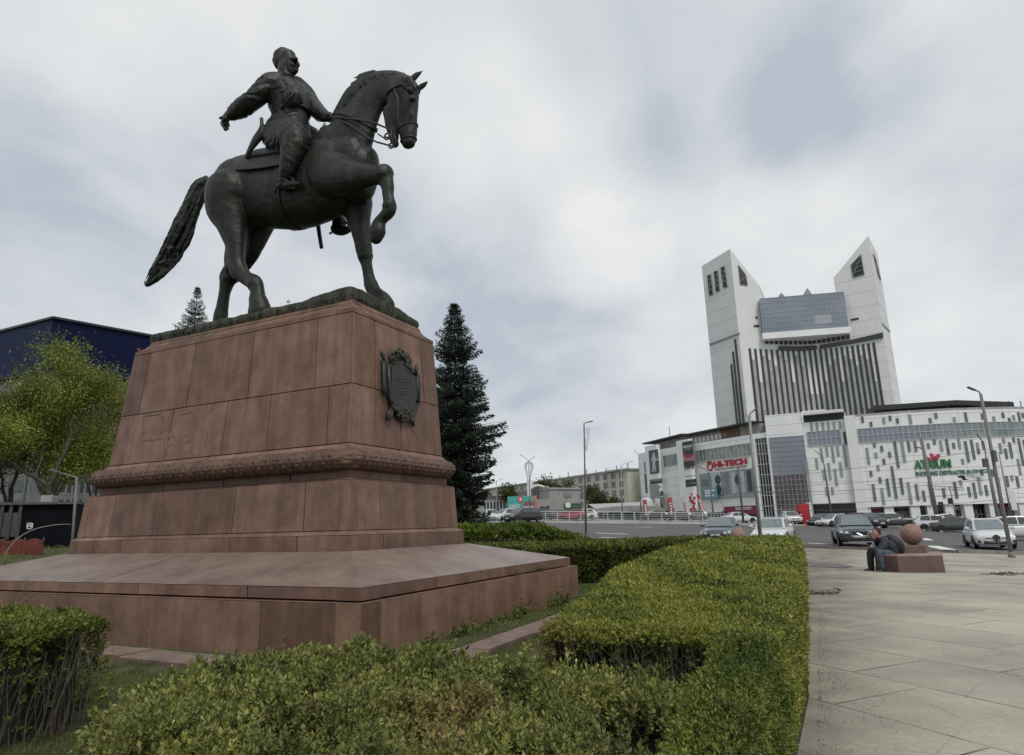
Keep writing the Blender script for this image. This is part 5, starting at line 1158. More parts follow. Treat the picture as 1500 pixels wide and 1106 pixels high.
def text_on(wall, x0, y0, x1, y1, txt, off, m, name, parent, cap=None, th=.08, bold=.02, xs=1.):
    """raised lettering from baseline point (x0,y0) to (x1,y1), built as mesh"""
    p = wall.px(x0, y0, off); q = wall.px(x1, y1, off); w = np.dot(q - p, wall.u); sgn = 1 if w > 0 else -1; w = abs(w)
    cu = bpy.data.curves.new('t', 'FONT'); cu.body = txt; cu.extrude = th / 2; cu.offset = bold; cu.resolution_u = 3
    o = bpy.data.objects.new('t', cu); COL.objects.link(o); dg = bpy.context.evaluated_depsgraph_get(); dg.update(); me = bpy.data.meshes.new_from_object(o.evaluated_get(dg)); bpy.data.objects.remove(o)
    n = len(me.vertices); P = np.zeros(n * 3, np.float32); me.vertices.foreach_get('co', P); P = P.reshape(-1, 3); lo, hi = P.min(0), P.max(0)
    sx = w / (hi[0] - lo[0]); sy = sx * xs if cap is None else cap / (hi[1] - lo[1])
    slope = (q[2] - p[2]) / w * 0
    V = p + np.outer((P[:, 0] - lo[0]) * sx * sgn, wall.u) + np.outer((P[:, 1] - lo[1]) * sy, ZV) + np.outer(P[:, 2] + th / 2, wall.n)
    me.vertices.foreach_set('co', (V - ORG[parent.name]).astype(np.float32).ravel()); me.materials.clear(); me.materials.append(m); me.name = name; me.update()
    return link_mesh(name, me, parent)
M_WHITE = mat('white_panel', (.68, .695, .69), rough=.45, var=.04, scale=.25, tint=(.74, .75, .745), streak=.05)
M_WHITE2 = mat('white_render', (.63, .635, .625), rough=.7, var=.04, scale=.3, streak=.05)
M_GREYF = mat('fin_grey', (.115, .13, .125), rough=.5, var=.3, scale=.4); M_GREYL = mat('fin_pale', (.24, .26, .25), rough=.5, var=.15, scale=.4)
M_DARKW = mat('dark_glazing', (.018, .021, .024), rough=.18, var=.5, scale=.4, spec=.6)
M_GLASSB = mat('blue_glass', (.13, .165, .21), rough=.12, tint=(.22, .25, .29), scale=.12, spec=.8); M_GLASSG = mat('green_glass', (.11, .15, .16), rough=.15, tint=(.24, .28, .28), scale=.25, spec=.7)
M_GLASSL = mat('lavender_glass', (.16, .185, .225), rough=.15, tint=(.25, .275, .31), scale=.1, spec=.7)
M_MULL = mat('mullion', (.42, .43, .44), rough=.5, var=.05); M_MULLD = mat('mullion_dark', (.09, .095, .10), rough=.5)
M_BLACK = mat('sign_black', (.016, .016, .018), rough=.4); M_SWHITE = mat('sign_white', (.6, .6, .6), rough=.5, var=.05)
M_RED = mat('sign_red', (.36, .012, .022), rough=.45, var=.12); M_MAROON = mat('sign_maroon', (.16, .012, .03), rough=.5); M_GREENL = mat('letter_green', (.03, .135, .055), rough=.5)
M_ROOFD = mat('roof_dark', (.022, .023, .024), rough=.6); M_CONC = mat('grey_concrete', (.24, .235, .225), rough=.85, tint=(.33, .325, .31), scale=.6)
M_CYAN = mat('sign_cyan', (.05, .21, .25), rough=.5, tint=(.12, .30, .33), scale=.8); M_GREYP = mat('panel_grey', (.17, .175, .18), rough=.55)
def z1(x, y): return 920 + x / 5., 580 + y / 5.
def z2(x, y): return 1200 + x / 5., 560 + y / 5.
def z8(x, y): return 1100 + x / 5.822, 580 + y / 5.822
def z7(x, y): return 980 + x / 3.353, 330 + y / 3.353
def zr(x, y): return 930 + x / 7.9, 630 + y / 7.9
# ---- shopping centre
cols = {0: (942, 165), 1: (1005, 150), 2: (1115, 133), 3: (1136, 131), 4: (1192, 128), 5: (1268, 124), 6: (1342, 121), 7: (1420, 119), 8: (1500, 119), 9: (1590, 121)}
CP = {k: atY(x, 758, d) for k, (x, d) in cols.items()}
MALL = thing('shopping_centre', 'white shopping centre with vertical grey fins, red HI-TECH and green ATRIUM signs', 'shopping centre', (*CP[5][:2], gz(*CP[5][:2])))
WL = {i: Wall(CP[i], CP[i + 1]) for i in range(9)}
def body(b, a, c, z1_, z0=-1.5, depth=30, inset=0.):
    w = Wall(a, c); p, q = w.a - w.n * inset, w.b - w.n * inset; b.prism([p + ZV * z0, q + ZV * z0, q + ZV * z1_, p + ZV * z1_], -w.n * depth); return w
ZT01 = float(WL[1].px(1060, 643)[2]); ZT34 = float(WL[3].px(1146, 606.5)[2]); ZT45 = float(WL[4].px(1210, 616)[2]); ZT5 = float(WL[5].px(1300, 607)[2])
b = MB(); body(b, CP[0], CP[1], ZT01); body(b, CP[1], CP[2], ZT01, depth=34); b.build('gallery_wall', M_WHITE, MALL)
b = MB(); body(b, CP[2], CP[3], ZT01 + .6, depth=10, inset=3.2); b.build('recess_wall', M_WHITE2, MALL)
b = MB(); body(b, CP[3], CP[4], ZT34, depth=16); b.build('entrance_tower', M_WHITE, MALL, bevel=.05)
b = MB(); body(b, CP[4], CP[5], ZT45, z0=4.2, depth=40, inset=.5); b.build('fin_wall', M_WHITE, MALL)
b = MB()
for i in range(5, 9): body(b, CP[i], CP[i + 1], ZT5, z0=float(WL[5].px(1300, 742)[2]), depth=40)
b.build('curved_wall', M_WHITE, MALL)
# ground floor behind the curved wall
zb = float(WL[5].px(1300, 742)[2])
b = MB()
for i in range(4, 9): body(b, CP[i], CP[i + 1], zb + .02 if i > 4 else 4.25, depth=30, inset=2.4)
b.build('shop_front', M_DARKW, MALL)
for i in range(5, 9):
    for t in (.04, .5) if i != 6 else (.02, .34, .68):
        b = MB(); w = WL[i]; p = w.a + w.u * w.len * t - w.n * .9; b.box((p[0], p[1], (zb - 1.) / 2), (1.5, 1.2, zb + 1.), ax=(w.u, w.n, ZV)); b.build('pillar', M_WHITE2, MALL)
    w = WL[i]
    for k in range(5):
        t = .12 + .17 * k; b = MB(); u0 = w.len * t
        for du in (0, .95, 1.9): w.uv(b, u0 + du, u0 + du + .1, gz(*(w.a + w.u * u0)[:2]) - .2, zb - .55, -2.38, .1)
        w.uv(b, u0, u0 + 2., zb - .62, zb - .5, -2.38, .1); w.uv(b, u0, u0 + 2., 1.5, 1.6, -2.38, .1); b.build('door_frame', M_MULL, MALL)
    for k in range(2): b = MB(); w.uv(b, w.len * (.15 + .45 * k), w.len * (.15 + .45 * k) + 4.5, zb - .9, zb - .25, -2.3, .12); b.build('shop_sign', (M_SWHITE, M_MAROON, M_GREYP, M_BLACK)[(i + 2 * k) % 4], MALL)
# fins
def wall_for(x):
    for i in range(5, 9):
        if x < cols[i + 1][0] - 12: return WL[i]
    return WL[8]
def wall_at(px, py):
    for i in range(5, 9):
        w = WL[i]
        if w.U(px, py) < w.len: return w
    return WL[8]
FU = [(305, 250, 315, 295), (370, 290, 375, 325), (463, 260, 470, 300), (510, 245, 515, 280), (562, 262, 570, 300), (655, 235, 665, 305), (802, 262, 808, 300), (845, 225, 850, 265), (980, 255, 985, 297), (1060, 220, 1072, 295), (1185, 230, 1188, 270), (1268, 250, 1275, 290), (1335, 222, 1340, 260), (1380, 260, 1385, 290), (1412, 240, 1418, 278), (1450, 220, 1460, 290), (1480, 225, 1485, 260)]
FL = [(340, 480, 360, 600), (395, 440, 400, 475), (448, 465, 455, 508), (408, 515, 412, 555), (507, 510, 512, 550), (543, 430, 575, 625), (600, 430, 618, 585), (645, 430, 653, 508), (692, 430, 703, 508), (740, 420, 748, 455), (790, 445, 795, 485), (833, 418, 838, 455), (880, 425, 892, 505), (925, 415, 940, 530), (975, 443, 980, 485), (1012, 410, 1022, 488), (1060, 430, 1087, 585), (1105, 420, 1127, 565), (1148, 440, 1153, 480), (1155, 485, 1160, 525), (1190, 430, 1197, 490), (1315, 445, 1325, 520), (1355, 485, 1365, 560), (1385, 440, 1403, 555), (1340, 405, 1345, 445), (1412, 405, 1417, 440), (1450, 410, 1485, 610), (1445, 560, 1465, 675), (1490, 420, 1500, 500), (465, 560, 470, 600), (422, 605, 428, 648), (370, 648, 375, 690), (436, 695, 442, 737), (1040, 560, 1045, 600), (522, 615, 560, 850), (590, 700, 605, 820), (640, 730, 672, 890), (700, 745, 717, 865), (752, 792, 768, 872), (797, 735, 822, 892), (488, 705, 510, 835), (387, 745, 403, 870), (450, 775, 468, 895), (900, 775, 912, 845), (982, 730, 1003, 850), (1027, 715, 1032, 755), (1085, 765, 1095, 840), (1118, 735, 1142, 850), (1157, 700, 1178, 825), (1208, 752, 1222, 830), (1362, 685, 1375, 765), (1400, 680, 1405, 720), (1437, 690, 1452, 770), (1255, 640, 1262, 690), (1300, 700, 1312, 780), (1180, 640, 1186, 680)]
fi = 0
for x0, y0, x1, y1 in FU + FL:
    pa_ = z2(x0 + 7, y0); pb_ = z2(x1 + 7, y1); w = wall_at(*z2((x0 + x1) / 2, (y0 + y1) / 2)); u = w.U(*z2((x0 + x1) / 2 + 7, (y0 + y1) / 2)); za = w.px(*pa_)[2]; zb_ = w.px(*pb_)[2]
    b = MB(); w.uv(b, u - .21, u + .21, zb_, za, .01, .16); fi += 1
    b.build('facade_fin', M_GREYF if fi % 3 else M_GREYL, MALL)
for x0, y0, x1, y1 in [(515, 228, 521, 300), (562, 226, 568, 298), (612, 224, 618, 296), (660, 222, 665, 292), (708, 220, 714, 286), (756, 216, 762, 275), (555, 530, 570, 620), (600, 440, 610, 560), (645, 430, 653, 515), (690, 420, 709, 565), (738, 425, 746, 510), (790, 415, 815, 605), (655, 570, 685, 715), (712, 620, 737, 765), (760, 565, 777, 690), (640, 775, 656, 850), (690, 775, 701, 840), (616, 625, 632, 715)]:
    w = WL[4]; u = w.U(*z8((x0 + x1) / 2, (y0 + y1) / 2), -.5); za = w.px(*z8(x0, y0), -.5)[2]; zc = w.px(*z8(x1, y1), -.5)[2]; b = MB(); w.uv(b, u - .21, u + .21, zc, za, -.49, .14); b.build('facade_fin', M_GREYL, MALL)
# ribbon windows
def ribbon(w, x0, x1, yt0, yb0, off, nm, m, nmul, ytop_at=None, parent=MALL, rows=1, fm=M_MULL, u0=None, u1=None, zt=None, zb=None):
    zt = w.px(x0, yt0, off)[2] if zt is None else zt; zb = w.px(x0, yb0, off)[2] if zb is None else zb
    u0 = w.U(x0, (yt0 + yb0) / 2, off) if u0 is None else u0; u1 = w.U(x1, (yt0 + yb0) / 2, off) if u1 is None else u1
    if u0 > u1: u0, u1 = u1, u0
    b = MB(); w.uv(b, u0, u1, zb, zt, off, .05); o = b.build(nm, m, parent)
    b = MB()
    for k in range(nmul + 1): u = u0 + (u1 - u0) * k / nmul; w.uv(b, u - .05, u + .05, zb, zt, off + .05, .07)
    for k in range(rows + 1): z = zb + (zt - zb) * k / rows; w.uv(b, u0 - .05, u1 + .05, z - .05, z + .05, off + .05, .10)
    f = b.build('window_frame', fm, o); return o
zt_ = WL[5].px(1300, 625.5)[2]; zbb = WL[5].px(1300, 646)[2]
for i in range(5, 9): ribbon(WL[i], 0, 0, 0, 0, .02, 'ribbon_window', M_GLASSB if i < 7 else M_GLASSG, 9, rows=2, u0=.6 if i == 5 else 0, u1=WL[i].len, zt=zt_, zb=zbb, fm=M_MULL)
ribbon(WL[4], 1183, 1232, 633, 654, -.47, 'ribbon_window', M_GLASSB, 7, rows=2); b = MB(); WL[4].quad(b, *z8(785, 310), *z8(838, 412), -.47, .1); b.build('window', M_DARKW, MALL)
# corner pier with its grey side between the two fin walls
b = MB(); w = WL[5]; w.uv(b, -1.3, .5, -1, ZT5 + .3, -.6, 1.0); b.build('corner_pier', M_WHITE2, MALL)
# roof canopy over the curved wall, and its posts
def canopy(pts_, th, m, nm, dep, off):
    b = MB()
    for (i, x0, y0), (j, x1, y1) in zip(pts_[:-1], pts_[1:]):
        p = WL[i].px(*z2(x0, y0), off); q = WL[i].px(*z2(x1, y1), off); n = WL[i].n
        b.prism([p, q, q - n * dep + ZV * .4, p - n * dep + ZV * .4], ZV * th)
    return b.build(nm, m, MALL)
canopy([(5, 395, 205), (5, 640, 190), (6, 900, 172), (6, 1010, 165), (7, 1200, 172), (8, 1430, 178)], .9, M_ROOFD, 'roof_canopy', 16, -1.5)
b = MB()
for i in range(5, 9):
    for k in range(5): w = WL[i]; p = w.a + w.u * w.len * (k + .5) / 5 - w.n * 2.2; b.tube([p + ZV * ZT5, p + ZV * (ZT5 + 1.9)], .09, 5)
b.build('canopy_posts', M_MULLD, MALL)
b = MB()
for i in range(5, 9): w = WL[i]; w.uv(b, 0, w.len, ZT5, ZT5 + .5, -.6, .25)
b.build('parapet', M_CONC, MALL)
b = MB(); p = WL[4]; p.quad(b, *z8(430, 135), *z8(640, 172), -6., .5); p.uv(b, p.U(1177, 616, -1) , p.U(1240, 616, -1), ZT45 + .05, ZT45 + 1.35, -1.2, .3); b.build('upper_fascia', M_WHITE, MALL)
b = MB(); p.uv(b, p.U(1177, 616, 0) , p.U(1238, 616, 0), ZT45 + 1.35, ZT45 + 1.9, -1.0, 1.6); b.build('canopy_edge', M_SWHITE, MALL)
b = MB(); p.uv(b, p.U(1177, 616, 0) , p.U(1238, 616, 0), ZT45 + .1, ZT45 + 1.33, -.85, .1); b.build('canopy_shade_strip', M_ROOFD, MALL)  # dark strip standing in for the shade under the canopy edge
# entrance curtain wall
w = WL[3]; u0, u1 = w.U(1131, 680), w.U(1182, 680); zt_ = w.px(1150, 640)[2]; zm = w.px(1150, 695.5)[2]; zb_ = .6
b = MB(); w.uv(b, u0, u1, zm, zt_, .02, .06); gl = b.build('curtain_wall', M_GLASSL, MALL)
b = MB(); w.uv(b, u0, u1, zb_, zm, .02, .06); b.build('lower_glazing', mat('plum_glazing', (.035, .028, .03), rough=.2, tint=(.10, .085, .085), scale=.3), gl)
b = MB()
for k in range(9): u = u0 + (u1 - u0) * k / 8; w.uv(b, u - .05, u + .05, zb_, zt_, .08, .08)
for k in range(19): z = zb_ + (zt_ - zb_) * k / 18; w.uv(b, u0, u1, z - .04, z + .04, .081, .08)
b.build('curtain_frame', mat('mullion_mid', (.25, .25, .28), rough=.5), gl)
b = MB(); w.uv(b, w.len - .45, w.len + .12, -1, ZT34 - 9.5, -.4, .62); b.build('side_pier', M_GREYL, MALL)
# recess glazing with stair-like bands
w = WL[2]; b = MB(); w.uv(b, .05, w.len - .05, 0, ZT01, -.75, .1); o = b.build('recess_glazing', M_DARKW, MALL)
b = MB()
for k in range(5): u = .3 + (w.len - .6) * k / 4; w.uv(b, u - .06, u + .06, 0, ZT01, -.65, .12)
for k in range(9): w.uv(b, .3, w.len - .3, ZT01 * k / 9, ZT01 * k / 9 + .12, -.64, .14)
b.build('recess_frame', M_MULL, o)
b = MB(); w.uv(b, -.3, w.len + .2, ZT01 - .9, ZT01 + .1, -3.0, 2.6); b.build('recess_fascia', M_WHITE, MALL)
# gallery front A1-A2
w = WL[1]; ribbon(w, *[z1(497, 0)[0], z1(906, 0)[0]], 660.5, 677, .02, 'ribbon_window', mat('gallery_glass', (.10, .125, .125), rough=.15, tint=(.27, .30, .29), scale=.7, spec=.7), 14, rows=1)
u0, u1 = w.U(1026, 706), w.U(1104, 706); zt_ = w.px(1060, 690.5)[2]; zb_ = w.px(1060, 726)[2]
b = MB(); w.uv(b, u0, u1, zb_, zt_, .02, .06); o = b.build('display_window', M_GLASSG, MALL)
def pan(x0, y0, x1, y1, m, nm, off=.09, th=.05, par=None, zz=z1, ww=None): b = MB(); (ww or w).quad(b, *zz(x0, y0), *zz(x1, y1), off, th); return b.build(nm, m, par or MALL)
M_POST = mat('display_poster', (.33, .40, .42), rough=.5, tint=(.42, .46, .47), scale=.6)
pan(605, 562, 690, 715, M_POST, 'display_poster', par=o); pan(705, 560, 745, 705, M_GREYP, 'display_poster', par=o); pan(750, 560, 800, 712, M_POST, 'display_poster', par=o); pan(820, 552, 862, 708, M_POST, 'display_poster', par=o); pan(866, 547, 912, 698, M_DARKW, 'display_poster', par=o)
for q in ((658, 612), (664, 682), (803, 612)):
    b = MB(); c = w.px(*z1(*q), .15); n_ = 14; b.prism([c + w.u * .75 * math.cos(a) + ZV * 1.0 * math.sin(a) for a in np.arange(n_) * 2 * math.pi / n_], w.n * .06); b.build('dark_disc', mat('disc_blue', (.03, .045, .06), rough=.4), o)
b = MB(); w.uv(b, u0 - .5, u1 + .3, zb_ - .5, zb_ - .1, .02, .4); b.build('sill_band', M_GREYL, MALL)
b = MB(); w.uv(b, u0, u1, .2, w.px(1080, 748)[2], -.3, .35); b.build('shop_front', M_DARKW, MALL)
pan(702, 812, 945, 862, M_MAROON, 'shop_sign', .1, .1)
text_on(w, *z1(790, 838), *z1(905, 830), 'KOUZVOV', .21, M_SWHITE, 'shop_lettering', MALL, th=.05)
# lit logo: ring and letters
b = MB(); c = w.px(*z1(599, 513), .12); t_ = []
for k in range(28): a = 2 * math.pi * k / 28; t_.append(c + w.u * .66 * math.cos(a) + ZV * .95 * math.sin(a))
b.tube(t_ + [t_[0], t_[1]], .16, 6); b.tube([c - w.u * .18 + ZV * .2, c + w.u * .02 + ZV * .55, c + w.u * .25 + ZV * 1.25], .11, 6); b.build('sign_ring', M_RED, MALL)
text_on(w, *z1(632, 526), *z1(874, 505), 'HI-TECH', .02, M_RED, 'sign_lettering', MALL, th=.25, bold=.035, cap=1.25)
text_on(w, *z1(640, 545), *z1(872, 525), 'ELECTRONICS CENTER', .02, mat('letter_pink', (.42, .22, .22), rough=.6), 'small_lettering', MALL, th=.1, cap=.3)
pan(548, 684, 658, 752, M_CYAN, 'hoarding_panel', 1.2, .15); 
b = MB()
for k, wd in enumerate((.9, .62, .8)): w.quad(b, *z1(562, 690 + k * 18), *z1(562 + 85 * wd, 698 + k * 18), 1.36, .03)
b.build('panel_lines', M_SWHITE, MALL)
pan(520, 790, 690, 850, M_WHITE2, 'low_wall', .1, .2)
# gallery A0-A1 with the two sign columns
w = WL[0]
def scol(x0, x1, yt, nm='sign_column'):
    b = MB(); ua, ub = w.U(x0, 700), w.U(x1, 700); w.uv(b, ua, ub, -.5, w.px((x0 + x1) / 2, yt)[2], 0., 1.1); return b.build(nm, M_WHITE, MALL, bevel=.05)
C1 = scol(953, 970, 652); C2 = scol(1000, 1019, 644)
def sg(x0, y0, x1, y1, m, nm, par, off=1.11, th=.08): b = MB(); w.quad(b, *zr(x0, y0), *zr(x1, y1), off, th); return b.build(nm, m, par)
M_PHOTO = mat('photo_poster', (.03, .033, .036), rough=.4, tint=(.10, .105, .11), scale=.9)
po = sg(160, 240, 288, 497, M_PHOTO, 'poster', C1)
b = MB()
fig = [(210, 262), (228, 268), (232, 300), (250, 330), (270, 335), (268, 352), (240, 350), (236, 400), (245, 470), (232, 485), (222, 420), (214, 480), (200, 484), (205, 400), (206, 345), (192, 360), (186, 345), (202, 312)]
w.poly(b, [zr(*p) for p in fig], 1.2, .03); b.build('poster_shape', mat('poster_white', (.42, .43, .44), rough=.5), C1)
s_ = sg(175, 574, 318, 612, M_BLACK, 'sign_panel', C1); text_on(w, *zr(186, 600), *zr(308, 598), 'LEONARDO', 1.2, mat('sign_grey', (.3, .3, .3), rough=.5), 'sign_lettering', C1, th=.04)
text_on(w, *zr(196, 680), *zr(310, 676), 'SONY', 1.11, M_BLACK, 'sign_lettering', C1, th=.06, bold=.03, cap=.42)
sg(188, 720, 332, 757, M_BLACK, 'sign_panel', C1); text_on(w, *zr(215, 750), *zr(305, 747), 'LAVAZ', 1.2, M_SWHITE, 'sign_lettering', C1, th=.04)
sg(195, 780, 345, 915, M_GREYP, 'poster', C1, 1.105)
b = MB(); w.poly(b, [zr(*p) for p in ((300, 830), (345, 912), (292, 915))], 1.19, .03); b.build('poster_shape', M_BLACK, C1)
sg(548, 142, 680, 276, M_BLACK, 'sign_panel', C2); text_on(w, *zr(562, 214), *zr(668, 210), 'PRESTIGE', 1.2, M_SWHITE, 'sign_lettering', C2, th=.04); text_on(w, *zr(580, 236), *zr(655, 233), 'GALLERY', 1.2, mat('sign_grey', (.3, .3, .3), rough=.5), 'sign_lettering', C2, th=.04)
sg(560, 292, 684, 352, mat('sign_rose', (.33, .15, .17), rough=.5), 'sign_panel', C2); text_on(w, *zr(570, 330), *zr(676, 326), 'canon', 1.2, M_RED, 'sign_lettering', C2, th=.04) if False else text_on(w, *zr(572, 330), *zr(676, 327), 'Zepter', 1.2, M_RED, 'sign_lettering', C2, th=.04)
sg(566, 364, 690, 412, M_BLACK, 'sign_panel', C2); text_on(w, *zr(578, 474), *zr(692, 470), '(Ekrua', 1.11, M_BLACK, 'sign_lettering', C2, th=.05)
text_on(w, *zr(582, 545), *zr(704, 541), 'HYUNDAI', 1.11, M_GREYP, 'sign_lettering', C2, th=.05, cap=.22)
sg(588, 577, 718, 648, M_BLACK, 'sign_panel', C2); b = MB(); w.poly(b, [zr(*p) for p in ((625, 612), (660, 604), (705, 600), (708, 622), (670, 616), (640, 622))], 1.2, .03); b.build('sign_mark', M_GREYP, C2)
b = MB()
for q, r in (((655, 745), .28), ((640, 785), .42), ((690, 790), .42), ((665, 830), .5), ((640, 820), .3), ((690, 850), .4), ((680, 890), .42), ((655, 930), .55), ((700, 930), .5), ((680, 955), .4)):
    c = w.px(*zr(*q), 1.12); n_ = 9; b.prism([c + w.u * r * math.cos(a) * (1 + .2 * math.sin(3 * a)) + ZV * r * math.sin(a) for a in np.arange(n_) * 2 * math.pi / n_], w.n * (.03 + .01 * r))
b.build('red_flourish', M_RED, C2)
ribbon(w, 972, 996, 668, 684, .02, 'ribbon_window', M_GLASSG, 6, rows=1); ribbon(w, 944.2, 949, 677, 691, .02, 'window', M_GLASSG, 2)
pan(0, 0, 0, 0, M_PHOTO, 'x') if False else None
b = MB(); w.quad(b, 944, 694, 950, 722, .02, .06); b.build('poster', M_PHOTO, MALL)
b = MB(); w.uv(b, w.U(972, 750), w.len - 4, 0, w.px(985, 744)[2], -.3, .32); b.build('shop_front', M_DARKW, MALL)
# roof storey with its dark eaves
b = MB(); pth = [atPlane(*z1(x, y), WL[i].a - WL[i].n * 2.2, WL[i].n) for i, x, y in ((0, 120, 372), (0, 245, 350), (0, 520, 300))]
for i in (0, 1):
    ww = WL[i]; b.prism([ww.a - ww.n * 2.5 + ww.u * (3 if i == 0 else 0) + ZV * ZT01, ww.b - ww.n * 2.5 + ZV * ZT01, ww.b - ww.n * 2.5 + ZV * (ZT01 + 2.5), ww.a - ww.n * 2.5 + ww.u * (3 if i == 0 else 0) + ZV * (ZT01 + 2.2)], -ww.n * 14)
b.build('roof_storey', mat('roof_storey_wall', (.17, .165, .15), rough=.7, tint=(.34, .33, .31), scale=.8), MALL)
b = MB()
for i in (0, 1):
    ww = WL[i]; a_ = ww.a + ww.u * (1 if i == 0 else 0); b.prism([a_ - ww.n * .6 + ZV * (ZT01 + 2.2), ww.b - ww.n * .6 + ZV * (ZT01 + 2.5), ww.b - ww.n * 16 + ZV * (ZT01 + 2.9), a_ - ww.n * 16 + ZV * (ZT01 + 2.6)], ZV * .35)
b.build('roof_eaves', M_ROOFD, MALL)
ww = WL[1]; b = MB(); ww.uv(b, ww.U(1056, 633, -2.4), ww.U(1083, 633, -2.4), ZT01 + .2, ZT01 + 2.3, -2.45, .1); b.build('rust_panel', mat('rust', (.19, .09, .035), rough=.7, tint=(.10, .05, .025), scale=.5), MALL)
b = MB()
for k in range(9): ww.uv(b, 1 + k * 1.2, 1.8 + k * 1.2, ZT01 + .5, ZT01 + 1.7, -2.45, .1)
b.build('roof_windows', M_SWHITE, MALL)
b = MB(); p = WL[0].a + WL[0].u * WL[0].len * .55 - WL[0].n * 3; b.tube([p + ZV * (ZT01 + 2), p + ZV * (ZT01 + 5.6)], .08, 6); b.build('roof_mast', M_MULLD, MALL)
# joints of the cladding panels
b = MB()
for i in list(range(5, 9)):
    w = WL[i]; z = zb + 1.6
    while z < ZT5: w.uv(b, 0, w.len, z - .025, z + .025, .003, .012); z += 2.45
    u = 1.2
    while u < w.len: w.uv(b, u - .02, u + .02, zb, ZT5, .002, .011); u += 4.1
for i, zt_j, zb_j in ((0, ZT01, 4.), (1, ZT01, 14.), (3, ZT34, 16.)):
    w = WL[i]; z = zb_j
    while z < zt_j: w.uv(b, 0, w.len, z - .025, z + .025, .003, .012); z += 1.9
w = WL[4]
for k in range(6): w.uv(b, 0, w.len, 6 + 2.3 * k - .025, 6 + 2.3 * k + .025, -.497, .012)
b.build('panel_joints', mat('panel_joint', (.30, .31, .31), rough=.7), MALL)
# ATRIUM lettering and flower
w6 = wall_at(1370, 685)
text_on(w6, *z2(698, 636), *z2(968, 630), 'ATRIUM', .02, M_GREENL, 'sign_lettering', MALL, th=.3, bold=.03, cap=1.55)
text_on(wall_at(1370, 696), *z2(706, 686), *z2(1235, 676), 'SHOPPING DISTRACTIE BUSINESS', .02, M_GREENL, 'tagline_lettering', MALL, th=.15, bold=.02, cap=.75)
b = MB()
for cx_, cy_, rx, rz_, an in ((800, 560, .75, .22, 2.6), (830, 545, .75, .26, 1.9), (858, 552, .85, .36, .8), (845, 570, .6, .2, .3)):
    c = w6.px(*z2(cx_, cy_), .03); b.prism([c + w6.u * (rx * math.cos(a) * math.cos(an) - rz_ * math.sin(a) * math.sin(an)) + ZV * (rx * math.cos(a) * math.sin(an) + rz_ * math.sin(a) * math.cos(an)) for a in np.arange(14) * 2 * math.pi / 14], w6.n * .15)
b.build('sign_flower', mat('flower_red', (.42, .03, .07), rough=.5), MALL)
# ---- twin-horned office tower
TC = {0: (1038.5, 160), 1: (1083.5, 151), 2: (1190, 152.5), 3: (1296, 144), 4: (1305.7, 152)}
TP = {k: atY(x, 500, d) for k, (x, d) in TC.items()}
TOW = thing('office_tower', 'white office tower with two pointed horns and a glass box slung between them', 'office tower', (*TP[2][:2], gz(*TP[2][:2])))
TW = {i: Wall(TP[i], TP[i + 1]) for i in range(4)}
def hz(w, x, y): return float(w.px(*z7(x, y))[2])
def horn(name, wl, pts_px, back):
    """wall panel with a raking top, given depth behind"""
    b = MB(); f = []
    for (wi, x, y) in pts_px: f.append(wi.px(*z7(x, y)))
    b.prism(f, back); return b
bk = -(TW[0].n + TW[1].n) / 2 * 15
zpk = hz(TW[0], 297, 117); p0 = TW[0].a; p1 = TW[0].b
zL = hz(TW[0], 156, 203); 
b = MB()
e2 = TW[1].a + TW[1].u * TW[1].U(*z7(470, 500)); zR = float(TW[1].px(*z7(452, 300))[2])
# left horn: roof falls both ways from the ridge at the front arris
lo = [p0, p1, e2, e2 + bk, p0 + bk]; 
top_ = [p0 + ZV * zL, p1 + ZV * zpk, e2 + ZV * zR, e2 + bk + ZV * (zR - 2), p0 + bk + ZV * (zL - 2)]
b.add([v * [1, 1, 0] for v in lo] + top_, [(0, 1, 6, 5), (1, 2, 7, 6), (2, 3, 8, 7), (3, 4, 9, 8), (4, 0, 5, 9), (5, 6, 7, 8, 9)])
b.build('horn', M_WHITE2, TOW)
# right horn
w2 = TW[2]; w3 = TW[3]; e0 = w2.a + w2.u * w2.U(*z7(835, 450)); zA = float(w2.px(*z7(812, 258))[2]); zB = float(w2.px(*z7(972, 52))[2]); zC = float(w3.px(*z7(1010, 122))[2])
bk2 = -w2.n * 15; q1 = w2.b; q2 = w3.b; bk2 = (TP[4] - TP[3]) * [1, 1, 0] * 1.02
lo = [e0, q1, q2, e0 + (q2 - q1)]; top_ = [e0 + ZV * zA, q1 + ZV * zB, q2 + ZV * zC, e0 + (q2 - q1) + ZV * (zA - 1)]
b = MB(); b.add([v * [1, 1, 0] for v in lo] + top_, [(0, 1, 5, 4), (1, 2, 6, 5), (2, 3, 7, 6), (3, 0, 4, 7), (4, 5, 6, 7)]); b.build('horn', M_WHITE2, TOW)
# middle block
zM = float(TW[1].px(*z7(600, 560))[2])
b = MB(); m0 = TW[1].a + TW[1].u * (e2 - TW[1].a) @ TW[1].u * .98 if False else TW[1].a + TW[1].u * 2.
b.prism([m0 * [1, 1, 0] - TW[1].n * .02, TW[1].b - TW[1].n * .02, TW[1].b - TW[1].n * .02 + ZV * zM, m0 - TW[1].n * .02 + ZV * zM], np.array([.3, .95, 0]) * 8)
b.prism([TW[2].a - TW[2].n * .02, TW[2].b - TW[2].u * 1. - TW[2].n * .02, TW[2].b - TW[2].u * 1. - TW[2].n * .02 + ZV * zM, TW[2].a - TW[2].n * .02 + ZV * zM], np.array([.3, .95, 0]) * 8)
b.build('middle_block', M_WHITE2, TOW)
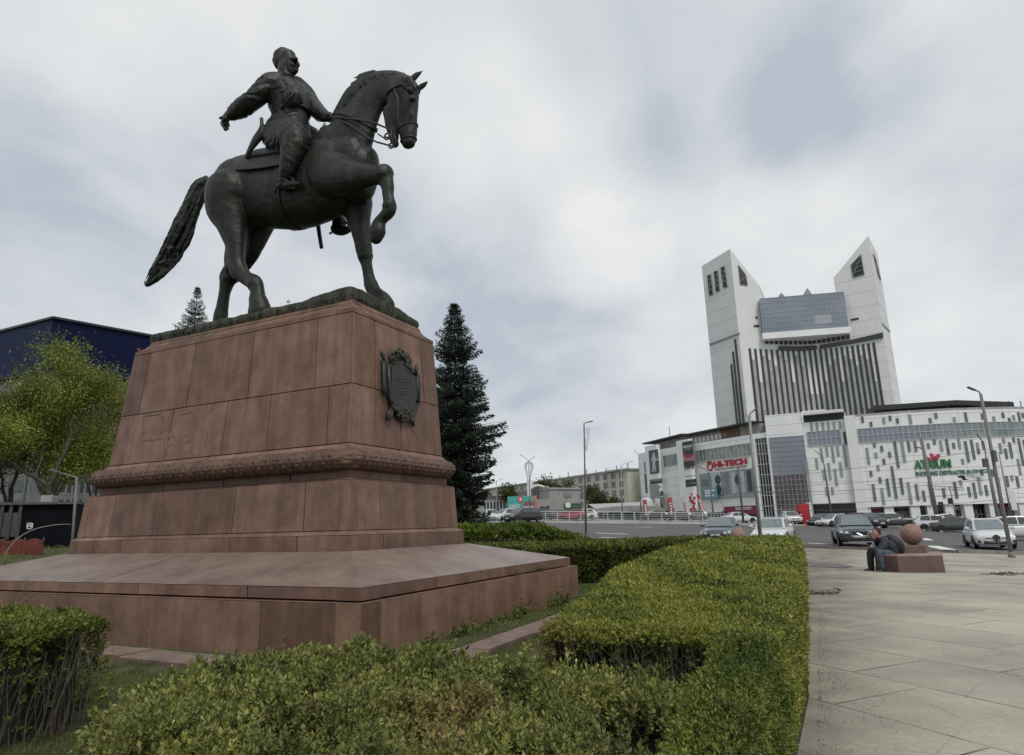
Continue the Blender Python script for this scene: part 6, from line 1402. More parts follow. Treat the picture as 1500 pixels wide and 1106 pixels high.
# window strips, grey spandrels beside them
def tw_at(x, y):
    w = TW[1]
    return w if w.U(*z7(x, y)) < w.len else TW[2]
ns = 24; M_STRIP = mat('strip_dark', (.028, .030, .033), rough=.3, var=.3, scale=.3); M_SPAN = mat('spandrel_grey', (.27, .275, .28), rough=.5, tint=(.36, .365, .37), scale=.3)
for k in range(ns):
    t = k / (ns - 1); xt = 395 + t * (1010 - 395); yt = 605 + 25 * math.sin(t * 2.2) - 50 * t ** 1.5; xb = 435 + t * (1060 - 435)
    w = tw_at((xt + xb) / 2 + 3, 740); u = w.U(*z7(xt + .38 * (xb - xt), 740)); z_t = float(w.px(*z7(xt, yt))[2]); 
    b = MB(); w.uv(b, u - .27, u + .27, 15, z_t, .02, .1); b.build('window_strip', M_STRIP, TOW)
    if k < ns - 1:
        ys = 770 if k % 3 == 1 else (660 if k % 3 == 0 else 640); 
        if 9 < k < 13: ys = 830
        if k % 5 == 4: ys = 690
        zs = float(w.px(*z7(xt, ys))[2]); b = MB(); w.uv(b, u + .34, u + 1.25, 15, zs, .02, .07); b.build('spandrel_panel', M_SPAN, TOW)
for xt, yt, xb in ((298, 685, 335), (311, 622, 352), (324, 560, 372)):
    w = TW[0]; u = w.U(*z7(xt + .55 * (xb - xt), 800)); z_t = float(w.px(*z7(xt, yt))[2]); b = MB(); w.uv(b, u - .3, u + .3, 15, z_t, .02, .1); b.build('window_strip', M_STRIP, TOW)
    if xt > 298: zs = float(w.px(*z7(xt, 780))[2]); b = MB(); w.uv(b, u - 1.3, u - .36, 15, zs, .02, .07); b.build('spandrel_panel', M_SPAN, TOW)
b = MB()
for w, u0_, u1_, zt_j in ((TW[0], 0, TW[0].len, zL - 1), (TW[2], TW[2].U(*z7(840, 450)), TW[2].len, zA - 1), (TW[3], 0, TW[3].len, zA)):
    z = 22.
    while z < zt_j: w.uv(b, u0_, u1_, z - .03, z + .03, .004, .01); z += 3.4
b.build('panel_joints', mat('panel_joint', (.30, .31, .31), rough=.7), TOW)
# ledges and the dark band under the terrace
w = TW[0]; b = MB(); w.poly(b, [z7(203, 582), z7(350, 526), z7(350, 532), z7(203, 589)], .02, .35); b.build('ledge', M_GREYL, TOW)
b = MB(); 
for wi, pts in ((TW[1], [(537, 595), (640, 597), (640, 617), (537, 614)]), (TW[1], [(640, 597), (742, 592), (742, 610), (640, 617)]), (TW[2], [(742, 590), (900, 563), (900, 582), (742, 608)]), (TW[2], [(900, 563), (1050, 529), (1053, 552), (900, 582)])): wi.poly(b, [z7(*p) for p in pts], .02, .5)
b.build('dark_band', M_STRIP, TOW)
for k in range(18):
    x = 475 + k * 23.5; t = k / 17; y0 = 558 + 18 * math.sin(t * 2.6) - 32 * t; w = tw_at(x, 560); u = w.U(*z7(x + 4, y0 + 12)); zz_ = float(w.px(*z7(x, y0 + 25))[2]); b = MB(); w.uv(b, u - .42, u + .42, zz_, zz_ + 1.7, .02, .1); b.build('window', M_STRIP, TOW)
# horn openings with their lattice
M_LAT = mat('lattice', (.012, .013, .015), rough=.6)
def opening(w, pts, nm='lattice_opening'):
    b = MB(); w.poly(b, [z7(*p) for p in pts], .02, .1); o = b.build(nm, M_LAT, TOW)
    P = [w.px(*z7(*p), .13) for p in pts]; b = MB(); n = len(P)
    for i in range(n): b.tube([P[i], P[(i + 1) % n]], .09, 4)
    for i in range(4): t = (i + .5) / 4; b.tube([P[0] * (1 - t) + P[-1] * t, P[1] * (1 - (t + .15) % 1) + P[2] * ((t + .15) % 1)], .07, 4)
    b.build('lattice', M_GREYL, o)
opening(TW[0], [(188, 248), (205, 242), (216, 340), (197, 347)]); opening(TW[0], [(220, 228), (238, 222), (249, 322), (230, 328)]); opening(TW[0], [(253, 208), (272, 201), (287, 304), (266, 308)])
opening(TW[1], [(340, 195), (378, 245), (386, 296), (350, 290)]); opening(TW[2], [(893, 196), (942, 143), (959, 242), (904, 257)])
opening(TW[3], [(1003, 140), (1016, 170), (1040, 270), (1028, 250)])
for pts in ([(424, 447), (433, 447), (434, 459), (425, 459)], [(417, 490), (442, 490), (442, 500), (417, 500)]): b = MB(); TW[1].poly(b, [z7(*p) for p in pts], .02, .1); b.build('vent', M_LAT, TOW)
b = MB(); TW[2].poly(b, [z7(*p) for p in ((893, 460), (932, 454), (933, 462), (895, 469))], .02, .1); b.build('vent', M_LAT, TOW)
b = MB(); TW[3].poly(b, [z7(*p) for p in ((1047, 480), (1083, 515), (1085, 528), (1050, 492))], .02, .1); b.build('vent', M_STRIP, TOW)
# glass box
gw = Wall(TW[1].px(*z7(455, 450), 1.5), TW[2].px(*z7(870, 420), 1.5)); 
zt0 = gw.px(*z7(443, 362))[2]; zt1 = gw.px(*z7(853, 327))[2]; zb0 = gw.px(*z7(466, 528))[2]; zb1 = gw.px(*z7(880, 502))[2]; ZT_ = (zt0 + zt1) / 2; ZB_ = (zb0 + zb1) / 2
b = MB(); gw.uv(b, 0, gw.len, ZB_, ZT_, -11, 11); gb = b.build('glass_box', M_GLASSB, TOW)
b = MB()
for k in range(23): u = gw.len * k / 22; gw.uv(b, u - .05, u + .05, ZB_, ZT_, 0, .07)
for k in range(8): z = ZB_ + (ZT_ - ZB_) * k / 7; gw.uv(b, 0, gw.len, z - .05, z + .05, 0.002, .07)
b.build('glass_box_frame', mat('mullion_blue', (.27, .29, .33), rough=.5), gb)
b = MB(); gw.uv(b, gw.len * .62, gw.len * .82, ZB_ + 1.2, ZB_ + 3.4, .01, .03); b.build('pale_pane', mat('pale_pane', (.33, .34, .36), rough=.3), gb)
b = MB(); gw.uv(b, -.3, gw.len + .3, ZB_ - 1.5, ZB_ - .02, -11, 11.4); b.build('glass_box_floor', M_WHITE, TOW)
b = MB()
for t, h in ((.22, 1.8), (.54, 2.4)):
    b = MB(); p = gw.a + gw.u * gw.len * t - gw.n * 2; b.prism([p + ZV * ZT_, p + gw.u * 2.6 + ZV * ZT_, p + gw.u * 1.4 + ZV * (ZT_ + h)], -gw.n * 2); b.build('roof_peak', M_CONC, TOW)
# ---- apartment block far left of the centre
fa = Wall(atY(690, 740, 255.), atY(922, 740, 168.)); fb = Wall(atY(922, 740, 168.), atY(953, 740, 172.))
APT = thing('apartment_block', 'long pale yellow five-storey apartment block far behind the road and trees', 'apartment block', (*fa.b[:2], gz(*fa.b[:2])))
M_APT = mat('apartment_wall', (.50, .485, .385), rough=.85, tint=(.58, .56, .46), scale=.12, streak=.15); M_APT2 = mat('apartment_end', (.52, .50, .43), rough=.85, scale=.2)
zt_ = fa.px(915, 689)[2]; b = MB(); b.prism([fa.a * [1, 1, 0], fa.b * [1, 1, 0], fa.b + ZV * zt_, fa.a + ZV * zt_], -fa.n * 12); b.build('wall', M_APT, APT)
b = MB(); b.prism([fb.a * [1, 1, 0] + fb.n * .02, fb.b * [1, 1, 0] + fb.n * .02, fb.b + fb.n * .02 + ZV * zt_, fb.a + fb.n * .02 + ZV * zt_], np.array([2., 5., 0])); b.build('end_wall', M_APT2, APT)
b = MB(); fa.uv(b, 0, fa.len + .3, zt_, zt_ + .45, -12, 12.4); fb.uv(b, -.3, fb.len, zt_, zt_ + .45, -8, 8.4); b.build('roof', M_CONC, APT)
b = MB()
for k in range(14): p = fa.a + fa.u * fa.len * (.3 + .05 * k) - fa.n * 4; b.tube([p + ZV * zt_, p + ZV * (zt_ + random.uniform(.8, 2.6))], .12, 4)
b.build('roof_aerials', M_MULLD, APT)
gh = (zt_ - 3.0) / 5.3
M_APW = mat('apartment_glass', (.07, .075, .08), rough=.3, tint=(.14, .145, .15), scale=.4)
cnt = 0
for fl in range(5):
    for k in range(19):
        u = fa.len - 2.6 - k * (3.3 + .10 * k); 
        if u < 4: continue
        z0 = 3.2 + gh * fl + .9; b = MB(); fa.uv(b, u - .9, u + .9, z0, z0 + 1.5, .02, .06); wd = b.build('window', M_APW, APT); cnt += 1
        b = MB(); fa.uv(b, u - 1.02, u - .9, z0 - .1, z0 + 1.6, .02, .12); fa.uv(b, u + .9, u + 1.02, z0 - .1, z0 + 1.6, .02, .12); fa.uv(b, u - .9, u + .9, z0 + 1.5, z0 + 1.6, .02, .12); fa.uv(b, u - .04, u + .04, z0, z0 + 1.5, .08, .05); b.build('window_frame', M_MULL, wd)
for fl in range(2, 5): z0 = 3.2 + gh * fl + .9; b = MB(); fb.uv(b, 1.6, 3.0, z0, z0 + 1.5, .05, .06); b.build('window', M_APW, APT)
# ---- low shops, hoardings
def boxb(name, label, cat, x0, x1, yt, Y, dep, m, z0=None, h=None, side=.0):
    a = atY(x0, 755, Y); c = atY(x1, 755, Y + side); w = Wall(a, c); zt = w.px((x0 + x1) / 2, yt)[2]; o = thing(name, label, cat, (*((w.a + w.b) / 2)[:2], gz(*((w.a + w.b) / 2)[:2])))
    b = MB(); w.uv(b, 0, w.len, gz(*w.a[:2]) - .4 if z0 is None else z0, zt, -dep, dep); b.build('wall', m, o); return o, w, zt
M_GREYW = mat('grey_render', (.27, .27, .255), rough=.85, tint=(.33, .33, .315), scale=.3, streak=.15)
o, w, zt = boxb('shop_building', 'low grey flat-roofed shop seen between the spruce and the green billboard', 'shop', 704, 744, 727, 118, 10, M_GREYW)
b = MB(); w.quad(b, 708, 736, 740, 752, .02, .08); gl = b.build('shop_window', M_DARKW, o); b = MB()
for k in range(7): u = w.len * (.1 + .12 * k); w.uv(b, u - .08, u + .08, gz(*w.a[:2]), zt - 1.0, .1, .08)
b.build('window_frame', M_MULL, gl); b = MB(); w.uv(b, -.3, w.len + .3, zt, zt + .4, -10, 10.5); b.build('roof', M_CONC, o)
o, w, zt = boxb('shop_building', 'plain grey rendered building with a dark flat box front, behind the pictured hoardings', 'shop', 806, 851, 717, 108, 14, M_GREYW, side=3)
b = MB(); w.uv(b, -.1, w.len + .2, zt, zt + .3, -14, 14.2); b.build('roof', M_CONC, o); b = MB(); w.quad(b, 826, 722, 837, 728, .02, .1); b.build('vent', M_GREYP, o)
o, w, zt = boxb('shop_building', 'shop with a dark overhanging fascia and a white arched awning behind the pink hoarding', 'shop', 776, 806, 712, 112, 10, M_GREYW)
b = MB(); w.quad(b, 778, 716, 806, 729, .6, .6); b.build('fascia', mat('fascia_dark', (.05, .055, .06), rough=.6), o); b = MB(); q = [w.px(*p, .3) for p in ((778, 716), (779, 711), (788, 709), (798, 712), (797, 714), (788, 712), (781, 714))]; b.prism(q, w.n * .5); b.build('awning', M_SWHITE, o); b = MB(); w.uv(b, -.3, .7, 1, zt + .9, .2, .9); b.build('pillar', M_SWHITE, o)
def hoard(label, x0, x1, yt, yb, Y, m, mk=None, side=0.):
    a = atY(x0, 755, Y); c = atY(x1, 755, Y + side); w = Wall(a, c); o = thing('billboard', label, 'billboard', (*((w.a + w.b) / 2)[:2], gz(*((w.a + w.b) / 2)[:2]))); zt = w.px((x0 + x1) / 2, yt)[2]; zb = w.px((x0 + x1) / 2, yb)[2]
    b = MB(); w.uv(b, 0, w.len, zb, zt, 0, .25); b.build('panel', m, o); b = MB()
    for t in (.08, .92): w.uv(b, w.len * t - .08, w.len * t + .08, gz(*w.a[:2]) - .3, zb + .3, -.2, .18)
    b.build('posts', M_MULLD, o)
    if mk: mk(o, w)
    return o
M_TEAL = mat('board_teal', (.06, .30, .27), rough=.5, var=.08, scale=.4); M_CORAL = mat('board_coral', (.47, .16, .14), rough=.5, tint=(.40, .20, .18), scale=.6); M_BPHOTO = mat('board_photo', (.20, .24, .26), rough=.5, tint=(.36, .30, .26), scale=.5); M_DGREEN = mat('board_green', (.012, .06, .035), rough=.5)
def mk1(o, w):
    b = MB(); c = w.px(762.5, 731.5, .26); b.prism([c + w.u * .42 * math.cos(a) + ZV * .5 * math.sin(a) for a in np.arange(12) * math.pi / 6], w.n * .05); b.build('round_mark', mat('mark_pink', (.45, .09, .13), rough=.5), o)
    b = MB(); c = w.px(762.5, 731.5, .32); b.prism([c + w.u * .17 * math.cos(a) + ZV * .2 * math.sin(a) for a in np.arange(12) * math.pi / 6], w.n * .03); b.build('round_mark_centre', M_SWHITE, o)
    text_on(w, 746, 744, 762, 744, 'OREZ', .26, M_SWHITE, 'board_lettering', o, th=.04); text_on(w, 766, 746, 782, 746, '25000', .3, M_SWHITE, 'board_lettering', o, th=.04)
    b = MB(); w.poly(b, [(764, 746), (768, 736), (776, 733), (783, 737), (783, 747)], .255, .03); b.build('board_figure', mat('board_brown', (.17, .07, .06), rough=.6), o)
hoard('teal billboard with a round pink mark and pink pictures', 744, 781, 727, 750, 100, M_TEAL, mk1)
hoard('coral pink hoarding panel beside the teal billboard', 781, 787, 726, 754, 101, M_CORAL)
def mk2(o, w):
    b = MB(); w.poly(b, [(790, 746), (792, 741), (798, 743), (804, 740), (806, 746), (800, 748)], .255, .03); b.build('board_figure', M_DARKW, o); b = MB(); w.quad(b, 789, 747, 806, 748.5, .26, .03); b.build('board_stripe', M_CORAL, o)
hoard('billboard with a seaside picture below the dark shop fascia', 787, 807, 731, 750, 101, M_BPHOTO, mk2)
def mk3(o, w):
    b = MB(); c = w.px(832, 740, .26); b.prism([c + w.u * .45 * math.cos(a) + ZV * .45 * math.sin(a) for a in np.arange(10) * math.pi / 5], w.n * .04); b.build('round_mark', M_SWHITE, o); text_on(w, 836, 743.5, 850, 743.5, 'HEMEIUS', .26, mat('letter_pale_green', (.10, .22, .13), rough=.5), 'board_lettering', o, th=.03)
hoard('dark green board with a white dot on the grey building', 826, 852, 737.5, 747, 106, M_DGREEN, mk3)
# low hoarding fence behind the railing
def mk4(o, w):
    for k in range(7): b = MB(); w.uv(b, w.len * (.05 + .13 * k), w.len * (.05 + .13 * k) + 1.3, gz(*w.a[:2]) + .5, gz(*w.a[:2]) + 1.8, .26, .03); b.build('board_figure', (M_SWHITE, M_DARKW, M_CORAL, M_GREYP, M_SWHITE, M_TEAL, M_GREYP)[k], o)
# bus canopy and green hoarding
cw = Wall(atY(862, 752, 104), atY(945, 752, 100)); o = thing('bus_shelter', 'long white-roofed canopy with rounded end and green hoardings beyond the railing', 'bus shelter', (*cw.a[:2], gz(*cw.a[:2]))); zt = cw.px(900, 737)[2]; zl = cw.px(900, 741.5)[2]
b = MB(); pr = []
for k in range(9): a = math.pi * k / 16; pr.append((4.5 * (1 - math.cos(a)) if False else 2.6 * (1 - math.sin(a)), zl - 1.2 + (zt - zl + 1.2) * math.sin(a)))
rows = []
G = [[cw.a + cw.u * (u0_ + 0) - cw.n * 0 + cw.u * 0 + ZV * 0 for u0_ in (0,)] for _ in (0,)]
fp_ = [cw.a + cw.u * p + ZV * z for p, z in [(pr[0][0] , pr[0][1])] + pr[1:]] + [cw.b + ZV * zt, cw.b + ZV * (zl - .1), cw.a + cw.u * 3.2 + ZV * (zl - .1)]
b.prism(fp_, -cw.n * 7); b.build('roof', M_SWHITE, o)
b = MB(); cw.uv(b, cw.len * .3, cw.len * .98, gz(*cw.b[:2]) + .1, zl - .15, -2., .2); b.build('hoarding', mat('hoarding_green', (.035, .17, .15), rough=.55, tint=(.12, .28, .26), scale=.45), o)
b = MB(); cw.uv(b, cw.len * .64, cw.len * .8, gz(*cw.b[:2]) + .8, zl - .15, -1.79, .05); b.build('dark_poster', mat('poster_green', (.012, .05, .05), rough=.5), o)
b = MB(); cw.uv(b, cw.len * .86, cw.len * .99, gz(*cw.b[:2]) + .1, gz(*cw.b[:2]) + 2.0, -1.75, .3); b.build('green_box', mat('box_green', (.08, .24, .06), rough=.6), o)
b = MB(); cw.uv(b, cw.len * .05, cw.len * .30, gz(*cw.a[:2]) + .1, zl - .8, -2.5, .2); b.build('kiosk_front', mat('kiosk_dim', (.035, .03, .03), rough=.5, tint=(.12, .09, .08), scale=.8), o)
b = MB(); c = cw.a + cw.u * 6 + ZV * (zl - .9); b.prism([c + cw.u * 6.5 * math.cos(a) + ZV * .9 * math.sin(a) for a in np.arange(9) * math.pi / 8], cw.n * .3); b.build('curved_canopy', M_CONC, o)
for k in range(6): b = MB(); cw.uv(b, cw.len * (.06 + .18 * k), cw.len * (.06 + .18 * k) + .16, gz(*cw.a[:2]) - .2, zl, -.6, .16); b.build('post', M_MULL, o)
b = MB(); c = cw.a + cw.u * cw.len * .8 - cw.n * 3 + ZV * zt; b.prism([c, c + cw.u * 1.7, c + cw.u * 1.7 + ZV * .35, c + cw.u * 1.1 + ZV * .75, c + cw.u * .5 + ZV * .5], -cw.n * 2); b.build('roof_dome', M_SWHITE, o)
b = MB(); cw.uv(b, cw.len * .92, cw.len * 1.0, zt, zt + 2.9, -9, 3); b.build('back_structure', M_GREYP, o)
# ---- blue building and kiosk on the left
BL = Wall(atY(-370, 780, 100.), atY(36, 780, 70.)); BR = Wall(atY(36, 780, 70.), atY(232, 780, 80.))
BLU = thing('blue_building', 'building with a deep navy blue upper storey over a pale gridded front, behind trees', 'building', (*BL.b[:2], gz(*BL.b[:2])))
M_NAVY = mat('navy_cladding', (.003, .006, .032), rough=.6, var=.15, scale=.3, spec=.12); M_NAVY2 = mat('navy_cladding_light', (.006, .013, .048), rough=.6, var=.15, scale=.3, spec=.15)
z_t = BL.px(78, 467)[2]; z_b = BL.px(60, 545)[2]
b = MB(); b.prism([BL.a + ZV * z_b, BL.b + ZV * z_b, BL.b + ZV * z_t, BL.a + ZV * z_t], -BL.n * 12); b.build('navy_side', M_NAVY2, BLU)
b = MB(); b.prism([BR.a + BR.n * .02 + ZV * z_b, BR.b + BR.n * .02 + ZV * z_b, BR.b + BR.n * .02 + ZV * z_t, BR.a + BR.n * .02 + ZV * z_t], -BR.n * 14); b.build('navy_front', M_NAVY, BLU)
b = MB(); BR.uv(b, -.1, BR.len, z_t, z_t + .25, -14, 14.3); BL.uv(b, 0, BL.len + .1, z_t, z_t + .25, -12, 12.2); b.build('roof_edge', M_BLACK, BLU)
M_PALEG = mat('pale_grid', (.13, .135, .14), rough=.6, tint=(.2, .205, .21), scale=.5)
b = MB(); b.prism([BL.a - BL.n * .4, BL.b - BL.n * .4, BL.b - BL.n * .4 + ZV * z_b, BL.a - BL.n * .4 + ZV * z_b], -BL.n * 10); b.prism([BR.a - BR.n * .4, BR.b - BR.n * .4, BR.b - BR.n * .4 + ZV * z_b, BR.a - BR.n * .4 + ZV * z_b], -BR.n * 10); b.build('grid_wall', M_PALEG, BLU)
for wq in (BL, BR):
    for k in range(8): z = 2.5 + (z_b - 3.) * k / 8; b = MB(); wq.uv(b, .5, wq.len - .5, z, z + (z_b - 3) / 8 * .55, -.39, .08); b.build('window_band', M_DARKW, BLU)
    b = MB()
    for k in range(22): u = wq.len * (k + .5) / 22; wq.uv(b, u - .1, u + .1, 2, z_b, -.38, .14)
    b.build('mullions', M_PALEG, BLU)
b = MB(); BR.quad(b, 200, 510, 205, 515, .1, .2); b.build('red_mark', M_MAROON, BLU)
kw = Wall(atY(-40, 790, 27.), atY(106, 790, 28.)); zg = gz(*kw.b[:2]); KIO = thing('kiosk', 'black kiosk with a grey shop window and a small pale sticker, beside the pedestal', 'kiosk', (*kw.b[:2], zg)); zt = kw.px(70, 739)[2]
M_KBLK = mat('kiosk_black', (.006, .007, .010), rough=.6, var=.2, scale=1., spec=.04)
b = MB(); kw.uv(b, 0, kw.len, zg - .5, zt, -3, 3); b.build('body', M_KBLK, KIO, bevel=.03); b = MB(); kw.uv(b, -.1, kw.len + .1, zt, zt + .10, -3.1, 3.3); b.build('roof', mat('kiosk_roof', (.07, .07, .07), rough=.7), KIO)
b = MB(); kw.quad(b, -38, 752, 29, 786, .02, .05); wn_ = b.build('window', mat('kiosk_glass', (.025, .027, .027), rough=.3, tint=(.07, .075, .07), scale=.8), KIO)
b = MB()
for x in (-20, 2, 15, 29): kw.uv(b, kw.U(x, 768) - .06, kw.U(x, 768) + .06, kw.px(10, 790)[2], zt, .07, .06)
b.build('window_frame', mat('kiosk_frame', (.04, .04, .04), rough=.5), wn_)
b = MB(); cx0, cy0 = 43.5, 770
for dx, dy, ww_, hh in ((-4, -4, 8, 1), (-4, 4, 6, 1), (-4, -2, 1.5, 5), (0, -2, 1.2, 4), (3, -3, 1.2, 7), (-2, 0, 4, 1)): kw.quad(b, cx0 + dx, cy0 + dy, cx0 + dx + ww_, cy0 + dy + hh, .02, .012)
b.build('sticker', M_SWHITE, KIO)
b = MB(); kw.quad(b, 70, 727, 86, 738, -1., .8); b.build('roof_unit', M_CONC, KIO, bevel=.04)
rw = Wall(atY(-30, 800, 25.), atY(63, 800, 25.4)); b = MB(); zg = gz(*rw.b[:2]); zt = rw.px(40, 790)[2]; n_ = 22
G = [[rw.a + rw.u * rw.len * i / n_ + rw.n * .05 * math.sin(i * 1.7) + ZV * (z + (.04 * math.sin(i * 1.1) if z > zg + .1 else 0)) for i in range(n_ + 1)] for z in (zg - .1, (zg + zt) / 2, zt)]
b.grid(G); G2 = [[p + rw.n * .03 for p in r] for r in G]; b.grid(G2); b.grid([G[2], G2[2]])
rf = thing('barrier', 'sagging red mesh barrier in front of the black kiosk', 'barrier', (*rw.b[:2], zg)); b.build('mesh', mat('barrier_red', (.10, .018, .012), rough=.8, tint=(.17, .04, .025), scale=3., bump=.3), rf); b = MB()
for t in (.05, .35, .68, .98): p = rw.a + rw.u * rw.len * t - rw.n * .08; b.tube([p + ZV * (zg - .2), p + ZV * (zt + .06)], .025, 6)
b.build('stakes', M_MULLD, rf)
# ================================================================== CARS
M_TYRE = mat('tyre', (.012, .012, .013), rough=.8); M_RIM = mat('rim', (.28, .28, .29), rough=.35, metal=.7); M_CGLASS = mat('car_glass', (.045, .055, .058), rough=.06, var=.3, spec=.8); M_CGLASSL = mat('car_glass_pale', (.13, .16, .165), rough=.08, var=.2, spec=.8)
M_CHROME = mat('chrome', (.5, .5, .52), rough=.2, metal=.8); M_LAMP = mat('lamp_glass', (.55, .56, .58), rough=.15); M_TAIL = mat('tail_lamp', (.25, .012, .012), rough=.2); M_TRIM = mat('black_trim', (.014, .014, .015), rough=.5); M_PLATE = mat('plate', (.5, .5, .49), rough=.5)
def paint(n, c): return mat('paint_' + n, c, rough=.28, var=.04, scale=.5, coat=.6, spec=.5)
P_WHITE = paint('white', (.55, .56, .57)); P_NAVY = paint('slate', (.030, .038, .048)); P_BLUEG = paint('blue_grey', (.055, .07, .085)); P_BLACK = paint('black', (.012, .013, .014)); P_GREY = paint('grey', (.13, .135, .14)); P_DGREY = paint('dark_grey', (.05, .052, .055))
CARTYPES = {   # length, width, height, belt height, bonnet height, positions from the front: bonnet end, screen top, rear screen top, boot start; tail height
    'sedan': dict(L=4.65, W=1.80, H=1.45, belt=.92, nose=.66, bon=.82, xs=1.25, xt=2.05, xr=3.35, xb=4.05, tail=.98, wr=.33, clear=.2),
    'suv': dict(L=4.7, W=1.92, H=1.67, belt=1.08, nose=.86, bon=1.03, xs=1.2, xt=1.95, xr=4.05, xb=4.6, tail=1.06, wr=.38, clear=.24),
    'hatch': dict(L=4.08, W=1.79, H=1.56, belt=.98, nose=.70, bon=.93, xs=.95, xt=1.85, xr=3.45, xb=4.0, tail=1.0, wr=.335, clear=.2),
    'old': dict(L=4.2, W=1.72, H=1.42, belt=.91, nose=.68, bon=.84, xs=1.15, xt=1.8, xr=3.05, xb=3.7, tail=.95, wr=.31, clear=.2)}
def car(label, typ, p, pos, rotz, grp='cars parked round the square', detail=2, style='', name='parked_car', glass=None):
    """car facing local -x's opposite: nose at +x"""
    T = CARTYPES[typ]; L, W, H = T['L'], T['W'], T['H']; z = gz(*pos); root = thing(name, label, 'car', (pos[0], pos[1], z), grp, rotz); hw = W / 2
    # tilt with the ground
    b = MB(); S = []
    xs_ = [0, .10, .35, .8, T['xs'], 1.9, L * .5, L - 1.6, T['xb'] - .2, L - .22, L - .05, L]
    for x in xs_:
        t = x / L
        if x <= T['xs']: top = T['nose'] + (T['bon'] - T['nose']) * min(1, (x / .8)) ** .6 + (T['belt'] - T['bon']) * max(0, (x - .8) / max(.01, T['xs'] - .8))
        elif x < T['xb']: top = T['belt'] + (T['tail'] - T['belt']) * (x - T['xs']) / (T['xb'] - T['xs'])
        else: top = T['tail'] - .05 * (x - T['xb']) / max(.05, L - T['xb'])
        w_ = hw * (.86 + .14 * min(1, x / .55) ** .7) if x < .55 else (hw * (.88 + .12 * min(1, (L - x) / .5) ** .7) if x > L - .5 else hw)
        if x in (0, L): w_ *= .93; top -= .1
        bot = T['clear'] + (.1 if x in (0, L) else 0) + (.03 if x in (.10, L - .05) else 0)
        X = L / 2 - x; h = top - bot
        half = [(X, .0, bot), (X, w_ * .88, bot), (X, w_ * .985, bot + h * .22), (X, w_, bot + h * .55), (X, w_ * .965, bot + h * .86), (X, w_ * .88, top - .012), (X, w_ * .45, top + .025 * (x < T['xs'] or x > T['xb'])), (X, 0, top + .035 * (x < T['xs'] or x > T['xb']))]
        S.append(half + [(q[0], -q[1], q[2]) for q in half[::-1][1:-1]])
    b.grid(S, close_u=True); n = len(S[0]); b.f.append(tuple(range(n))[::-1]); b.f.append(tuple(range((len(S) - 1) * n, len(S) * n)))
    body = b.build('body', p, root, auto=rad(38), local=True)
    sd = body.modifiers.new('round', 'SUBSURF'); sd.levels = 1; sd.render_levels = 1
    # cabin
    zb_, zr_ = T['belt'] - .03, H; b = MB(); wb, wt = hw * .90, hw * .70
    st = [(T['xs'] - .12, zb_, wb * .93), (T['xt'], zr_ - .045, wt * .97), ((T['xt'] + T['xr']) / 2, zr_, wt), (T['xr'], zr_ - .05, wt * .95), (T['xb'] - .02, zb_ + .03, wb * .92)]
    up_ = [(L / 2 - x, yy, zz) for x, zz, yy in st]
    low = [(L / 2 - T['xs'] + .12, wb * .93, zb_), (L / 2 - T['xt'], wb, zb_), (L / 2 - (T['xt'] + T['xr']) / 2, wb, zb_), (L / 2 - T['xr'], wb, zb_), (L / 2 - T['xb'] + .02, wb * .92, zb_)]
    V = []; 
    for (x, y, zz), (x2, y2, z2_) in zip(up_, low): V += [(x, y, zz), (x, -y, zz), (x2, y2, z2_), (x2, -y2, z2_)]
    Fc = []
    for i in range(4):
        a = 4 * i; c = a + 4; Fc += [(a, a + 1, c + 1, c), (a, c, c + 2, a + 2), (a + 1, a + 3, c + 3, c + 1)]
    Fc += [(0, 2, 3, 1), (16, 17, 19, 18)]
    b.add(V, Fc); b.build('cabin', p, root, bevel=.05, local=True, auto=rad(50))
    # glass, a little proud of the cabin
    def lerp(a, c, t): return tuple(a[i] + (c[i] - a[i]) * t for i in range(3))
    G = glass or M_CGLASS
    def pane(nm, q, push, m=G):
        q = [np.array(v) + np.array(push) for v in q]; b = MB(); nrm = np.cross(q[1] - q[0], q[3] - q[0]); nrm /= np.linalg.norm(nrm); b.prism(q, nrm * .004); return b.build(nm, m, root, local=True)
    A, B_ = up_[0], up_[1]
    a0, a1 = lerp(A, B_, .08), lerp(A, B_, .93); pane('windscreen', [(a0[0], a0[1] * .90, a0[2]), (a0[0], -a0[1] * .90, a0[2]), (a1[0], -a1[1] * .88, a1[2]), (a1[0], a1[1] * .88, a1[2])], (.02, 0, .022))
    A, B_ = up_[4], up_[3]; a0, a1 = lerp(A, B_, .25), lerp(A, B_, .92); pane('rear_window', [(a0[0], -a0[1] * .86, a0[2]), (a0[0], a0[1] * .86, a0[2]), (a1[0], a1[1] * .86, a1[2]), (a1[0], -a1[1] * .86, a1[2])], (-.022, 0, .02))
    for s in (1, -1):
        for i0, i1, nm in ((1, 2, 'side_window'), (2, 3, 'side_window')):
            f = lambda v, t, x: (v[0] + x, v[1] * s, v[2]); u0, l0, u1, l1 = up_[i0], low[i0], up_[i1], low[i1]
            if i0 == 1: l0 = (up_[0][0] - .32, wb * .95, zb_)
            if i1 == 3: l1 = (low[4][0] + .38, wb * .96, zb_)
            P = lambda a, c, t: (a[0] + (c[0] - a[0]) * t, (a[1] + (c[1] - a[1]) * t) * s, a[2] + (c[2] - a[2]) * t)
            m0 = .04; q = [P(l0, u0, .12), P(l1, u1, .12), P(l1, u1, .86), P(l0, u0, .86)]; q[0] = (q[0][0] - m0, *q[0][1:]); q[3] = (q[3][0] - m0, *q[3][1:]); q[1] = (q[1][0] + m0, *q[1][1:]); q[2] = (q[2][0] + m0, *q[2][1:])
            if s < 0: q = [q[1], q[0], q[3], q[2]]
            pane(nm, [np.array(v) for v in q], (0, .022 * s, .006))
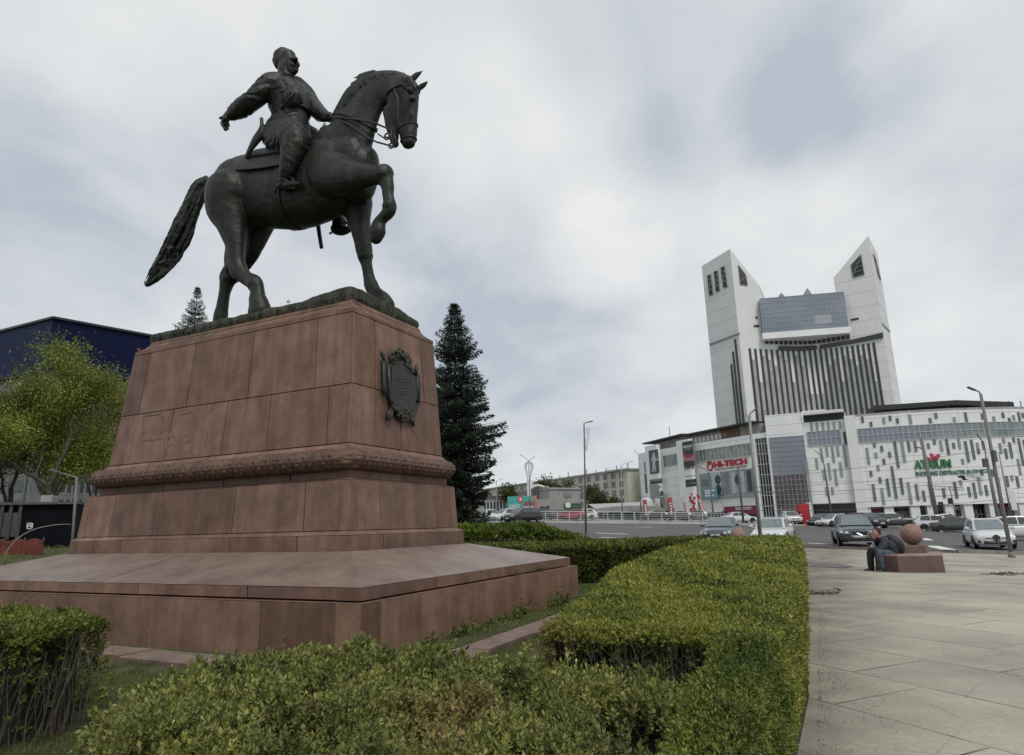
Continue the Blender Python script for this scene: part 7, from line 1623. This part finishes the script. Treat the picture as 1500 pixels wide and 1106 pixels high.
    # wheels
    for wx in (L / 2 - .86, -L / 2 + .80):
        for s in (1, -1):
            r = T['wr']; b = MB(); c = np.array([wx, s * (hw - .10), r]); prof = [(-.10, r * .8), (-.10, r * .95), (-.06, r), (.06, r), (.105, r * .95), (.105, r * .72)]; nn = 20
            b.grid([[c + np.array([rr_ * math.cos(a), o_ * s, rr_ * math.sin(a)]) for a in np.arange(nn) * 2 * math.pi / nn] for o_, rr_ in prof], close_u=True); wh = b.build('wheel', M_TYRE, root, smooth=True, local=True)
            b = MB(); b.grid([[c + np.array([rr_ * math.cos(a) * (1 if k % 2 or i < 2 else .96), o_ * s, rr_ * math.sin(a)]) for k, a in enumerate(np.arange(nn) * 2 * math.pi / nn)] for i, (o_, rr_) in enumerate([(.10, r * .72), (.09, r * .66), (.06, r * .55), (.07, r * .2), (.085, .01)])], close_u=True); b.build('rim', M_RIM, wh, local=True)
            b = MB(); arch = [np.array([wx + (r + .055) * math.cos(a), s * (hw * .985), r + (r + .055) * math.sin(a)]) for a in np.linspace(-.25, math.pi + .25, 18)]; b.prism(arch, (0, .022 * s, 0)); b.build('wheel_arch', M_TRIM, root, local=True)
    # front
    xf = L / 2; zn = T['nose']
    def fr_box(nm, y0, y1, z0, z1_, m, x=.0, d=.06, par=root): 
        b = MB(); b.box((xf - x, (y0 + y1) / 2, (z0 + z1_) / 2), (d, abs(y1 - y0), z1_ - z0)); return b.build(nm, m, par, bevel=.012, local=True)
    fr_box('lower_grille', -hw * .62, hw * .62, T['clear'] + .10, T['clear'] + .25, M_TRIM, .045)
    fr_box('number_plate', -.26, .26, T['clear'] + .24, T['clear'] + .36, M_PLATE, -.005, .03)
    for s in (1, -1):
        b = MB(); y0, y1 = hw * .52, hw * .90; q = [(xf - .03, s * y0, zn - .15), (xf - .13, s * y1, zn - .10), (xf - .20, s * y1 * 1.0, zn + .0), (xf - .06, s * y0, zn - .04)]; b.prism(q, (.05, 0, 0)); b.build('headlight', M_LAMP, root, local=True)
        if detail > 1: fr_box('fog_lamp_recess', s * hw * .66, s * hw * .88, T['clear'] + .16, T['clear'] + .28, M_TRIM, .07)
        b = MB(); xm = L / 2 - T['xs'] - .28; b.ball((xm, s * (hw + .10), T['belt'] + .08), (.07, .11, .08), 10, 7); b.tube([(xm, s * hw * .93, T['belt'] + .02), (xm, s * (hw + .06), T['belt'] + .05)], .025, 6); b.build('wing_mirror', p if style != 'suv' else M_TRIM, root, smooth=True, local=True)
        b = MB(); b.prism([(-xf + .02, s * hw * .55, T['tail'] - .26), (-xf + .06, s * hw * .9, T['tail'] - .26), (-xf + .10, s * hw * .9, T['tail'] - .1), (-xf + .04, s * hw * .55, T['tail'] - .12)], (-.05, 0, 0)); b.build('tail_light', M_TAIL, root, local=True)
    if style == 'suv':
        fr_box('grille', -hw * .40, hw * .40, zn - .32, zn - .06, M_TRIM, .02); fr_box('grille_bar', -hw * .44, hw * .44, zn - .345, zn - .315, M_CHROME, .0); fr_box('bumper_bar', -hw * .6, hw * .6, T['clear'] + .02, T['clear'] + .06, M_CHROME, .0)
        b = MB(); b.tube([(xf + .02, -hw * .46, zn - .1), (xf + .035, -hw * .36, zn - .28), (xf + .04, 0, zn - .31), (xf + .035, hw * .36, zn - .28), (xf + .02, hw * .46, zn - .1)], .022, 6); b.build('grille_surround', M_CHROME, root, local=True)
        b = MB(); b.tube([(xf + .03, -.12, zn - .14), (xf + .03, .12, zn - .26)], .02, 6); b.torus((xf + .035, 0, zn - .2), .055, .014, (np.array([0, 1., 0]), ZV, np.array([1., 0, 0])), 14, 6); b.build('badge', M_CHROME, root, local=True)
        for s in (1, -1): b = MB(); b.tube([(.9, s * hw * .62, H + .0), (.8, s * hw * .63, H + .06), (-1.1, s * hw * .63, H + .06), (-1.3, s * hw * .62, H - .02)], .022, 6); b.build('roof_rail', M_CHROME, root, local=True)
    elif style == 'zoe':
        b = MB(); cz = zn - .12; d_ = [(xf + .03, 0, cz + .14), (xf + .03, .09, cz), (xf + .03, 0, cz - .14), (xf + .03, -.09, cz)]; b.prism(d_, (.02, 0, 0)); b.torus((xf + .01, 0, cz), .14, .03, (np.array([0, 1., 0]), ZV, np.array([1., 0, 0])), 16, 6); b.build('badge', M_TRIM, root, local=True)
        fr_box('grille_bar', -hw * .55, hw * .55, zn - .14, zn - .10, M_TRIM, .025)
    else:
        fr_box('grille', -hw * .46, hw * .46, zn - .20, zn - .09, M_TRIM, .015); fr_box('grille_bar', -hw * .44, hw * .44, zn - .15, zn - .135, M_CHROME, .0)
        b = MB(); b.torus((xf + .03, 0, zn - .14), .06, .014, (np.array([0, 1., 0]), ZV, np.array([1., 0, 0])), 14, 6); b.build('badge', M_CHROME, root, local=True)
    return root
RANG = math.atan2(-RV[1], -RV[0])     # nose towards the plaza
def put(px, py, depth=None):
    p = atG(px, py) if depth is None else atY(px, py, depth); return p
def parked(label, typ, p, px, dist, rot, **k):
    q = atY(px, 760, dist); return car(label, typ, p, (float(q[0]), float(q[1])), rot, **k)
def nose_at(px, py, rot, typ):       # centre of a car whose front bumper foot is seen at a point
    q = atG(px, py); d = np.array([math.cos(rot), math.sin(rot)]); return tuple(map(float, q[:2] - d * CARTYPES[typ]['L'] / 2))
car('dark blue-grey old saloon facing the plaza, beside the small stone ball', 'old', P_BLUEG, nose_at(1049, 798, RANG - .03, 'old'), RANG - .03, glass=M_CGLASSL)
car('white saloon facing the plaza, a lamp post standing before its bonnet', 'sedan', P_WHITE, nose_at(1125, 801, RANG - .05, 'sedan'), RANG - .05, glass=M_CGLASSL)
car('dark slate SUV with roof rails and a chrome grille behind the sitting person', 'suv', P_NAVY, nose_at(1262, 803.5, RANG + .10, 'suv'), RANG + .10, style='suv', glass=M_CGLASSL)
car('white hatchback with a dark bar across its nose, behind the leaning pole', 'hatch', P_WHITE, nose_at(1463, 806.5, RANG + .02, 'hatch'), RANG + .02, style='zoe', glass=M_CGLASSL)
A_ = lambda dx, dy: math.atan2(dy, dx)
parked('silver white crossover cut off by the picture edge behind the white hatchback', 'suv', P_WHITE, 1500, 46, A_(.9, -.3))
parked('dark grey SUV seen side-on behind the stone ball', 'suv', P_DGREY, 1306, 74, A_(.95, -.25))
parked('small white saloon beside the slate SUV, on the far side of the road', 'sedan', P_WHITE, 1222, 76, A_(-.9, -.4))
parked('black saloon next to the small red booth', 'old', P_BLACK, 1203, 80, A_(-.8, -.6))
parked('black SUV whose roof shows above the slate SUV', 'suv', P_BLACK, 1268, 70, A_(.2, -1))
parked('white SUV half hidden behind the white saloon', 'suv', P_WHITE, 1158, 84, A_(-.15, -1))
parked('white saloon beyond the railing behind the blue-grey car', 'sedan', P_WHITE, 1082, 88, A_(.95, .2))
parked('white hatchback in front of the shop glazing, behind the pole', 'hatch', P_WHITE, 1372, 66, A_(.9, -.4))
parked('dark low saloon behind the white hatchback', 'sedan', P_DGREY, 1404, 62, A_(.9, -.45))
parked('maroon estate below the shop pillars', 'hatch', paint('maroon', (.09, .03, .02)), 1388, 86, A_(.9, -.2))
parked('black SUV turning on the road before the teal billboard', 'suv', P_BLACK, 766, 76, A_(-.75, -.66), grp='cars on the road')
parked('white hatchback on the road beside the black SUV', 'hatch', P_WHITE, 740, 79, A_(-.7, -.7), grp='cars on the road')
parked('white car half hidden by the spruce', 'sedan', P_WHITE, 712, 82, A_(-.6, -.8), grp='cars on the road')
for i, (px, d, p, lab, typ) in enumerate(((792, 92, P_DGREY, 'dark grey car behind the railing, nearest the coral hoarding', 'hatch'), (818, 93, P_GREY, 'grey car behind the railing next to the red one', 'sedan'), (838, 92, paint('red', (.28, .02, .025)), 'red car behind the railing', 'hatch'), (855, 94, P_WHITE, 'white car behind the railing beside the thin lamp post', 'hatch'),
                                          (962, 97, P_BLACK, 'black car behind the railing under the tall white flag', 'sedan'), (996, 97, P_DGREY, 'dark car behind the railing between two red flags', 'sedan'), (1016, 97, P_GREY, 'grey car behind the railing below the leaning red flag', 'hatch'))):
    parked(lab, typ, p, px, d, A_(-.95, .2), grp='cars behind the railing', detail=1)

# ================================================================== STREET FURNITURE
M_STEEL = mat('galvanised', (.21, .215, .21), rough=.5, metal=.3, var=.15); M_POLE = mat('pole_concrete', (.15, .148, .14), rough=.85, tint=(.20, .195, .185), scale=3.); M_POLED = mat('pole_dark', (.08, .085, .085), rough=.6)
def pole(name, label, cat, pt, pb, r0, r1, m, Y=None, grp=None, arms=()):
    """post from the foot point pb (seen) to the head pt; arms: list of point lists relative to the picture, lamp at the end"""
    f = atG(*pb) if Y is None else atY(*pb, Y); Yd = float(f[1]); zf = gz(f[0], f[1]); t = atY(*pt, Yd); root = thing(name, label, cat, (f[0], f[1], zf), grp); foot = np.array([f[0], f[1], zf - .1])
    b = MB(); b.tube([foot, (foot + t) / 2, t], [r0, (r0 + r1) / 2, r1], 12); b.build('pole', m, root, smooth=True)
    b = MB(); b.tube([foot, foot + ZV * .35], r0 * 1.5, 12); b.build('base', m, root, smooth=True)
    for a in arms:
        pts = [atY(*q, Yd) for q in a]; b = MB(); b.tube(catmull(np.array(pts), 8), max(.03, r1 * .55), 6); b.build('arm', m, root, smooth=True); d = pts[-1] - pts[-2]; d /= np.linalg.norm(d)
        b = MB(); b.box(pts[-1] + d * .16, (.36, .16, .07), ax=(d, np.cross(ZV, d) / np.linalg.norm(np.cross(ZV, d)), np.cross(d, np.cross(ZV, d)))); b.build('lamp_head', M_POLED, root, bevel=.03)
    return root, Yd
G_L = 'street lamps round the square'
r_, Yd = pole('street_lamp', 'slim dark lamp post with a wire ornament near its head, before the grey building', 'street lamp', (855.5, 620), (858.5, 790), .062, .04, M_POLED, Y=43., grp=G_L, arms=[[(855.5, 622), (856.5, 619.5), (861, 618.5)]])
b = MB()
for k in range(5):
    pts = [atY(857 + 4.5 * math.sin(t * 3.1 + k) * (1 - t * .6) + 2, 626 + 34 * t, Yd) for t in np.linspace(0, 1, 10)]; b.tube(pts, .014, 4)
b.build('ornament', M_MULL, r_)
r_, Yd = pole('street_lamp', 'double-armed lamp post with butterfly wire ornament before the teal billboard', 'street lamp', (774.5, 674), (777, 763), .10, .06, M_STEEL, Y=88., grp=G_L, arms=[[(774.5, 675), (770, 671), (765, 668)], [(774.5, 675), (778, 672.5), (781, 670.5)]])
b = MB()
for s in (-1, 1):
    for k in range(4): b.tube([atY(774.7 + s * (1 + (5.5 - k) * math.sin(math.pi * t ** .7)), 676 + (12 + 4 * k) * t * 1.4, Yd) for t in np.linspace(0, 1, 9)], .035, 4)
b.build('ornament', M_MULL, r_)
pole('street_lamp', 'lamp post with a long single arm reaching over the apartment block end', 'street lamp', (910, 682), (911.5, 758), .10, .05, M_STEEL, Y=96., grp=G_L, arms=[[(910, 683), (913, 679.5), (924, 676.5)]])
pole('street_lamp', 'pale lamp post against the narrow white end of the shopping centre', 'street lamp', (936, 668), (939, 757), .12, .07, M_STEEL, Y=92., grp=G_L, arms=[[(936, 669), (934, 664.5), (931.5, 662)]])
pole('street_lamp', 'thin lamp post before the far end of the flats', 'street lamp', (727, 704), (728, 760), .10, .05, M_STEEL, Y=110., grp=G_L, arms=[[(727, 705), (730, 703.5), (734, 702)]])
pole('street_lamp', 'grey lamp post standing before the display window', 'street lamp', (1081, 684), (1088, 756), .16, .10, M_POLED, Y=84., grp=G_L)
pole('street_lamp', 'short dark lamp post in front of the cyan panel, with a long curved arm', 'street lamp', (1040, 705), (1045, 754), .12, .08, M_POLED, Y=86., grp=G_L, arms=[[(1040, 706), (1036, 690), (1026, 685)]])
r_, Yd = pole('traction_pole', 'tall grey post in front of the white saloon, hook at its head', 'pole', (1097.5, 609), (1114, 792), .082, .06, M_STEEL, Y=28.5, grp='overhead wire poles', arms=[[(1097.5, 611), (1098.5, 606), (1101.5, 603.5)]])
r_, Yd = pole('street_lamp', 'dark lamp post with a bent arm, between the glass entrance and the fins', 'street lamp', (1207, 680), (1218.5, 757), .16, .10, M_POLED, Y=92., grp=G_L, arms=[[(1207, 682), (1203.5, 669), (1196, 662)]])
r_, Yd = pole('traction_pole', 'thick concrete post crossing the green lettering, with a small lamp', 'pole', (1349.5, 642), (1373.5, 760), .26, .17, M_POLE, Y=78., grp='overhead wire poles', arms=[[(1352, 658), (1348, 656), (1344, 655.5)]])
r_, Yd = pole('traction_pole', 'leaning grey post by the kerb before the white hatchback, lamp at its top', 'pole', (1436.5, 577), (1482, 814), .088, .06, M_POLE, Y=29., grp='overhead wire poles', arms=[[(1436.5, 579), (1434, 574), (1428, 571.5)]])
b = MB(); c = atY(1457, 668, Yd - .2); b.box(c, (.14, .12, .5)); b.build('cable_box', M_POLED, r_)
r_, Yd = pole('traction_pole', 'post with cable boxes and a lamp arm, just behind the leaning post', 'pole', (1445, 672), (1461, 752), .18, .12, M_POLE, Y=66., grp='overhead wire poles', arms=[[(1445, 674), (1441, 650), (1434, 640)]])
b = MB(); b.box(atY(1443.5, 678, Yd - .25), (.45, .3, .85)); b.build('cable_box', M_POLED, r_)
r_, Yd = pole('traction_pole', 'thin post carrying a white vertical banner beside the leaning post', 'pole', (1463, 662), (1481, 752), .09, .06, M_STEEL, Y=60., grp='overhead wire poles')
b = MB(); pb_ = atY(1484, 733, Yd - .15); b.box(pb_, (.5, .04, 1.7)); b.build('banner', M_SWHITE, r_)
r_, Yd = pole('traffic_light', 'traffic light on a pale post under a lattice arm, before the shop doors', 'traffic light', (1391, 712), (1403, 768), .10, .07, M_STEEL, Y=76.)
b = MB(); 
for k in range(3): b.box(atY(1391.5 + k * .25, 731 + k * 2.7, Yd - .1), (.36, .3, .24))
b.build('signal_head', M_TRIM, r_, bevel=.03)
b = MB(); q0 = atY(1368, 712, Yd); q1 = atY(1412, 714.5, Yd); q2 = atY(1368, 717, Yd); q3 = atY(1412, 718, Yd); b.tube([q0, q1], .03, 5); b.tube([q2, q3], .03, 5)
for k in range(10): t = k / 9; b.tube([q0 + (q1 - q0) * t, q2 + (q3 - q2) * min(1, t + .1)], .018, 4)
b.build('lattice_arm', M_POLED, r_)
b = MB(); c = atY(1411, 700, Yd); b.prism([c + np.array([x, 0, z_]) for x, z_ in ((-.45, .2), (-.1, .32), (.2, .2), (.3, -.1), (.6, -.25), (.15, -.25), (.0, .0), (-.3, .02))], (0, .35, 0)); b.build('wire_fitting', M_TRIM, r_)
b = MB(); c = atY(1378, 738.5, Yd - .1); b.box(c, (.42, .3, .5)); b.tube([atY(1374, 757, Yd), c], .04, 5); b.build('second_signal_head', M_TRIM, r_)
pole('street_lamp', 'slim grey lamp post beside the black kiosk, close to the pedestal', 'street lamp', (112.5, 699), (107, 800), .05, .04, mat('pole_pale', (.13, .13, .125), rough=.6), Y=24., grp=G_L, arms=[[(112.5, 701), (108, 698.5), (96, 695), (86, 692)]])
# overhead wires: each its own
def wire(label, a, c, Ya, Yc, r=.018, sag=.35):
    p = atY(*a, Ya); q = atY(*c, Yc); n = 16; b = MB(); b.tube([p + (q - p) * t - ZV * sag * 4 * t * (1 - t) for t in np.linspace(0, 1, n)], r, 5); return tag(b.build('overhead_wire', M_POLED, smooth=True), label, 'wire', 'overhead wires across the square')
wire('highest overhead wire, just below the long ribbon window', (1110, 700), (1500, 648), 60, 62); wire('overhead wire running through the green lettering', (1110, 714), (1500, 680), 60, 62); wire('overhead wire under the green lettering', (1110, 722), (1500, 696), 58, 62)
wire('overhead wire level with the lattice arm', (1112, 740), (1500, 714), 58, 62); wire('lowest overhead wire across the fins', (1112, 748), (1500, 728), 58, 62); wire('short bracing wire between the tall grey post and the entrance glazing', (1108, 720), (1150, 717), 28.5, 60, .02, .1)
# road railing
rp = [(atG(x, y)) for x, y in ((782, 765.2), (860, 765.8), (950, 766), (1040, 767), (1062, 768))]
RAIL = thing('road_railing', 'long white railing with horizontal bars along the far kerb of the road', 'railing', (*rp[2][:2], gz(*rp[2][:2])))
def railp(t): i = min(int(t), len(rp) - 2); u = t - i; p = rp[i] * (1 - u) + rp[i + 1] * u; return np.array([p[0], p[1], gz(p[0], p[1])])
M_RAILW = mat('railing_white', (.48, .49, .50), rough=.5, var=.1)
b = MB()
for h, r in ((1.28, .045), (1.0, .02), (.78, .02), (.56, .02), (.34, .02)): b.tube([railp(t) + ZV * h for t in np.linspace(0, len(rp) - 1, 40)], r, 6)
b.build('rails', M_RAILW, RAIL, smooth=True)
for k in range(19): b = MB(); p = railp((len(rp) - 1) * k / 18.01); b.tube([p - ZV * .1, p + ZV * 1.28], .05, 6); b.build('post', M_RAILW, RAIL)
# feather flags
def flag(label, x0, x1, x2, x3, yt, yb, Y, m, txt=None):
    P = [atY(x0, yt, Y), atY(x1, yt + (0 if x1 - x0 < 12 else 1), Y), atY(x3, yb, Y), atY(x2, yb, Y)]; f = (P[2] + P[3]) / 2; root = thing('feather_flag', label, 'flag', (f[0], f[1], gz(f[0], f[1])), 'advertising flags before the shopping centre')
    n = 8; G = [[P[0] * (1 - u) * (1 - v) + P[1] * u * (1 - v) + P[3] * (1 - u) * v + P[2] * u * v + np.array([0, .12 * math.sin(u * 5 + v * 3), 0]) for u in np.linspace(0, 1, n)] for v in np.linspace(0, 1, n)]; b = MB(); b.grid(G); b.grid([[p + np.array([0, .02, 0]) for p in r] for r in G]); b.build('cloth', m, root, smooth=True)
    b = MB(); b.tube([np.array([P[3][0], Y, gz(P[3][0], Y) - .1]), P[3], P[0] + ZV * .1], .035, 6); b.build('pole', M_STEEL, root)
    b = MB(); d = (P[3] - P[0]); 
    for k in range(5): c = (P[0] + P[1]) / 2 + ((P[2] + P[3]) / 2 - (P[0] + P[1]) / 2) * (.28 + .12 * k) + np.array([0, -.16, 0]); b.box(c, (.28, .02, .22))
    b.build('flag_marks', M_SWHITE if m is M_FRED else M_FREDL, root)
M_FRED = mat('flag_red', (.38, .07, .075), rough=.8, var=.1); M_FREDL = mat('flag_rose', (.40, .22, .22), rough=.8); M_FWH = mat('flag_white', (.47, .47, .47), rough=.8)
flag('red flag at the bus-shelter end of the row', 941, 947, 944, 950, 732, 761, 97, M_FRED); flag('white flag between the first two red flags', 959, 966, 961, 969, 730, 759, 104, M_FWH); flag('upright red flag in the middle of the row', 977, 984, 981, 988, 729, 760, 104, M_FRED)
flag('white flag on a grey pole before the second sign column', 999, 1005, 1003, 1009, 728, 759, 104, M_FWH); flag('tilted red flag beside the red flower sign', 1020, 1025, 1027, 1033, 725, 752, 104, M_FRED)
# red booth
q = atY(1179, 764, 84.); z = gz(*q[:2]); zt = atY(1179, 738, 84.)[2]; bo = thing('booth', 'small bright red booth with a white side before the glass entrance', 'booth', (q[0], q[1], z)); b = MB(); b.box((q[0] - .1, q[1], (z + zt) / 2), (1.25, 1.2, zt - z)); b.build('body', M_RED, bo, bevel=.03); b = MB(); b.box((q[0] + .68, q[1] + .05, (z + zt) / 2 + .05), (.28, 1.1, zt - z + .2)); b.build('side_panel', M_SWHITE, bo, bevel=.02)
b = MB(); b.box((q[0] - .1, q[1] - .61, (z + zt) / 2 - .25), (.9, .03, (zt - z) * .5)); b.build('door', mat('red_door', (.30, .012, .02), rough=.5), bo)
# low white wall pieces before the shops on the right
for i, (x0, x1, yt, yb, Y, lab) in enumerate(((1340, 1361, 765, 772.5, 80, 'low pale block wall behind the stone ball'), (1361, 1388, 764, 772, 80, 'low pale block wall with a clean face, beyond the stone ball'), (1288, 1338, 767, 772, 82, 'low pale kerb wall before the dark grey SUV'))):
    w = Wall(atY(x0, 768, Y), atY(x1, 768, Y)); b = MB(); w.uv(b, 0, w.len, gz(*w.a[:2]) - .2, w.px(x0, yt)[2], -.4, .4); tag(b.build('low_wall', mat('pale_block', (.36, .36, .345), rough=.85), bevel=.03), lab, 'wall')
SC.render.film_transparent = False
